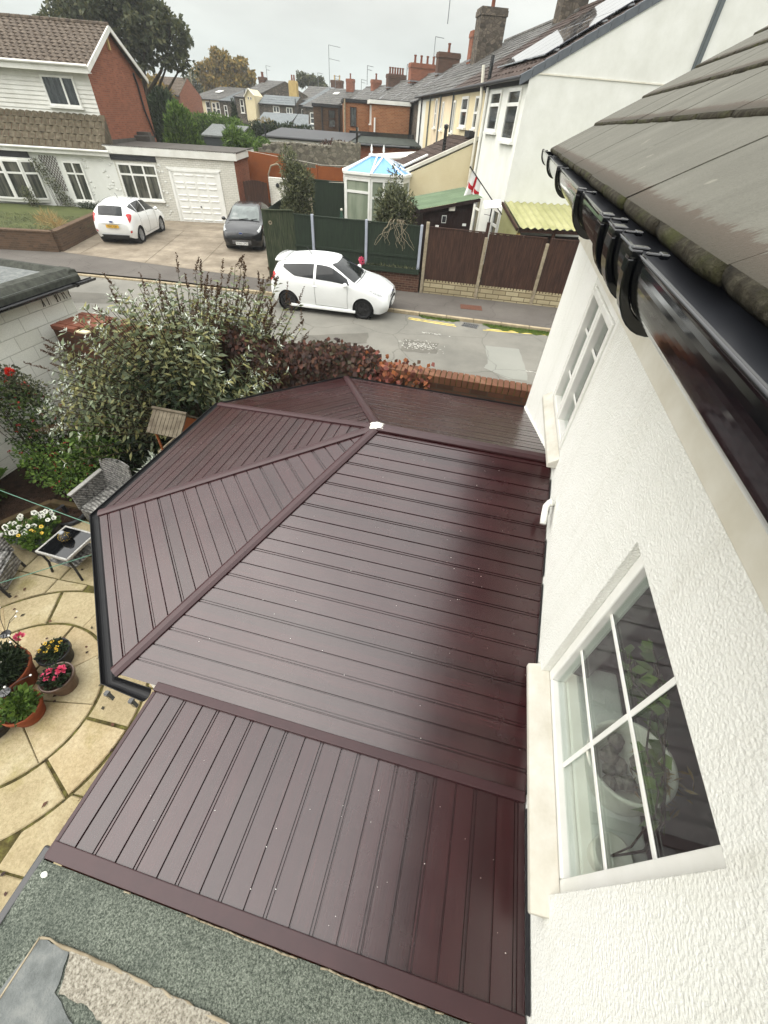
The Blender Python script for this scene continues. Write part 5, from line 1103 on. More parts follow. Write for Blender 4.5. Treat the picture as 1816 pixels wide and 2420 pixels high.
# white flat roofed outhouse left of it
t = thing('outhouse', 'low outhouse with sloping white sheet roof behind the blue roofed conservatory', 'outhouse', tw(10.5, 2.2), TZ)
m = MB(); m.box((-.9, -2.1, -.2), (2.5, 1.7, 2.9)); m.build('wall', M['white_render'], t)
m = MB(); m.extr([(-1, -2.15, 3.45), (2.6, -2.15, 3.45), (2.6, 1.8, 3.1), (-1, 1.8, 3.1)], (0, 0, .07)); m.build('roof', M['white_board'], t)
# orange brick rear extensions with flat roofs
t = thing('brick_extension', 'orange brick two storey flat roofed extension with white fascia', 'extension', tw(23.0, 1.7), TZ); oy = 1.7
m = MB(); m.box((0, .3 - oy, -.2), (6.0, 3.05 - oy, 5.40)); m.build('wall', M['brick_orange'], t)
m = MB(); m.box((-.12, .25 - oy, 5.41), (6.05, 3.25 - oy, 5.62)); m.build('fascia', M['white_board'], t); m = MB(); m.box((-.10, .27 - oy, 5.62), (6.0, 3.2 - oy, 5.66)); m.build('flat_roof', M['black_matt'], t)
window(t, (.5, 3.05 - oy, 4.35), (1, 0), (0, 1), 1.0, 1.0, (.5,), (), .08, 'pane'); m = MB(); m.tube([(-.05, 2.85 - oy, 3.2), (-.05, 2.85 - oy, 4.7)], .06, 8); m.build('waste_pipe', M['white_upvc'], t)
t = thing('brick_extension', 'orange brick extension with black roof edge left of the white fascia', 'extension', tw(25.5, 4.2), TZ); oy = 4.2
m = MB(); m.box((0, 2.9 - oy, -.2), (5.0, 5.0 - oy, 5.42)); m.build('wall', M['brick_orange'], t); m = MB(); m.box((-.1, 2.9 - oy, 5.43), (5.1, 5.1 - oy, 5.62)); m.build('roof_edge', M['black_matt'], t)
window(t, (-.0, 4.55 - oy, 4.1), (0, -1), (-1, 0), .5, 1.1, (), (), .05, 'pane_dark', False, 'fence_brown'); m = MB(); m.tube([(-.08, 4.95 - oy, 2.0), (-.08, 4.95 - oy, 5.6)], .07, 8); m.build('drainpipe', M['concrete_post'], t)
m = MB(); m.box((-.04, 3.9 - oy, 3.6), (-.005, 4.05 - oy, 4.1)); m.build('vent', M['cream_upvc'], t)
t = thing('brick_extension', 'narrow brown brick extension with dark pipes at the left of the group', 'extension', tw(29.0, 6.2), TZ); oy = 6.2
m = MB(); m.box((0, 4.9 - oy, -.2), (4.5, 7.4 - oy, 5.1)); m.build('wall', M['brick_brown'], t); m = MB(); m.box((-.1, 4.8 - oy, 5.11), (4.6, 7.5 - oy, 5.3)); m.build('roof_edge', M['black_matt'], t)
window(t, (0, 6.2 - oy, 3.9), (0, -1), (-1, 0), .6, 1.1, (), (.5,), .06, 'pane_dark', False, 'fence_brown')
for y in (5.3, 6.7): m = MB(); m.tube([(-.07, y - oy, 1.5), (-.07, y - oy, 5.2)], .06, 8); m.build('drainpipe', M['black_matt'], t)
# black edged flat roofs in front of the extensions
t = thing('flat_roof_store', 'low store with black felted roof in front of the orange brick wall', 'outbuilding', tw(18.6, 2.4), TZ)
m = MB(); m.box((0, -2.3, -.2), (3.2, 2.2, 3.3)); m.build('wall', M['brick_red'], t); m = MB(); m.extr([(-.2, -2.35, 3.36), (3.4, -2.35, 3.62), (3.4, 2.3, 3.62), (-.2, 2.3, 3.36)], (0, 0, .10)); m.build('roof', pm('mossy_felt', C(88, 94, 86, .6), C(62, 66, 62, .6), 3, .9, .2), t); m = MB(); m.box((3.3, -2.35, 3.7), (3.45, 2.35, 3.95)); m.tube([(-.28, -2.35, 3.36), (-.28, 2.35, 3.36)], .07, 8); m.build('gutter', M['black_plastic'], t)
m = MB(); m.tube([(-.3, 2.0, 3.0), (-.3, 2.0, 4.2)], .07, 8); m.build('flue', M['black_plastic'], t)
t = thing('flat_roof_outhouse', 'long low brick outhouse with black roof edge and white fascia behind the stone wall', 'outbuilding', (-14.1, 34.5, 0), R(3))
m = MB(); m.box((-2.75, 0, -.2), (2.9, 3.2, 3.15)); m.build('wall', M['peach_render'], t); m = MB(); m.box((-2.9, -.2, 3.16), (3.0, -.12, 3.36)); m.build('fascia', M['white_board'], t); m = MB(); m.extr([(-2.95, -.25, 3.37), (3.05, -.25, 3.37), (3.05, 3.3, 3.75), (-2.95, 3.3, 3.75)], (0, 0, .08)); m.tube([(-2.95, -.28, 3.40), (3.05, -.28, 3.40)], .07, 8); m.tube([(-2.7, -.3, 2.4), (-2.7, -.3, 4.0)], .06, 8); m.build('roof', M['black_matt'], t)
for u in (-1.9, 0.1, 1.9): window(t, (u - .5, 0, 2.2), (1, 0), (0, -1), 1.0, .75, (.5,), (), .05, 'pane_dark', False, 'fence_brown')
# stone rubble wall, fences, gate between the gardens
t = thing('rubble_wall', 'old grey rubble stone wall with broken top behind the gardens', 'wall', (-11.6, 29.2, 0), R(2))
m = MB(); V = []; n = 46
for i in range(n + 1):
    x = -3.3 + 6.1 * i / n; z = 3.0 + .35 * min(1, i / 10) + rnd.uniform(-.09, .09) + (.25 if i > 34 else 0); V += [(x, 0, -.2), (x, rnd.uniform(-.03, .03), z * .6), (x, rnd.uniform(-.02, .02), z), (x, .45, z + rnd.uniform(-.04, .04)), (x, .45, -.2)]
m.add(V, [(i * 5 + j, (i + 1) * 5 + j, (i + 1) * 5 + j + 1, i * 5 + j + 1) for i in range(n) for j in range(4)] + [(0, 1, 2, 3, 4), tuple(n * 5 + q for q in (4, 3, 2, 1, 0))]); m.build('stonework', M['rubble_wall'], t)
m = MB()
for _ in range(70): x = rnd.uniform(-3.2, 2.7); m.blob((x, .2 + rnd.uniform(-.15, .15), 3.1 + .25 * min(1, (x + 3.3) / 1.4) + (.2 if x > 1.2 else 0)), (rnd.uniform(.08, .2), rnd.uniform(.08, .16), rnd.uniform(.05, .1)), 7, 5, .4)
m.build('loose_stone', M['rubble_wall'], t)
bush('red_shrub', 'crimson leaved shrub on top of the rubble stone wall', 'shrub', (-10.7, 30.3, 2.6), [(0, 0, .7, 1.1, .4, .35)], 500, .14, .09, 'leaf_red', .3, 4)
t = thing('orange_fence', 'long orange stained panel fence between the white garage and the conservatory', 'fence', (-11.4, 26.2, 0), R(1))
for x0, x1, z1 in ((-2.6, -.6, 3.06), (-.55, 1.2, 2.6), (1.25, 2.6, 2.72), (2.65, 4.3, 2.72)): m = MB(); boards(m, x0, x1, .5, z1, 0, .16); m.build('panel', M['fence_orange'], t)
for x in (-2.62, -.57, 1.22, 2.62): m = MB(); m.box((x - .04, -.06, .2), (x + .04, .05, 2.75)); m.build('post', M['fence_orange'], t)
if True: m = MB(); boards(m, 1.3, 4.3, .5, 2.18, -.08, .16); m.build('lower_panel', M['fence_orange'], t)
m = MB(); m.tube([(-1.5, -.15, 1.6), (-1.5, -.16, 2.2), (-1.3, -.16, 2.55), (-.95, -.16, 2.65), (-.8, -.16, 2.6)], .04, 8); m.tube([(-.8, -.16, 2.62), (-.74, -.16, 2.1)], .02, 6); m.build('bent_pipe', M['concrete_post'], t)
t = thing('dark_green_fence', 'tall dark green board fence left of the blue roofed conservatory', 'fence', (-7.9, 21.4, 0), R(3))
m = MB(); boards(m, -.75, 1.1, .4, 2.58, 0, .14); m.box((-.75, -.03, 2.58), (1.1, .03, 2.62)); m.build('panel', M['fence_green'], t)
t = thing('plank', 'weathered grey planks leaning in the garden beside the dark green fence', 'planks', (-8.05, 19.6, .55), 0)
m = MB(); m.bar((0, 0, 0), (-.25, .5, 1.9), .12, .03); m.bar((.16, -.1, 0), (-.06, .45, 1.6), .1, .03); m.build('timber', M['concrete_post'], t)
t = thing('brown_gate', 'brown arched board gate between the white garage and white wall', 'gate', (-13.1, 24.75, 0), R(14))
m = MB()
for k in range(9): m.box((-.62 + k * .138, -.02, .05), (-.62 + k * .138 + .13, .02, 1.92 + .09 * math.cos((k - 4) * .35)))
m.box((-.62, .02, .4), (.62, .05, .5)); m.box((-.62, .02, 1.6), (.62, .05, 1.7)); m.build('boards', M['fence_brown'], t)
t = thing('white_garden_wall', 'white painted brick wall to the right of the brown gate', 'wall', (-11.8, 25.15, 0), R(5))
m = MB(); m.box((-.68, 0, 0), (1.6, .2, 2.16)); m.build('brickwork', M['white_paint_brick'], t); m = MB(); m.lathe([(.0, 0), (.09, 0), (.1, .05), (.0, .06)], (-.2, -.06, 1.85), 10, 'Y'); m.build('wall_lamp', M['black_matt'], t)
t = thing('brown_panel_fence', 'brown panel fence sloping down behind the white painted wall', 'fence', (-13.2, 26.6, 0), R(4))
m = MB(); k = 0
for k in range(12): m.box((-.75 + k * .14, -.02, .4), (-.75 + k * .14 + .13, .02, 2.55 - k * .028))
m.bar((-.78, 0, 2.62), (.95, 0, 2.24), .06, .05); m.build('panel', M['fence_brown'], t)
# blue roofed conservatory
CZ = R(8); t = thing('blue_conservatory', 'small white conservatory with blue hipped roof and two finials', 'conservatory', (-6.2, 21.6, .55), CZ); t.scale = (.93, .93, .97)
def cp(mb, z0, z1, P): mb.extr([(x, y, z0) for x, y in P], (0, 0, z1 - z0))
ft = [(-1.05, .5), (-.85, -.35), (.35, -.65), (1.75, -.35), (2.0, .5), (2.0, 2.6), (-1.05, 2.6)]
m = MB(); cp(m, 0, .66, ft); m.build('dwarf_wall', pm('pink_render', C(222, 200, 184, .82), None, 3, .9, .2), t)
m = MB(); cp(m, 2.35, 2.5, [(x * 1.04, y * 1.06 - .02) for x, y in ft])
for a in ft[:5]: m.box((a[0] - .05, a[1] - .02, .66), (a[0] + .05, a[1] + .08, 2.35))
fo = m.build('frame', M['white_upvc'], t)
for (a, b), nm in (((ft[0], ft[1]), 0), ((ft[1], ft[2]), 1), ((ft[2], ft[3]), 2), ((ft[3], ft[4]), 0)):
    d = Vector((b[0] - a[0], b[1] - a[1])); L_ = d.length; d /= L_; O_ = (d.y, -d.x)
    if nm == 2: window(t, (a[0], a[1], .05), d, O_, L_, 2.3, (.42,), ((0, .42, .30), (0, .42, .72)), .09, 'pane_blind', False)
    else: window(t, (a[0], a[1], .66), d, O_, L_, 1.68, (), (.72,), .09, 'pane_blind', False)
EZ, RZ = 2.5, 3.02; r0, r1 = Vector((.15, 1.0, RZ)), Vector((.72, 1.0, RZ)); ev = [Vector((x * 1.05, y * 1.08 - .04, EZ)) for x, y in ft]
m = MB()
for a, b, tops in ((0, 1, [r0]), (1, 2, [r0]), (2, 3, [r1]), (3, 4, [r1]), (4, 5, [r1]), (5, 6, [r1, r0]), (6, 0, [r0])): m.quad(*[tuple(p) for p in (ev[a], ev[b], *tops)])
m.quad(tuple(ev[2]), tuple(r1), tuple(r0)); m.build('roof_sheet', M['blue_roof'], t)
m = MB()
for i in range(7): m.bar(ev[i] + Vector((0, 0, .02)), (r0 if i in (0, 1, 6) else r1) + Vector((0, 0, .02)), .07, .05)
m.bar(ev[2] + Vector((0, 0, .02)), (r0 + r1) / 2 + Vector((0, 0, .02)), .06, .05)
for a, b in zip(ev, ev[1:] + ev[:1]): m.bar(a, b, .1, .09)
m.bar(r0 + Vector((-.1, 0, .04)), r1 + Vector((.1, 0, .04)), .16, .09); m.build('roof_bar', M['white_upvc'], t)
for q in (r0, r1): m = MB(); m.lathe([(.05, .06), (.03, .14), (.055, .2), (.04, .3), (.0, .42)], tuple(q), 10); m.build('finial', M['white_upvc'], t, smooth=True)
t = thing('garden_chair', 'dark grey garden chair with tall back before the blue roofed conservatory', 'chair', (-5.95, 20.4, .55), R(8))
m = MB(); m.box((-.22, -.2, .38), (.22, .24, .43)); m.build('seat', M['black_matt'], t)
m = MB(); m.add([(-.2, -.22, .43), (.2, -.22, .43), (.22, -.30, 1.0), (-.22, -.30, 1.0), (-.2, -.18, .43), (.2, -.18, .43), (.22, -.27, 1.0), (-.22, -.27, 1.0)], [(0, 1, 2, 3), (4, 7, 6, 5), (0, 4, 5, 1), (1, 5, 6, 2), (2, 6, 7, 3), (3, 7, 4, 0)]); m.build('backrest', pm('chair_fabric', C(104, 100, 94, .7), None, 20, .9, .1), t)
for x in (-.19, .19):
    for y in (-.17, .2): m = MB(); m.tube([(x, y, 0), (x, y, .38)], .014, 6); m.build('leg', M['black_matt'], t)
t = thing('green_umbrella', 'closed green umbrella standing by the conservatory left corner', 'umbrella', (-6.85, 20.3, .55)); m = MB(); m.tube([(0, 0, 0), (0, 0, .3)], .02, 6); m.build('pole', M['metal'], t)
m = MB(); m.lathe([(.03, .25), (.10, .35), (.095, .9), (.05, 1.15), (.035, 1.2)], n=10); m.build('canopy', M['bottle_green'], t)
m = MB(); m.blob((0, 0, 1.24), .05); m.build('knob', M['cream_upvc'], t)
bush('flower_bed', 'sparse shrubs with pale flower heads below the conservatory windows', 'plants', (-6.6, 19.6, .55), [(-.8, 0, .3, .4, .3, .3), (.9, 0, .35, .4, .3, .4), (1.4, .2, .45, .4, .3, .4)], 700, .11, .045, 'leaf_autumn', .4, 5)
bush('tall_shrub', 'tall feathery green shrub behind the green fence left of the conservatory', 'shrub', (-7.95, 18.1, .5), [(0, 0, 1.1, .72, .55, .75), (.1, 0, 2.0, .62, .5, .8), (-.15, .0, 2.75, .35, .3, .55), (.35, -.1, .6, .5, .4, .5), (.3, 0, 2.3, .45, .4, .5)], 9000, .17, .036, 'leaf_olive', .3, 8, spread=1.2)
bush('tall_shrub', 'loose dark shrub hanging over the green fence right of the conservatory', 'shrub', (-3.95, 17.3, .5), [(0, 0, 1.0, .8, .4, .7), (.1, 0, 1.8, .6, .4, .7), (-.3, 0, 1.9, .35, .3, .55), (.45, .1, 1.9, .4, .3, .5), (.05, 0, 2.6, .25, .2, .5), (.6, 0, 1.2, .4, .3, .6)], 5200, .15, .052, 'leaf_olive', .2, 10)
t = thing('bare_vine', 'tangle of bare brown vine stems hanging down the green fence', 'vine', tuple(FO - FD * 1.2 - FN * .12 + Vector((0, 0, 1.4))), FA)
m = MB()
for k in range(16):
    x = rnd.uniform(-.5, .5); p = [(x * .5 + .1, .08, .85)]
    for q in range(9): p.append((p[-1][0] + rnd.uniform(-.10, .10) + x * .08, rnd.uniform(-.06, .02), p[-1][2] - rnd.uniform(.02, .14)))
    m.tube(p, .006, 4)
m.build('stem', M['concrete_post'], t)
# shed, dish, flag
t = thing('garden_shed', 'dark brown timber shed with green corrugated roof behind the fence', 'shed', (-1.10, 17.72, .0), R(20))
def sz(x): return 2.90 + x * .19
m = MB(); boards(m, -1.8, -.08, .3, 2.5, 0, .14); m.extr([(-1.8, .0, 2.0), (-.06, .0, 2.0), (-.06, .0, sz(0) - .08), (-1.8, .0, sz(-1.8) - .06)], (0, .03, 0)); m.box((-.08, .01, .3), (-.05, 2.3, 2.78)); m.box((-1.8, .01, .3), (-1.77, 2.3, 2.45)); m.build('wall', M['shed_brown'], t)
m = MB(); n = 120; V = []
for k in range(n + 1): y = -.2 + 2.7 * k / n; c_ = .022 * math.cos(y * 6.2832 / .15); V += [(-2.0, y, sz(-2.0) + c_), (.15, y, sz(.15) + c_)]
m.add(V, [(2 * k, 2 * k + 1, 2 * k + 3, 2 * k + 2) for k in range(n)]); m.build('corrugated_roof', M['green_sheet'], t, smooth=True); m = MB(); m.bar((-1.95, -.17, sz(-1.95) - .07), (.1, -.17, sz(.1) - .07), .03, .09); m.build('fascia', M['shed_brown'], t)
m = MB(); m.box((-.92, -.12, sz(-.9) - .22), (-.72, -.02, sz(-.9) - .06)); m.build('floodlight', M['cream_upvc'], t); m = MB(); m.box((-1.12, -.03, 2.14), (-.96, -.005, 2.36)); m.build('vent', M['white_upvc'], t); m = MB(); m.box((-1.105, -.036, 2.16), (-.975, -.031, 2.34)); m.build('vent_grille', M['black_matt'], t)
m = MB(); m.box((-1.32, -.04, 2.0), (-1.2, -.005, 2.07)); m.box((-.35, -.04, 2.08), (-.22, -.005, 2.15)); m.build('latch', M['white_upvc'], t)
t = thing('flat_dish', 'flat white rectangular internet dish tilted on a dark timber post', 'antenna', (-.50, 17.3, 0), 0)
m = MB(); m.box((-.06, -.05, 0), (.05, .05, 2.3)); m.build('post', M['fence_brown'], t); m = MB(); m.tube([(0, 0, 2.25), (0, 0, 2.72)], .022, 8); m.tube([(0, -.05, 2.5), (-.22, -.05, 2.52)], .008, 5); m.build('mast', M['black_matt'], t)
m = MB(Matrix.Translation((0, 0, 2.80)) @ Matrix.Rotation(R(16), 4, 'Z') @ Matrix.Rotation(R(24), 4, 'X') @ Matrix.Rotation(R(-8), 4, 'Y')); m.box((-.28, -.20, -.018), (.28, .20, .018)); m.build('panel', M['white_upvc'], t, bevel=.015)
t = thing('flag', 'red cross on white flag drooping from a black pole by the white house', 'flag', (-.14, 18.55, 2.4), 0)
a, b = Vector((0, 0, 0)), Vector((-1.36, -.35, 1.24)); m = MB(); m.tube([a, b], .018, 8); m.blob(tuple(b), .03); m.build('pole', M['black_matt'], t)
def flagpt(u, v):   # u along the pole, v down the cloth, in soft folds
    p = b.lerp(a, .06 + u * .26); f_ = .05 * math.sin(u * 13 + v * 2.2) * v; sw = -.16 * v * (1 - u)
    return (p.x + sw + f_ * .8 - .05 * v, p.y + f_, p.z - v * (.62 + .12 * (1 - u)))
def fl(mb, u0, u1, v0, v1, d=0):
    n = 10; V = [tuple(Vector(flagpt(u0 + (u1 - u0) * i / n, v0 + (v1 - v0) * j / n)) + Vector((0, d, 0))) for i in range(n + 1) for j in range(n + 1)]
    mb.add(V, [(i * (n + 1) + j, (i + 1) * (n + 1) + j, (i + 1) * (n + 1) + j + 1, i * (n + 1) + j + 1) for i in range(n) for j in range(n)])
m = MB(); fl(m, 0, 1, 0, 1); fc = m.build('cloth', M['cloth_white'], t, smooth=True); m = MB()
for d in (-.004, .004): fl(m, 0, .42, .42, .58, d); fl(m, .42, .58, 0, 1, d); fl(m, .58, 1, .42, .58, d)
m.build('cross', M['cloth_red'], fc, smooth=True)
for y_, z_, lb in ((23.5, 3.05, 'thin white washing line across the gardens below the stone wall'), (21.2, 2.62, 'second thin washing line just above the dark green fence')):
    m = MB(); m.tube([(-13.5 + (y_ < 22) * 4, y_ + 1.5, z_ + .1), (-9, y_ + .4, z_ - .12), (-6.6, y_, z_)], .006, 5); single('washing_line', m, M['cream_upvc'], lb, 'washing line', (-9, y_, z_))
# ---------------------------------------------------------------- hedges, conifers, far terrace, chimneys, trees
rg = np.random.default_rng(77)
def hedge(name, label, loc, boxes, n, mat, L=.16, W=.08, kind=None):
    return bush(name, label, 'hedge', loc, boxes, n, L, W, mat, .5, 0)
bush('conifer', 'broad dark blue green conifer behind the white garage', 'conifer', (-24.1, 34, .5), [(0, 0, 2.0, 1.7, 1.4, 2.0), (0, 0, 3.4, 1.25, 1.1, 1.2), (.1, 0, 4.2, .7, .7, .6)], 13000, .30, .10, 'leaf_dark', 1.0, 3)
bush('conifer', 'rounded mid green clipped conifer right of the taller dark one', 'conifer', (-21.7, 32, .5), [(0, 0, 1.7, 1.35, 1.2, 1.7), (0, 0, 3.0, .95, .9, 1.1), (-.1, 0, 3.8, .5, .5, .45)], 11000, .26, .10, 'leaf_bright', 1.0, 3)
bush('shrub', 'loose yellow green shrub behind the flat garage roof', 'shrub', (-18.7, 33.5, 1.2), [(0, 0, 1.6, .9, .8, .9), (.8, 0, 1.2, .9, .8, .8), (1.7, -.2, .95, .9, .7, .7), (-.3, 0, 2.2, .4, .4, .5)], 5200, .34, .08, 'leaf_bright', .2, 5)
bush('shrub', 'small yellow shrub at the end of the stone wall', 'shrub', (-16.3, 32.5, 1.6), [(0, 0, 1.3, .6, .5, .5)], 1200, .14, .06, 'leaf_bright', .3, 3)
hedge('hedge', 'long rounded green hedge in front of the far cream houses', (-24.5, 42, 1), [(-2.0, 0, 2.2, 1.4, .8, 1.0), (-.6, 0, 2.2, 1.4, .8, 1.05), (.9, 0, 2.1, 1.3, .8, 1.0), (1.9, 0, 1.8, .9, .8, .9)], 9000, 'leaf_bright', .24, .11)
hedge('hedge', 'dark clipped hedge running right beyond the flat roofed outhouse', (-20.6, 45, 1), [(-2.4, 0, 1.9, 1.2, .7, 1.0), (-.8, 0, 2.0, 1.3, .7, .95), (.8, 0, 2.0, 1.3, .7, .95), (2.2, 0, 1.9, 1.2, .7, .95)], 9000, 'leaf_dark', .24, .10)
bush('shrub', 'orange tinged shrub between the two hedges', 'shrub', (-22.6, 46, 2.2), [(0, 0, 1.2, 1.2, .6, .8), (2.6, 0, 1.1, 1.2, .5, .5)], 1600, .2, .07, 'leaf_autumn', .3, 4)
bush('cypress', 'slim dark pointed cypress in front of the far cream houses', 'cypress', (-26.0, 47, 1), [(0, 0, 1.4, .42, .42, 1.4), (0, 0, 2.7, .30, .30, .9), (0, 0, 3.6, .16, .16, .6)], 3600, .26, .08, 'leaf_dark', 1.4, 2)
t = thing('grey_shed', 'grey shed with pale flat roof between conifer and yellow green shrub', 'shed', (-22.6, 38, 1), R(6)); m = MB(); m.box((-1.3, 0, -.2), (1.5, 2, 1.95)); m.build('wall', M['slate_blue'], t); m = MB(); m.extr([(-1.4, -.15, 2.0), (1.6, -.15, 2.0), (1.6, 2.2, 2.6), (-1.4, 2.2, 2.6)], (0, 0, .08)); m.build('roof', M['felt_grey'], t)
t = thing('pale_outbuilding', 'low pale roofed outbuilding behind the green hedge', 'outbuilding', (-24.2, 52, 1), R(4)); m = MB(); m.box((-2.4, 0, 0), (3.0, 3, 2.5)); m.build('wall', M['white_render'], t); m = MB(); m.extr([(-2.5, -.2, 2.45), (1.2, -.2, 2.55), (1.2, 3, 3.5), (-2.5, 3, 3.45)], (0, 0, .08)); m.extr([(1.25, -.2, 2.3), (3.3, -.2, 2.3), (2.4, 3, 3.5), (1.25, 3, 3.5)], (0, 0, .08)); m.build('roof', M['slate_blue'], t)
t = thing('flat_outbuildings', 'cluster of flat white and grey garden roofs below the far stone houses', 'outbuilding', (-22.0, 58, 1), R(3)); m = MB(); m.box((-3.2, 0, 0), (.6, 2.5, 2.65)); m.box((.8, 1, 0), (3.6, 3.5, 2.2)); m.box((1.9, -2, 0), (4.6, .2, 1.7)); m.build('wall', M['white_render'], t); m = MB(); m.box((-3.3, -.1, 2.66), (.7, 2.6, 2.8)); m.box((.7, .9, 2.21), (3.7, 3.6, 2.35)); m.box((1.8, -2.1, 1.71), (4.7, .3, 1.85)); m.build('roof', M['slate_blue'], t)
def far_house(name, label, x0, x1, y, ev, rg_, depth, wall, roof, z0=.5, wins=(), sh=0.0, group='far terraced houses', base=None):
    """gabled house facing the camera; sh shifts the ridge sideways so the roof reads as seen down the row"""
    t = thing(name, label, 'house', ((x0 + x1) / 2, y, z0), 0, group); a, b = x0 - (x0 + x1) / 2, x1 - (x0 + x1) / 2; e, r = ev - z0, rg_ - z0; d = depth
    m = MB(); m.quad((a, 0, 0), (b, 0, 0), (b, 0, e), (a, 0, e)); m.quad((b, 0, 0), (b + 2 * sh, 2 * d, 0), (b + 2 * sh, 2 * d, e), (b + sh, d, r - .05), (b, 0, e)); m.quad((a, 0, 0), (a + 2 * sh, 2 * d, 0), (a + 2 * sh, 2 * d, e), (a + sh, d, r - .05), (a, 0, e)); m.quad((a + 2 * sh, 2 * d, 0), (b + 2 * sh, 2 * d, 0), (b + 2 * sh, 2 * d, e), (a + 2 * sh, 2 * d, e)); m.build('wall', M[wall], t)
    m = MB(); s_ = .25 * (r - e) / d; tiles(m, (a, -.25, e - s_), (b, -.25, e - s_), (a + sh, d, r), (b + sh, d, r), .6, .5, .03, .006, False); m.quad((a + sh, d, r), (b + sh, d, r), (b + 2 * sh, 2 * d + .25, e - s_), (a + 2 * sh, 2 * d + .25, e - s_)); m.quad((a, -.2, e - s_ - .02), (b, -.2, e - s_ - .02), (b + sh, d, r - .03), (a + sh, d, r - .03)); m.build('roof', M[roof], t)
    m = MB(); m.tube([(a, -.3, e - s_), (b, -.3, e - s_)], .07, 6); m.build('gutter', M['black_matt'], t)
    for u, z, w, h in wins: window(t, (u - (x0 + x1) / 2, 0, z - z0), (1, 0), (0, -1), w, h, (.5,) if w > .8 else (), (.5,), .09, 'pane_dark')
    return t
FY = 80
t = far_house('far_house', 'cream far terrace house at the left end with rooflight', -51.6, -46.6, FY, 5.5, 7.0, 4.6, 'cream_render', 'slate', wins=((-50.6, 4.0, 1.0, 1.2), (-49.0, 3.7, .8, 1.5), (-47.9, 3.9, .6, 1.2), (-47.2, 3.6, .6, 1.6)), sh=2.95)
m = MB(); m.extr([(.9, 2.0, 5.75), (1.7, 2.0, 5.75), (2.1, 2.7, 5.98), (1.3, 2.7, 5.98)], (0, 0, .08)); m.build('rooflight', M['white_upvc'], t)
for u in (-1.0, .95): m = MB(); m.tube([(u, -.1, 0), (u, -.1, 5.0)], .06, 6); m.build('drainpipe', M['black_matt'], t)
t = far_house('far_house', 'dark far terrace house with blue grey slate roof and red chimney', -46.6, -43.6, FY, 5.45, 7.05, 4.6, 'rubble_dark', 'slate_blue', wins=((-45.9, 3.7, .55, 1.2),), sh=2.95)
chimney(t, 4.6, 3.4, 1.0, 1.0, 6.0, 7.75, 2, 'brick_dark')
t = far_house('far_house', 'stone far terrace house with two white sash windows and rooflight', -43.4, -40.3, FY - 1, 6.0, 8.0, 4.6, 'rubble_dark', 'slate', wins=((-42.5, 4.2, .6, 1.5), (-41.2, 4.2, .6, 1.5)), sh=3.4)
m = MB(); m.extr([(1.6, 3.6, 7.0), (2.2, 3.6, 7.0), (2.5, 4.2, 7.2), (1.9, 4.2, 7.2)], (0, 0, .08)); m.build('rooflight', M['white_upvc'], t)
for u in (-1.4, .35): m = MB(); m.tube([(u, -.1, 0), (u, -.1, 6.4 if u > 0 else 5.5)], .06, 6); m.build('drainpipe', M['black_matt'], t)
t = thing('far_extension', 'narrow cream gabled extension with small twin windows among the far stone houses', 'extension', (-39.8, FY - 3, .5)); m = MB(); m.extr([(-.75, 0, 0), (.75, 0, 0), (.75, 0, 5.6), (0, 0, 6.25), (-.75, 0, 5.45)], (0, 2.8, 0)); m.build('wall', M['cream_render'], t); m = MB(); m.bar((-.8, -.1, 5.45), (0, -.1, 6.3), .3, .1); m.bar((.8, -.1, 5.6), (0, -.1, 6.3), .3, .1); m.build('roof_edge', M['cream_upvc'], t)
for u in (-.3, .1): window(t, (u, 0, 5.15), (1, 0), (0, -1), .22, .3, (), (), .03, 'pane_dark', False)
t = far_house('far_house', 'wide stone far house with pale blue slate roof and two cream framed windows', -38.9, -33.2, FY - 2, 5.45, 6.35, 2.2, 'rubble_dark', 'slate_blue', wins=((-36.7, 3.9, 1.0, 1.3), (-34.6, 3.9, .95, 1.25)))
m = MB(); m.tube([(3.0, -.1, 0), (3.0, -.1, 5.6)], .07, 6); m.build('drainpipe', M['black_matt'], t)
t = thing('yellow_chimney', 'tall yellow rendered chimney stack rising behind the pale blue slate roof', 'chimney', (-34.9, FY + 1.5, .5)); m = MB(); m.extr([(-.62, 0, 3), (.62, 0, 3), (.62, 0, 7.3), (.5, 0, 7.55), (-.5, 0, 7.55), (-.62, 0, 7.3)], (0, .8, 0)); m.build('stack', M['buff_render'], t)
for u in (-.15, .2): m = MB(); m.lathe([(.14, 0), (.11, .6), (.0, .6)], (u, .4, 7.55), 8); m.build('chimney_pot', M['chimney_pot'], t)
t = far_house('far_house', 'back slate roofed house with wide dark chimney behind the yellow stack', -36.5, -31.5, FY + 6, 6.2, 7.9, 4.0, 'brick_brown', 'slate', sh=1.0); chimney(t, 3.2, 4.2, 1.9, .9, 6.8, 8.2, 2, 'brick_dark', 'buff_render')
t = far_house('far_house', 'narrow far house with steep blue grey roof next to the patched slates', -33.1, -32.1, FY - .5, 5.6, 7.7, 5.0, 'rubble_dark', 'slate_blue', wins=((-32.85, 3.4, .55, 1.7),), sh=2.9)
t = far_house('far_house', 'far stone house with white sash window at the right end of the row', -32.2, -27.6, FY - 1.5, 5.45, 7.6, 5.0, 'rubble_dark', 'slate', wins=((-31.1, 3.6, .8, 1.2),), sh=3.0)
m = MB(); m.extr([(1.2, 3.4, 6.4), (1.9, 3.4, 6.4), (2.2, 4.0, 6.6), (1.5, 4.0, 6.6)], (0, 0, .08)); m.build('rooflight', M['white_upvc'], t); m = MB(); m.tube([(.4, -.1, 0), (.4, -.1, 4.9)], .07, 6); m.build('drainpipe', M['white_upvc'], t); chimney(t, 3.6, 4.6, 1.1, .9, 6.6, 8.1, 1, 'brick_red')
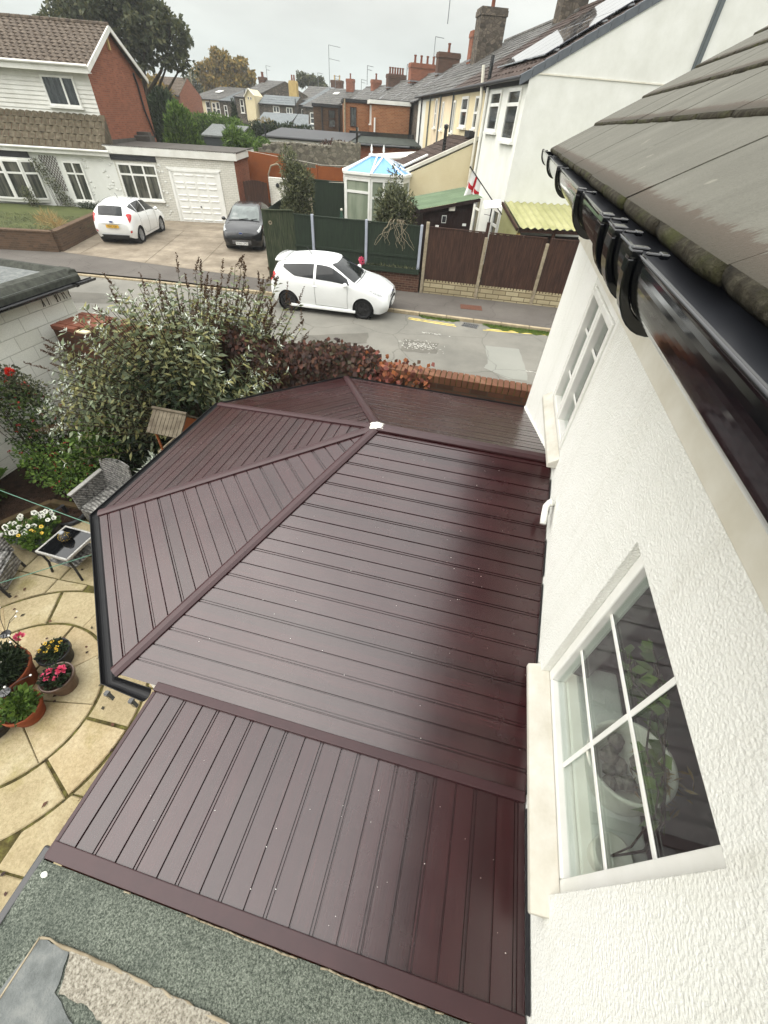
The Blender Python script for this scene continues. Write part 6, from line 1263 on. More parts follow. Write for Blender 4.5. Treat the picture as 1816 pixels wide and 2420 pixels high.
t = far_house('far_house', 'brown roofed house half hidden behind the big oak tree', -55.5, -46.6, 70, 5.6, 7.3, 2.6, 'brick_red', 'tile_brown', wins=((-54.4, 4.4, .9, 1.0),), group=None)
# aerials
def aerial(x, y, z0, z1, arms, label, r=.035):
    t = thing('tv_aerial', label, 'aerial', (x, y, z0)); h = z1 - z0
    m = MB(); m.tube([(0, 0, 0), (0, 0, h)], r, 6); m.build('mast', M['aerial'], t)
    for f, L_, d in arms:
        m = MB(); m.bar((0, 0, h * f), (L_, -.2, h * f - .12 * L_), r * 1.2, r * 1.2); n = 7
        for k in range(n): u = (k + 1) / n * L_; m.bar((u, -.2 * u / L_ - .22, h * f - .12 * u), (u, -.2 * u / L_ + .22, h * f - .12 * u), r * .6, r * .6)
        m.build('antenna', M['aerial'], t)
aerial(-24.9, 70, 5.2, 10.7, ((1.0, 1.5, 1), (.8, 1.4, 1)), 'tall thin aerial mast with two arms standing left of the brick extension')
aerial(-10.6, 62, 7.6, 10.9, ((1.0, .9, 1), (.6, 1.1, 1), (.42, 1.1, 1)), 'aerial mast with three arms beside the broad red chimneys')
aerial(-5.3, 34.5, 8.6, 9.9, ((1.0, .8, 1),), 'slanting aerial on the terrace ridge beside the top right chimney', .025)
for i, (x, y, z0, z1, lb) in enumerate(((-40.5, 85, 7.5, 9.6, 'small aerial left of the far rooflight ridge'), (-30.2, 80, 7.4, 8.9, 'little aerial just right of the wide dark far chimney'), (-27.6, 80, 7.3, 8.7, 'small aerial between far chimney and tall mast'), (-24.3, 82, 7.2, 8.6, 'short thin aerial directly right of the tall mast'), (-20.0, 70, 7.6, 9.2, 'aerial just right of the small red far chimney'), (-14.2, 66, 7.6, 9.2, 'aerial right of the long row of chimney pots'))): aerial(x, y, z0, z1, ((1.0, .8, 1), (.8, .6, 1)), lb, .04)
t = thing('street_lamp', 'tall slim street lamp between the oak and the autumn trees', 'street lamp', (-52, 82, 0)); m = MB(); m.tube([(0, 0, 0), (0, 0, 8.2), (.1, 0, 8.5), (-.3, 0, 8.6)], [.09, .06, .05, .04], 8); m.build('column', M['concrete_post'], t); m = MB(); m.blob((-.55, 0, 8.6), (.35, .12, .08)); m.build('lantern', M['metal'], t)
# trees
def tree(name, label, loc, h, clumps, n, L, W, mat, trunk=.4, group=None):
    t = thing(name, label, 'tree', loc, 0, group); m = MB(); fork = min(c[2] - c[5] for c in clumps) * .8 + .2
    m.tube([(0, 0, -.2), (.05, 0, fork * .5), (0, .05, fork)], [trunk, trunk * .75, trunk * .6], 9)
    for c in clumps:
        e = Vector((c[0], c[1], c[2])); s0 = Vector((0, .05, fork * rnd.uniform(.75, 1))); md = s0.lerp(e, .5) + Vector((rnd.uniform(-.3, .3), rnd.uniform(-.3, .3), -.05 * h * rnd.random())); m.tube([s0, md, e], [trunk * .4, trunk * .22, .03], 6)
        for _ in range(4): d = Vector((rnd.uniform(-1, 1) * c[3], rnd.uniform(-1, 1) * c[4], rnd.uniform(-.7, 1) * c[5])) * .8; m.tube([md.lerp(e, .6), e + d * .5 + Vector((0, 0, .1)), e + d], [trunk * .12, trunk * .07, .015], 4)
    m.build('trunk', M['bark'], t, smooth=True)
    sub = []
    for c in clumps:     # many small sprays per limb so the crown keeps gaps and a ragged edge
        k = 9 + int(5 * c[3])
        for _ in range(k):
            d = Vector((rnd.gauss(0, 1), rnd.gauss(0, 1), rnd.gauss(0, 1))).normalized() * (rnd.random() ** .35); s_ = rnd.uniform(.22, .42); sub.append((c[0] + d.x * c[3], c[1] + d.y * c[4], c[2] + d.z * c[5], c[3] * s_, c[4] * s_, c[5] * s_ * .75))
    P, d = cloud(n, sub, 0); D = d + rg.normal(0, .7, (n, 3)) + (0, 0, -.1); leafmesh('crown', M[mat], P, D, rvec(rg, n) + (0, -.3, .8), rg.uniform(L * .6, L * 1.3, n), rg.uniform(W * .7, W * 1.3, n), t)
    return t
tree('oak_tree', 'large dark oak tree rising behind the brick gable', (-31.5, 42, 0), 12, [(-4.8, 0, 8.6, 2.3, 2, 1.6), (-2.5, 0, 9.6, 2.4, 2, 1.9), (0, 0, 10.2, 2.4, 2.2, 1.8), (2.3, 0, 9.3, 2.0, 2, 1.6), (3.9, 0, 8.2, 1.4, 1.6, 1.1), (3.0, .5, 7.2, 1.3, 1.3, .8), (4.5, 0, 7.0, .9, 1, .7), (-1.5, -.4, 7.6, 2.2, 1.6, 1.4), (-5.5, .5, 7.0, 2.0, 1.5, 1.2), (.8, .3, 7.4, 1.5, 1.4, 1.0)], 17000, .36, .22, 'leaf_oak', .45)
tree('autumn_tree', 'golden brown autumn tree right of the oak above the cream far houses', (-48.5, 88, 0), 11, [(-3.4, 0, 8.0, 2.6, 2, 2.0), (-1.0, 0, 9.5, 2.2, 2, 1.8), (1.4, 0, 9.0, 2.2, 2, 1.8), (3.2, 0, 7.8, 1.7, 2, 1.5), (0, 0, 7.2, 2.6, 2, 1.6)], 8000, .46, .32, 'leaf_autumn', .4)
tree('autumn_tree', 'greener autumn tree just left of the golden one beside the lamp', (-54.5, 92, 0), 10, [(-2, 0, 7.2, 2.6, 2, 1.9), (1.2, 0, 8.2, 2.6, 2, 1.9), (3.2, 0, 7.0, 2.0, 2, 1.6), (0, 0, 6.0, 2.8, 2, 1.4)], 6000, .46, .32, 'leaf_olive', .4)
tree('autumn_tree', 'rusty small tree low behind the brown roofed house', (-53, 70, 0), 8, [(-2, 0, 5.8, 2.2, 2, 1.3), (1.5, 0, 6.2, 2.4, 2, 1.4), (4.0, 0, 5.6, 1.8, 2, 1.1)], 4000, .4, .3, 'leaf_autumn', .3)
tree('far_tree', 'small dark round tree on the skyline above the far rooflight house', (-39.5, 100, 0), 10, [(-1.1, 0, 9.0, 1.2, 1, 1.1), (.9, 0, 8.6, 1.5, 1, 1.1), (2.3, 0, 8.2, 1.2, 1, .9)], 2600, .42, .3, 'leaf_oak', .3)
P, d = cloud(9000, [(-70 + i * 5.2, 130 + rnd.uniform(-6, 6), 5.6 + rnd.uniform(-.8, 1.0), 4.5, 3, 2.4) for i in range(22)], 0)
tag(leafmesh('distant_woodland', M['leaf_oak'], P, d + rg.normal(0, .6, (9000, 3)), rvec(rg, 9000), .9, .6), 'far dark line of trees along the horizon beyond the roofs', 'woodland', kind='stuff')
# ---------------------------------------------------------------- the three hatchbacks
ST = [
 [(1.98,.50,.22),(2.05,.60,.42),(2.00,.60,.64),(1.97,.50,.69),(2.02,.28,.71),(2.04,0,.715)],
 [(1.80,.74,.20),(1.86,.80,.45),(1.78,.765,.72),(1.70,.63,.80),(1.75,.30,.835),(1.77,0,.845)],
 [(1.50,.80,.20),(1.50,.85,.50),(1.45,.82,.82),(1.42,.67,.89),(1.42,.32,.92),(1.42,0,.93)],
 [(1.10,.81,.20),(1.10,.86,.52),(1.05,.83,.90),(1.02,.68,.955),(1.06,.34,.99),(1.08,0,1.0)],
 [(.85,.81,.19),(.85,.86,.52),(.85,.83,.93),(.76,.67,1.08),(.86,.35,1.105),(.88,0,1.115)],
 [(.50,.81,.19),(.50,.86,.54),(.50,.83,.95),(.40,.62,1.29),(.52,.33,1.315),(.55,0,1.325)],
 [(.20,.81,.19),(.20,.86,.55),(.20,.83,.965),(.13,.575,1.405),(.20,.30,1.437),(.22,0,1.445)],
 [(-.30,.81,.19),(-.30,.86,.55),(-.30,.835,.985),(-.30,.56,1.435),(-.30,.30,1.472),(-.30,0,1.48)],
 [(-.80,.81,.19),(-.80,.865,.55),(-.80,.835,1.005),(-.80,.56,1.42),(-.80,.30,1.46),(-.80,0,1.468)],
 [(-1.25,.81,.20),(-1.25,.86,.55),(-1.25,.82,1.03),(-1.25,.54,1.37),(-1.25,.30,1.412),(-1.25,0,1.42)],
 [(-1.50,.79,.22),(-1.50,.84,.55),(-1.50,.80,1.05),(-1.52,.53,1.32),(-1.56,.30,1.372),(-1.58,0,1.38)],
 [(-1.68,.76,.23),(-1.70,.82,.55),(-1.66,.765,1.00),(-1.68,.56,1.15),(-1.73,.30,1.175),(-1.74,0,1.18)],
 [(-1.78,.70,.25),(-1.82,.77,.55),(-1.78,.71,.92),(-1.79,.57,.965),(-1.84,.30,.975),(-1.85,0,.98)],
 [(-1.80,.58,.28),(-1.88,.64,.48),(-1.86,.60,.72),(-1.86,.50,.75),(-1.90,.28,.76),(-1.91,0,.765)]]
STA = np.array(ST)
def _cr(p0, p1, p2, p3, t): return .5 * (2 * p1 + (p2 - p0) * t + (2 * p0 - 5 * p1 + 4 * p2 - p3) * t * t + (3 * p1 - p0 - 3 * p2 + p3) * t ** 3)
def carpt(i, k):
    """point of the body surface; k in 0..10, past 5 is the mirrored side"""
    if k > 5: p = carpt(i, 10 - k).copy(); p[1] *= -1; return p
    def row(a):
        a = min(max(a, 0), 13); r_ = STA[a]; k0 = min(int(k), 4); t = k - k0
        g = lambda q: r_[q] if 0 <= q <= 5 else (r_[0] if q < 0 else r_[4] * (1, -1, 1))
        return _cr(g(k0 - 1), g(k0), g(k0 + 1), g(k0 + 2), t)
    i0 = min(int(i), 12); t = i - i0
    return _cr(row(i0 - 1), row(i0), row(i0 + 1), row(i0 + 2), t)
def carn(i, k):
    e = .02; a = carpt(min(i + e, 13), k) - carpt(max(i - e, 0), k); b = carpt(i, min(k + e, 10)) - carpt(i, max(k - e, 0)); n_ = np.cross(a, b); n_ /= np.linalg.norm(n_) + 1e-9
    c = carpt(i, k) - np.array((-.1, 0, .6)); return n_ if n_ @ c > 0 else -n_
def patch(mb, i0, i1, kf0, kf1, off=.006, n=14, m_=8, flip=False):
    """sheet laid on the body between i0..i1; kf0, kf1 give the k edges for a fraction along i"""
    V = []
    for a in range(n + 1):
        f = a / n; i = i0 + (i1 - i0) * f; k0, k1 = kf0(f), kf1(f)
        for b in range(m_ + 1):
            k = k0 + (k1 - k0) * b / m_
            if flip: k = 10 - k
            V.append(tuple(carpt(i, k) + carn(i, k) * off))
    mb.add(V, [(a * (m_ + 1) + b, (a + 1) * (m_ + 1) + b, (a + 1) * (m_ + 1) + b + 1, a * (m_ + 1) + b + 1) for a in range(n) for b in range(m_)])
def line(mb, pts, r=.004, off=.0, flip=False):
    P = []
    for i, k in pts:
        k = 10 - k if flip else k; P.append(tuple(carpt(i, k) + carn(i, k) * off))
    mb.tube(P, r, 4)
AX = (1.245, -1.245); WR = .305
BODY_CACHE = {}
def car(name, label, loc, rz, paint, doors, plate, rims, spoiler=False, scale=1.0, roll=0.0, yellow=True, tint='pane_car'):
    t = thing(name, label, 'car', loc, rz); t.scale = (scale,) * 3; t.rotation_euler[0] = roll
    m = MB(); NI, NK = 13 * 13, 64
    if not BODY_CACHE: BODY_CACHE['v'] = [tuple(carpt(13 * a / NI, 10 * b / NK)) for a in range(NI + 1) for b in range(NK + 1)]
    V = list(BODY_CACHE['v']); F = []; cut, keep = set(), set()
    for a in range(NI):
        for b in range(NK):
            f = (a * (NK + 1) + b, (a + 1) * (NK + 1) + b, (a + 1) * (NK + 1) + b + 1, a * (NK + 1) + b + 1); c = sum((Vector(V[q]) for q in f), Vector()) / 4
            if abs(c.y) > .55 and any(math.hypot(c.x - ax, c.z - WR) < .345 for ax in AX): cut.update(f); continue
            F.append(f); keep.update(f)
    for q in cut & keep:
        p = V[q]; ax = AX[0] if p[0] > 0 else AX[1]; d = math.hypot(p[0] - ax, p[2] - WR); k_ = .348 / d; V[q] = (ax + (p[0] - ax) * k_, p[1], WR + (p[2] - WR) * k_)
    m.add(V, F); m.f += [tuple(range(NK + 1)), tuple(NI * (NK + 1) + b for b in range(NK + 1))]
    body = m.build('body', M[paint], t, smooth=True)
    m = MB()
    for ax in AX:
        for sy in (1, -1):
            m.lathe([(.37, .30), (.37, .72), (.355, .835)], (ax, 0, WR), 26, 'Y') if sy > 0 else m.lathe([(.37, -.30), (.37, -.72), (.355, -.835)], (ax, 0, WR), 26, 'Y')
            m.lathe([(0, .3 * sy), (.37, .3 * sy)], (ax, 0, WR), 26, 'Y')
    m.box((-1.7, -.66, .17), (1.8, .66, .26)); m.build('underbody', M['black_matt'], t)
    for ax in AX:
        for sy in (1, -1):
            y1, y0 = sy * .83, sy * .64
            m = MB(); m.lathe([(.20, y0), (.28, y0), (.30, y0 + sy * .03), (WR, y0 + sy * .06), (WR, y1 - sy * .05), (.295, y1 - sy * .015), (.27, y1), (.215, y1 - sy * .005), (.205, y1 - sy * .03)], (ax, 0, WR), 30, 'Y'); w_ = m.build('wheel', M['tyre'], t, smooth=True)
            m = MB(); m.lathe([(.208, y1 - sy * .03), (.215, y1 - sy * .008), (.195, y1 - sy * .012), (.185, y1 - sy * .05), (.0, y1 - sy * .06)], (ax, 0, WR), 24, 'Y')
            for q in range(10):
                a = 6.2832 * (q // 2) / 5 + (.14 if q % 2 else -.14); m.bar((ax + .03 * math.cos(a), y1 - sy * .022, WR + .03 * math.sin(a)), (ax + .195 * math.cos(a), y1 - sy * .018, WR + .195 * math.sin(a)), .030, .03, (0, 1, 0))
            m.lathe([(.05, y1 - sy * .05), (.05, y1 - sy * .01), (.0, y1 - sy * .005)], (ax, 0, WR), 14, 'Y'); m.build('rim', M[rims], w_)
    m = MB(); patch(m, 3.35, 5.75, lambda f: 3.12, lambda f: 6.88, .007, 16, 20); m.build('windscreen', M['pane_car_light' if paint == 'car_black' else tint], t, smooth=True)
    m = MB(); patch(m, 10.22, 11.72, lambda f: 3.25 + .1 * f, lambda f: 6.75 - .1 * f, .008, 12, 18); m.build('rear_window', M[tint], t, smooth=True)
    segs = ((4.15, 6.95), (7.12, 9.35)) if doors == 3 else ((4.15, 6.65), (6.82, 8.35), (8.47, 9.4))
    for fl_ in (False, True):
        for s0, s1 in segs:
            last = s1 > 9
            m = MB(); patch(m, s0, s1, lambda f: 2.12 + (.42 * max(0, f - .55) / .45 if last and doors == 3 else (.5 * f if last else 0)), lambda f: 2.86 - (.10 * f if last else 0), .006, 16, 6, fl_); m.build('side_window', M[tint], t, smooth=True)
        m = MB(); patch(m, 10.45, 12.2, lambda f: 1.80 + .45 * (1 - f) ** 2 * .6 - .12 * f, lambda f: 2.05 + .85 * min(1, f * 1.6) - .75 * max(0, f - .6) / .4, .010, 12, 6, fl_); m.build('tail_lamp', M['lamp_red'], t, smooth=True)
        m = MB(); patch(m, .75, 2.25, lambda f: 2.05 - .1 * f + .35 * f * f, lambda f: 2.75 - .15 * f, .008, 10, 6, fl_); m.build('headlamp', M['lamp_clear'], t, smooth=True)
        sy = -1 if fl_ else 1
        m = MB(); m.blob((.70, sy * .955, 1.0), (.075, .095, .07), 12, 8); m.bar((.68, sy * .82, .95), (.70, sy * .90, .98), .05, .03); m.build('mirror', M[paint], t, smooth=True)
        m = MB(); m.blob((1.93, sy * .56, .40), (.06, .05, .05), 10, 6); m.build('fog_lamp', M['black_plastic'], t)
        m = MB(); patch(m, 12.25, 12.75, lambda f: .8, lambda f: 1.05, .008, 4, 3, fl_); m.build('reflector', M['lamp_red'], t)
        m = MB()
        line(m, [(4.35, .35 + 1.75 * q / 8) for q in range(9)], .005, .001, fl_); e = 7.05 if doors == 3 else 6.74; line(m, [(e, .35 + 1.8 * q / 8) for q in range(9)], .005, .001, fl_)
        line(m, [(4.35 + (e - 4.35) * q / 8, .35) for q in range(9)], .005, .001, fl_)
        if doors == 5: line(m, [(8.42, .9 + 1.3 * q / 8) for q in range(9)], .005, .001, fl_); line(m, [(6.74 + 1.4 * q / 8, .35 + .55 * max(0, q - 5) / 3) for q in range(9)], .005, .001, fl_)
        m.build('door_gap', M['black_matt'], t)
        for hx in ((-.32,) if doors == 3 else (-.02, -.95)):
            m = MB(); m.blob((hx, sy * .862, .845), (.085, .02, .016), 10, 6); m.build('door_handle', M[paint], t, smooth=True)
    m = MB(); line(m, [(3.12, 3.05 + 3.9 * q / 16) for q in range(17)], .012, .004)
    line(m, [(2.95 - 1.6 * q / 8, 3.05 - .1 * q / 8) for q in range(9)], .004, .0); line(m, [(2.95 - 1.6 * q / 8, 3.05 - .1 * q / 8) for q in range(9)], .004, .0, True); m.build('bonnet_gap', M['black_matt'], t)
    m = MB(); a = Vector(tuple(carpt(3.25, 4.2) + carn(3.25, 4.2) * .02)); b = Vector(tuple(carpt(3.7, 3.4) + carn(3.7, 3.4) * .02)); m.tube([a, b], .012, 5); a = Vector(tuple(carpt(3.25, 5.6) + carn(3.25, 5.6) * .02)); b = Vector(tuple(carpt(3.6, 4.5) + carn(3.6, 4.5) * .02)); m.tube([a, b], .012, 5); m.build('wiper', M['black_matt'], t)
    m = MB(); m.extr([(2.02, -.40, .29), (2.02, .40, .29), (2.025, .48, .40), (2.03, .42, .50), (2.03, -.42, .50), (2.025, -.48, .40)], (.04, 0, 0)); g_ = m.build('grille', M['black_plastic'], t)
    m = MB()
    for z in (.33, .38, .43, .48): m.box((2.055, -.40, z), (2.068, .40, z + .012))
    m.build('grille_bar', M['rim_silver'] if paint == 'car_black' else M['black_matt'], g_)
    if paint != 'car_black': m = MB(); m.extr([(2.0, -.34, .60), (2.0, .34, .60), (2.0, .28, .655), (2.0, -.28, .655)], (.045, 0, 0)); m.build('upper_grille', M['black_plastic'], t)
    for x, z, fr_ in ((2.078 if True else 0, .40 if paint != 'car_black' else .335, 1), (-1.925, .67, 0)):
        m = MB(); s_ = 1 if fr_ else -1; m.box((x - .008, -.26, z - .055), (x + .008, .26, z + .055)); pl = m.build('number_plate', M['plate_white' if fr_ else 'plate_yellow'], t)
        T_ = Matrix.Translation((x + s_ * .0095, 0, z)) @ Matrix.Rotation(R(90) * s_, 4, 'Z') @ Matrix.Rotation(R(90), 4, 'X')
        if plate: text_mb(plate, .105, T_, .92).build('plate_letters', M['black_matt'], pl)
        zz = .70 if fr_ else .83; xx = (2.035 if fr_ else -1.915)
        m = MB(); m.blob((xx, 0, zz), (.014, .085, .036), 18, 8); em_ = m.build('emblem', M['emblem_blue'], t, smooth=True); m = MB(); m.tube([(xx + s_ * .010, .085 * math.cos(q * .3142), zz + .036 * math.sin(q * .3142)) for q in range(21)], .005, 5); m.build('emblem_rim', M['rim_silver'], em_)
    m = MB(); m.extr([(-1.80, -.50, .24), (-1.80, .50, .24), (-1.84, .56, .36), (-1.84, -.56, .36)], (-.055, 0, 0)); m.build('rear_bumper_insert', M['black_matt'], t)
    if spoiler:
        m = MB(); V = []
        for q in range(13):
            y = -.52 + 1.04 * q / 12; e_ = .04 * (1 - (y / .52) ** 2); V += [(-1.34, y, 1.39 + e_ * .9), (-1.66 - e_, y, 1.385 + e_ * .9), (-1.66 - e_, y, 1.35 + e_ * .9), (-1.42, y, 1.33 + e_ * .8)]
        m.add(V, [(q * 4 + a, (q + 1) * 4 + a, (q + 1) * 4 + (a + 1) % 4, q * 4 + (a + 1) % 4) for q in range(12) for a in range(4)] + [(0, 1, 2, 3), (48, 51, 50, 49)]); m.build('spoiler', M[paint], t, smooth=True)
        for s_ in (1, -1): m = MB(); m.box((-1.2, s_ * .80, .17), (1.0, s_ * .88, .25)); m.build('side_skirt', M[paint], t, bevel=.02)
    m = MB(); q = carpt(7.6, 5); m.tube([tuple(q), (q[0] - .16, 0, q[2] + .2)], .008, 5); m.build('aerial', M['black_matt'], t)
    m = MB(); line(m, [(5.9 + 4 * q / 12, 3.22 + .02 * q / 12) for q in range(13)], .008, .001); line(m, [(5.9 + 4 * q / 12, 3.22 + .02 * q / 12) for q in range(13)], .008, .001, True); m.build('roof_seam', M['black_matt'], t)
    return t
def carpos(rear, rz, half=1.245): return (rear[0] + math.cos(rz) * half, rear[1] + math.sin(rz) * half, rear[2])
car('parked_car', 'white three door hatchback with black wheels and roof spoiler parked at the kerb', carpos((-6.27, 13.78, .045), R(3.2)), R(3.2), 'car_white', 3, '', 'rim_black', True, .985, R(3.3))
car('parked_car', 'white five door hatchback with silver wheels parked on the concrete drive', carpos((-16.33, 18.02, .10), R(106.5)), R(106.5), 'car_white', 5, 'MJ62 YJN', 'rim_silver', False, 1.0)
car('parked_car', 'black hatchback facing the road beside the green side fence', (-11.15 - 1.245 * math.cos(R(287)), 19.50 - 1.245 * math.sin(R(287)), .10), R(287), 'car_black', 5, 'WX65 ZPD', 'rim_silver', False, 1.0)
# ---------------------------------------------------------------- our back garden: shrubs, seats, pots, neighbour's garage
rg = np.random.default_rng(101)
t = thing('block_garage', 'white painted block garage with grey felt roof and black gutter at the left edge', 'garage', (-8.6, 4.5, 0))
m = MB(); m.box((-13, -2, -.2), (-7.32, 6.35, 2.34)); m.build('wall', brickmat('white_blocks', [C(232, 232, 222, .9), C(238, 238, 228, .9), C(226, 226, 214, .9)], C(196, 196, 184, .85), bw=.45, bh=.225, ms=.006, bump=.8, wash=C(214, 214, 198, .88)), t, w=True)
m = MB(); m.extr([(-13, -2, 2.36), (-7.12, -2, 2.36), (-7.12, 6.5, 2.36), (-13, 6.5, 2.36)], (0, 0, .06)); m.build('flat_roof', M['felt_grey'], t, w=True)
m = MB(); m.extr([(-7.10, -2, 2.30), (-7.10, -2, 2.40), (-7.22, -2, 2.50), (-7.42, -2, 2.50), (-7.52, -2, 2.42), (-7.3, -2, 2.30)], (0, 8.5, 0)); m.extr([(-13, 6.3, 2.42), (-13, 6.4, 2.50), (-13, 6.52, 2.48), (-13, 6.56, 2.30), (-13, 6.3, 2.30)], (5.85, 0, 0)); m.build('felt_kerb', pm('dark_felt', C(92, 94, 86, .6), C(60, 62, 56, .6), 9, .95, .2, .8, 90), t, w=True, bevel=.015)
m = MB(); n = 10; V = []
for y in (-2, 6.72):
    V += [(-7.045 + .058 * math.cos(math.pi * (1 + q / n)), y, 2.315 + .055 * math.sin(math.pi * (1 + q / n))) for q in range(n + 1)] + [(-7.045 + .052 * math.cos(math.pi * (2 - q / n)), y, 2.315 + .05 * math.sin(math.pi * (2 - q / n))) for q in range(n + 1)]
k = 2 * (n + 1); m.add(V, [(q, (q + 1) % k, k + (q + 1) % k, k + q) for q in range(k)] + [tuple(range(k)), tuple(range(k, 2 * k))]); m.build('gutter', M['black_plastic'], t, w=True)
m = MB()
for y in (0, 1.5, 3.1, 4.7, 6.3): m.extr([(-7.045 + .068 * math.cos(math.pi * (1 + q / 10)), y, 2.315 + .066 * math.sin(math.pi * (1 + q / 10))) for q in range(11)], (0, .03, 0))
m.build('gutter_bracket', M['black_plastic'], t, w=True)
m = MB()
for y, r_ in ((6.0, .35), (3.6, .12)):
    for _ in range(9): p = [(-7.31, y + rnd.uniform(-r_, r_), 2.3)]; [p.append((-7.308, p[-1][1] + rnd.uniform(-.02, .02), p[-1][2] - .05)) for _ in range(int(4 + 5 * r_))]; m.tube(p, .006, 4)
m.build('root_stain', M['bark'], t, w=True)
# ---- buddleia: arching stems with lance leaves and spent brown spikes
BL = Vector((-4.05, 4.85, -.05)); t = thing('buddleia', 'large buddleia bush with silvery leaf tips and brown flower spikes over the garden wall', 'shrub', BL)
SP, SD, SL, TP, TD = [], [], [], [], []
m = MB(); spikes = []
for k in range(520):
    a = rnd.random() * 6.2832; r_ = rnd.random() ** .55; rx = 2.25 if math.cos(a) < 0 else 1.75; ry = 1.75 if math.sin(a) > 0 else 1.45
    ex, ey = rx * r_ * math.cos(a), ry * r_ * math.sin(a); right = max(0, ex / 1.75)
    ez = (2.55 + .35 * right * (1 if ey > 0 else .2)) * (1 - .50 * r_ ** 2.4) + rnd.uniform(-.35, .22)
    if ex < -.9: ez -= .25 * (-ex - .9)
    if ex > -.75 and ey < -.5: continue
    e = Vector((ex, ey, max(.5, ez))); s0 = Vector((ex * .12, ey * .12, 0)); md = s0.lerp(e, .55) + Vector((-ex * .18, -ey * .18, .30)); tip = e + (e - md).normalized() * .28 + Vector((0, 0, -.02))
    pts = [s0, md, e, tip]; m.tube(pts, [.013, .009, .005, .003], 5)
    for q in range(36):
        f = .30 + .70 * (q // 2) / 17.5; f = min(f, 1); p = md.lerp(e, max(0, f - .38) / .5) if f < .88 else e.lerp(tip, (f - .88) / .12); d = (e - md).normalized(); sd = d.orthogonal().normalized(); sd.rotate(Matrix.Rotation(q * 1.7 + k, 3, d)); dd = sd * (1 if q % 2 else -1) + d * .45 + Vector((0, 0, -.12))
        SP.append(tuple(p)); SD.append(tuple(dd)); SL.append(rnd.uniform(.09, .20) * (1 - .35 * f))
    for q in range(7 if rnd.random() < .55 else 3):
        d = (tip - e).normalized(); sd = d.orthogonal().normalized(); sd.rotate(Matrix.Rotation(q * .9, 3, d)); TP.append(tuple(tip - d * rnd.uniform(0, .06))); TD.append(tuple(sd + d * .55))
    if rnd.random() < .16 or (ex > .1 and ey > -.3 and rnd.random() < .8): spikes.append((tip, (tip - e).normalized()))
m.build('stem', M['bark'], t)
for k in range(34):   # tall late shoots at the street end
    ex, ey = rnd.uniform(-.3, 1.5), rnd.uniform(.2, 1.4); e = Vector((ex, ey, rnd.uniform(2.45, 3.05))); spikes.append((e, Vector((rnd.uniform(-.35, .75), rnd.uniform(-.4, .4), .9)).normalized())); mm = Vector((ex * .5, ey * .5, 1.2)); SPn = 34
    for q in range(SPn): f = .35 + .65 * q / SPn; p = mm.lerp(e, f); SP.append(tuple(p)); SD.append((rnd.gauss(0, 1), rnd.gauss(0, 1), .2)); SL.append(rnd.uniform(.06, .13))
    if k == 0: sm = MB()
    sm.tube([mm, mm.lerp(e, .6) + Vector((0, 0, .08)), e], [.009, .006, .003], 5)
sm.build('shoot', M['bark'], t)
n = len(SP); leafmesh('foliage', M['leaf_buddleia'], np.array(SP) + rg.normal(0, .012, (n, 3)), np.array(SD), rvec(rg, n) + (0, 0, .8), np.array(SL), np.array(SL) * .33, t)
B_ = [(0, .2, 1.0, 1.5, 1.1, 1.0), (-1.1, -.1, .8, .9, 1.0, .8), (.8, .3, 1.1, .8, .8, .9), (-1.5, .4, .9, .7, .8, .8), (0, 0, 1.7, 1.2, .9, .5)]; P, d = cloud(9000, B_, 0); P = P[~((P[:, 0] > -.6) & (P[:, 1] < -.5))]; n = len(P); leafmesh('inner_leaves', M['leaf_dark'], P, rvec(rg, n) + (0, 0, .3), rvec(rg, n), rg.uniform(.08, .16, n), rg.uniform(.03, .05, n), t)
n = len(TP); leafmesh('young_leaves', M['leaf_silver'], np.array(TP), np.array(TD), rvec(rg, n) * .4 + (0, 0, 1), rg.uniform(.035, .085, n), rg.uniform(.012, .022, n), t)
DP, DD = [], []
for p, d in spikes:
    L_ = rnd.uniform(.14, .30); dr = Vector((rnd.uniform(-.3, .3), rnd.uniform(-.3, .3), -.15 if rnd.random() < .3 else .1)); d2 = (d + dr).normalized()
    for q in range(46):
        f = q / 46; DP.append(tuple(p + d2 * L_ * f)); DD.append(tuple(Vector((rnd.gauss(0, 1), rnd.gauss(0, 1), rnd.gauss(0, 1))).normalized() * .8 + d2 * .7))
n = len(DP); ff = np.tile(np.linspace(1, .35, 46), len(spikes)); leafmesh('flower_spike', M['dead_flower'], np.array(DP), np.array(DD), rvec(rg, n), .038 * ff + .008, .016, t)
bush('shrub', 'dark leafy undergrowth along the bed below the silver bush', 'shrub', (-4.0, 4.35, 0), [(-.9, 0, .4, .8, .4, .45), (.3, .1, .45, .9, .4, .5), (1.0, .3, .45, .4, .4, .5)], 2600, .13, .05, 'leaf_dark', .4, 4)
bush('shrub', 'silver green sage like shrub behind the wicker armchair', 'shrub', (-4.25, 4.0, 0), [(0, 0, .45, .38, .34, .42), (.2, -.1, .75, .2, .2, .2)], 700, .15, .045, 'leaf_silver', .3, 5)
def flowering(name, label, loc, boxes, n, L, W, mat, fn, fmat, fs=.035, stems=4, cat='shrub'):
    t = bush(name, label, cat, loc, boxes, n, L, W, mat, .25, stems); P, d = cloud(fn, boxes, 0); B = P + d * .03; k = 6; P2 = np.repeat(B, k, 0); leafmesh('flower', M[fmat], P2 + rg.normal(0, .006, P2.shape), rvec(rg, fn * k) * (1, 1, .5) + (0, 0, -.5), rvec(rg, fn * k), fs, fs * .55, t); return t
flowering('fuchsia', 'low fuchsia with small red flowers beside the parasol base', (-6.25, 3.75, 0), [(0, 0, .35, .5, .35, .35), (.5, -.15, .3, .4, .3, .3), (.35, .1, .6, .35, .3, .25), (-.35, .1, .5, .3, .3, .25)], 2300, .065, .036, 'leaf_bright', 46, 'petal_dull_red')
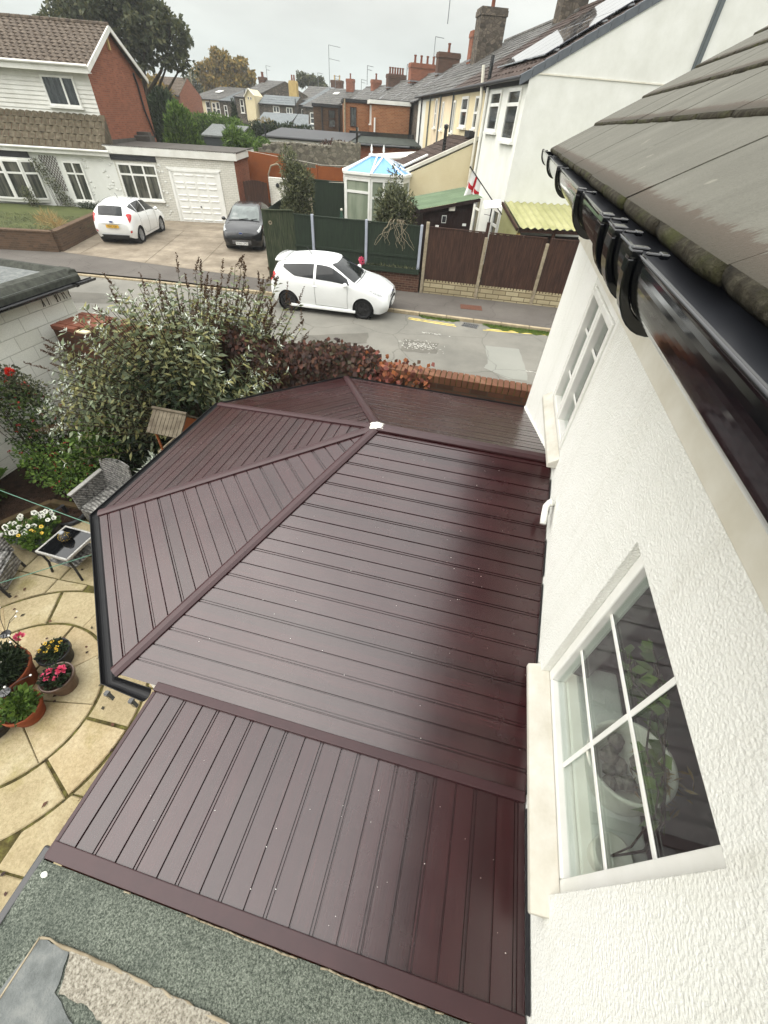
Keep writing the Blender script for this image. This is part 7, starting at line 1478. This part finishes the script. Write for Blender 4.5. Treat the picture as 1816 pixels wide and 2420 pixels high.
flowering('fuchsia', 'tall thin fuchsia climbing against the white block wall', (-6.85, 4.1, 0), [(0, 0, 1.15, .35, .3, .4), (.35, .05, 1.0, .3, .3, .4), (.2, -.05, .65, .5, .3, .3), (-.2, -.2, 1.3, .25, .25, .3), (.7, .1, .9, .25, .25, .3)], 1900, .062, .034, 'leaf_green', 40, 'petal_dull_red', .035, 7)
flowering('fuchsia', 'leafy green shrub with scattered red blooms below the silver bush', (-5.5, 4.05, 0), [(0, 0, .6, .35, .3, .55), (.2, .1, .9, .3, .25, .35), (-.2, -.1, .4, .35, .25, .35)], 1900, .075, .045, 'leaf_bright', 30, 'petal_dull_red', .04, 5)
bush('hydrangea', 'big leaved hydrangea at the left edge beside the patio bed', 'shrub', (-7.0, 3.0, 0), [(0, 0, .4, .45, .4, .38), (.1, -.25, .25, .35, .3, .25), (-.3, .25, .5, .3, .3, .3)], 420, .19, .13, 'leaf_bright', .4, 6)
t = flowering('hanging_basket', 'hanging basket with one large scarlet bloom on the white block wall', (-7.0, 4.40, 1.12), [(0, 0, .22, .28, .24, .2), (.12, -.05, .05, .25, .2, .2), (.28, .05, .12, .2, .2, .22), (-.15, .1, .3, .2, .2, .15)], 1300, .06, .032, 'leaf_olive', 26, 'petal_dull_red', .03, 3, 'hanging basket')
m = MB(); m.lathe([(0, -.1), (.1, -.08), (.17, .0), (.2, .1), (.18, .1), (.0, .07)], n=18); m.build('basket', M['black_matt'], t)
for a in range(3): m = MB(); m.tube([(.19 * math.cos(a * 2.09), .19 * math.sin(a * 2.09), .1), (-.3, 0, .78)], .004, 4); m.build('chain', M['black_matt'], t)
m = MB(); m.bar((-.32, 0, .78), (-.28, 0, .80), .02, .02); m.build('bracket', M['black_matt'], t)
for cx_, cy_, cz_, r_, mt in ((.09, .0, .44, .062, 'petal_red'), (.03, -.16, .06, .03, 'petal_pink'), (-.12, -.1, .24, .03, 'petal_white')):
    n = 40; d = rvec(rg, n); leafmesh('bloom', M[mt], np.array((cx_, cy_, cz_)) + d * r_ * .4, d + (0, -.2, .3), rvec(rg, n), r_ * .8, r_ * .8, t)
# bird table
t = thing('bird_table', 'rustic wooden bird table with slatted pitched roof beside the conservatory', 'bird table', (-3.86, 4.02, -.12))
m = MB(); m.tube([(.1, -.02, 0), (.08, 0, 1.15)], .045, 8); m.build('post', M['bark'], t); m = MB(); m.box((-.22, -.2, 1.15), (.3, .2, 1.18)); m.bar((-.22, -.2, 1.2), (.3, -.2, 1.2), .02, .05); m.bar((-.22, .2, 1.2), (.3, .2, 1.2), .02, .05); m.bar((-.22, -.2, 1.2), (-.22, .2, 1.2), .02, .05); m.bar((.3, -.2, 1.2), (.3, .2, 1.2), .02, .05); m.build('tray', M['concrete_post'], t)
m = MB()
for k in range(9):
    x = -.2 + k * .056; m.bar((x, -.26, 1.58), (x, 0.01, 1.80), .05, .02, (0, 0, 1)); m.bar((x, .26, 1.58), (x, -.01, 1.80), .05, .02)
m.tube([(-.24, 0, 1.81), (.28, 0, 1.81)], .022, 6); m.build('roof', pm('weathered_slat', C(136, 126, 108, .55), C(92, 82, 68, .55), 9, .9, .2), t)
m = MB()
for x, y in ((-.18, -.16), (.25, -.16), (-.18, .16), (.25, .16)): m = MB(); m.tube([(x, y, 1.17), (x, y, 1.64)], .016, 6); m.build('upright', M['fence_orange'], t)
m = MB(); m.extr([(.24, -.2, 1.6), (.24, .2, 1.6), (.24, .0, 1.76)], (.02, 0, 0)); m.build('gable_board', M['fence_orange'], t)
t = thing('feeder_dish', 'small white dish with red berries on a low wooden tray by the roof edge', 'dish', (-3.45, 3.5, 1.0)); m = MB(); m.tube([(0, 0, -1.05), (0, 0, -.03)], .03, 8); m.build('post', M['bark'], t); m = MB(); m.box((-.2, -.12, -.03), (.16, .12, 0)); m.bar((-.2, -.12, .01), (.16, -.12, .01), .02, .05); m.build('tray', M['concrete_post'], t); m = MB(); m.lathe([(0, .005), (.05, .01), (.075, .06), (.065, .06), (0, .03)], (.05, 0, 0), 16); m.build('dish', M['ceramic'], t)
m = MB()
for _ in range(24): a = rnd.random() * 6.28; r_ = rnd.random() * .055; m.blob((.05 + r_ * math.cos(a), r_ * math.sin(a), .06), .012, 6, 4)
m.build('berries', M['petal_dull_red'], t)
# rattan chairs, table
def chair(label, loc, rz):
    t = thing('rattan_armchair', label, 'chair', loc, rz, None); m = MB(); m.box((-.24, -.26, .30), (.24, .27, .37)); m.build('seat', M['rattan'], t, bevel=.015)
    m = MB(); V = []; n = 8
    for q in range(n + 1):
        x = -.27 + .54 * q / n; c_ = .05 * (1 - (x / .27) ** 2); V += [(x, .24 + c_ * .6, .34), (x, .34 + c_, .82 + c_ * .5), (x, .37 + c_, .82 + c_ * .5), (x, .28 + c_ * .6, .34)]
    m.add(V, [(q * 4 + a, (q + 1) * 4 + a, (q + 1) * 4 + (a + 1) % 4, q * 4 + (a + 1) % 4) for q in range(n) for a in range(4)] + [(0, 1, 2, 3), (n * 4 + 3, n * 4 + 2, n * 4 + 1, n * 4)]); m.build('backrest', M['rattan'], t)
    for s_ in (1, -1):
        m = MB(); m.extr([(s_ * .27, -.28, .30), (s_ * .27, .30, .30), (s_ * .29, .32, .62), (s_ * .29, -.26, .58)], (s_ * .035, 0, 0)); a_ = m.build('armrest', M['rattan'], t, bevel=.01); m = MB(); m.bar((s_ * .305, -.29, .595), (s_ * .305, .33, .635), .07, .025); m.build('arm_top', pm('rattan_light', C(176, 174, 168, .8), C(140, 138, 132, .8), 30, .6, .3), a_, bevel=.008)
        for y in (-.24, .27): m = MB(); m.tube([(s_ * .25, y, .32), (s_ * .26, y * 1.1, 0)], .018, 8); m.build('leg', M['black_matt'], t)
    m = MB(); m.box((-.24, -.29, .12), (.24, -.262, .33)); m.build('front_skirt', M['rattan'], t)
    return t
chair('grey rattan armchair by the conservatory beyond the square table', (-4.98, 3.42, -.1), R(-4))
chair('grey rattan armchair cut off by the left edge near the pansies', (-5.62, 1.88, -.1), R(118))
t = thing('coffee_table', 'square rattan coffee table with black glass top on the patio', 'table', (-4.83, 2.50, -.1), R(-1))
m = MB(); m.box((-.225, -.225, .428), (.225, .225, .437)); m.build('glass_top', M['black_glass'], t)
m = MB()
for a, b in (((-.25, -.25), (.25, -.225)), ((-.25, .225), (.25, .25)), ((-.25, -.225), (-.225, .225)), ((.225, -.225), (.25, .225))): m.box((a[0], a[1], .405), (b[0], b[1], .443))
m.build('rim', pm('rattan_rim', C(196, 194, 188, .8), C(120, 118, 112, .8), 45, .6, .3), t, bevel=.004)
m = MB(); m.box((-.21, -.21, .20), (.21, .21, .225)); m.build('shelf', M['rattan'], t)
for x in (-1, 1):
    for y in (-1, 1): m = MB(); m.tube([(x * .225, y * .225, .41), (x * .215, y * .215, .2), (x * .245, y * .245, 0)], .016, 8); m.build('leg', M['black_matt'], t)
t = thing('solar_lantern', 'round dark pierced lantern with gold specks on the glass table top', 'lantern', (-4.86, 2.54, .338)); m = MB(); m.blob((0, 0, .062), (.072, .072, .062), 20, 12); m.build('globe', M['black_matt'], t, smooth=True); m = MB(); m.lathe([(.0, .150), (.03, .150), (.036, .14), (.03, .118), (.0, .118)], n=16); m.build('cap', M['metal'], t)
m = MB()
for _ in range(90): d = Vector((rnd.gauss(0, 1), rnd.gauss(0, 1), rnd.gauss(0, 1))).normalized(); m.blob((d.x * .0715, d.y * .0715, .062 + d.z * .0615), .0042, 5, 4)
m.build('gold_speck', M['petal_yellow'], t)
t = thing('parasol_base', 'round black parasol base full of soil behind the coffee table', 'parasol base', (-5.68, 3.22, -.1)); m = MB(); m.lathe([(0, 0), (.26, 0), (.27, .04), (.25, .075), (.22, .06), (0, .055)], n=28); m.build('base', M['black_matt'], t, smooth=True); m = MB(); m.lathe([(0, .062), (.215, .062)], n=20); m.build('soil', M['soil'], t); m = MB(); m.tube([(-.05, .02, .05), (-.05, .02, .2)], .03, 12); m.build('socket', M['black_matt'], t)
# pots
def potpart(m, r0, r1, h, rim=.02): return m.lathe([(0, 0), (r0, 0), (r1, h - .05), (r1 + rim, h - .045), (r1 + rim, h), (r1, h), (r1 - .015, h - .03), (0, h - .035)], n=32)
def potted(name, label, loc, r0, r1, h, pm_, fol, n, L, W, hgt, fl=(), rim=.015):
    t = thing(name, label, 'plant pot', loc); m = MB(); potpart(m, r0, r1, h, rim); m.build('pot', M[pm_], t, smooth=False, bevel=.004); m = MB(); m.lathe([(0, h - .03), (r1 - .017, h - .03)], n=20); m.build('soil', M['soil'], t)
    B = [(0, 0, h + hgt * .35, r1 * .95, r1 * .95, hgt * .7), (r1 * .3, 0, h + hgt * .5, r1 * .6, r1 * .6, hgt * .6)]; P, d = cloud(n, B, 0); P[:, 2] = np.maximum(P[:, 2], h - .01); leafmesh('foliage', M[fol], P, d + rg.normal(0, .6, (n, 3)) + (0, 0, .5), rvec(rg, n) + (0, 0, .8), rg.uniform(L * .6, L * 1.2, n), W, t)
    for fm, fx, fy, fz, fr, k in fl:
        d = rvec(rg, k); d[:, 2] = np.abs(d[:, 2]); leafmesh('flower', M[fm], np.array((fx, fy, h + fz)) + d * fr * .35, d, rvec(rg, k), fr * .9, fr * .8, t)
    return t
rf_ = lambda k, r, z, mt, s: [(mt, rnd.uniform(-r, r), rnd.uniform(-r, r), z + rnd.uniform(-.01, .03), s, 9) for _ in range(k)]
potted('flower_pot', 'bronze glazed pot with cerise cyclamen on the round paving', (-3.69, 1.01, -.1), .12, .155, .235, 'bronze_pot', 'leaf_dark', 170, .055, .042, .05, [('petal_pink', .05, .06, .06, .05, 34), ('petal_pink', -.06, .01, .06, .035, 22), ('petal_pink', -.03, -.06, .05, .03, 18), ('petal_pink', .06, -.03, .05, .03, 16), ('petal_pink', -.1, -.04, .04, .025, 12)])
potted('flower_pot', 'black plastic pot of small yellow violas behind the bronze pot', (-3.98, 1.25, -.1), .13, .155, .20, 'black_matt', 'leaf_dark', 330, .045, .028, .04, rf_(9, .10, .05, 'petal_yellow', .022))
potted('flower_pot', 'largest terracotta pot with bushy dark green plant at the left edge', (-4.22, .88, -.1), .20, .27, .34, 'terracotta', 'leaf_dark', 3000, .07, .02, .22, [('petal_pink', -.02, .34, .10, .05, 26)] + rf_(4, .2, .22, 'petal_white', .018))
potted('flower_pot', 'terracotta pot with yellowing leafy plant and round black solar disc', (-3.80, .66, -.1), .13, .17, .22, 'terracotta', 'leaf_bright', 520, .07, .042, .14, rf_(4, .12, -.0, 'petal_yellow', .03))
potted('flower_pot', 'black pot half hidden below the yellowing plant at the left edge', (-4.02, .46, -.1), .13, .16, .16, 'black_matt', 'leaf_bright', 200, .06, .04, .05)
def pansy(label, loc, r, pot, k, fm='petal_white', bl=.034):
    t = thing('pansy_pot', label, 'plant pot', loc); m = MB(); potpart(m, r * .75, r, .2, .012); m.build('pot', M[pot], t); n = 420; P, d = cloud(n, [(0, 0, .25, r * 1.1, r * 1.1, .10)], 0); leafmesh('foliage', M['leaf_bright'], P, d + (0, 0, .5), rvec(rg, n) + (0, 0, .9), .06, .035, t)
    pt, dk = MB(), MB()
    for _ in range(k):
        a, q = rnd.random() * 6.28, r * 1.1 * rnd.random() ** .5; c = Vector((q * math.cos(a), q * math.sin(a), .33 + rnd.uniform(-.03, .05))); nrm = Vector((.45 + rnd.uniform(-.3, .3), -.55 + rnd.uniform(-.3, .3), .8)).normalized(); e1 = nrm.orthogonal().normalized(); e2 = nrm.cross(e1); s_ = bl * rnd.uniform(.8, 1.15)
        for p in range(5):
            b = p * 1.2566; ctr = c + (e1 * math.cos(b) + e2 * math.sin(b)) * s_ * .55 + nrm * .002 * p; pt.quad(*[tuple(ctr + (e1 * math.cos(z) + e2 * math.sin(z)) * s_ * .58 - nrm * .004 * (z > 3)) for z in [b + 6.2832 * w_ / 7 for w_ in range(7)]])
        for p in range(3): b = p * 2.1 + .4; ctr = c + nrm * .013 + (e1 * math.cos(b) + e2 * math.sin(b)) * s_ * .3; dk.quad(*[tuple(ctr + (e1 * math.cos(z) + e2 * math.sin(z)) * s_ * .24) for z in (0, 1.25, 2.5, 3.8, 5)])
    f = pt.build('flower', M[fm], t); dk.build('flower_centre', M['petal_dark'], f); return t
pansy('pale grey bowl of white pansies with dark faces beside the table', (-5.80, 2.60, -.1), .19, 'metal', 18)
pansy('black pot of white pansies behind the grey bowl', (-5.62, 2.84, -.1), .15, 'black_matt', 12)
pansy('black tub with small orange violas in front of the white pansies', (-5.48, 2.55, -.1), .15, 'black_matt', 6, 'petal_yellow', .022)
def firefly(label, loc, n, sd):
    rr = random.Random(sd); t = thing('firefly_light', label, 'solar light', loc); m = MB(); m.lathe([(0, .0), (.035, .0), (.05, .02), (.05, .035), (.0, .04)], n=18); m.tube([(0, 0, -.34), (0, 0, 0)], .008, 6); m.build('solar_disc', M['black_plastic'], t)
    st_, bu = MB(), MB()
    for k in range(n):
        a = 6.28 * k / n + rr.uniform(-.3, .3); e = Vector((math.cos(a) * rr.uniform(.12, .3), math.sin(a) * rr.uniform(.12, .3), rr.uniform(.08, .32))); st_.tube([(0, 0, .02), e * .5 + Vector((0, 0, .05)), e], .0028, 4); bu.blob(tuple(e), .011, 8, 6)
    s_ = st_.build('wire', M['black_matt'], t); bu.build('bulb', M['white_upvc'], s_)
firefly('solar firefly light with white bulb tips above the dark bushy plant', (-4.30, 1.18, .42), 9, 4); firefly('lower solar firefly light set among the yellowing leaves', (-3.86, .70, .32), 6, 9)
# washing lines
for lb, a, b in (('green washing line from the roof corner to the left above the armchair', (-2.79, 1.74, 2.02), (-7.3, 2.35, 1.98)), ('lower green washing line crossing the coffee table', (-2.76, 1.53, 1.92), (-4.5, -.2, 2.1))):
    m = MB(); a, b = Vector(a), Vector(b); m.tube([a.lerp(b, k / 10) - Vector((0, 0, .05 * math.sin(math.pi * k / 10))) for k in range(11)], .0035, 6); single('washing_line', m, M['rope_green'], lb, 'washing line', tuple(a))
# ---------------------------------------------------------------- thin autumn air over the whole place
m = MB(); m.box((-420, -170, -1.3), (420, 520, 24)); hz = NT('haze_air'); hz.t.nodes.remove(hz.p)
pv_ = hz.n('VolumePrincipled', Density=.0008, Color=(.86, .89, .88, 1)); hz.l(pv_.outputs[0], hz.t.nodes['Material Output'].inputs['Volume'])
tag(m.build('haze', hz.m), 'thin pale autumn haze lying over the whole street', 'haze', kind='stuff')
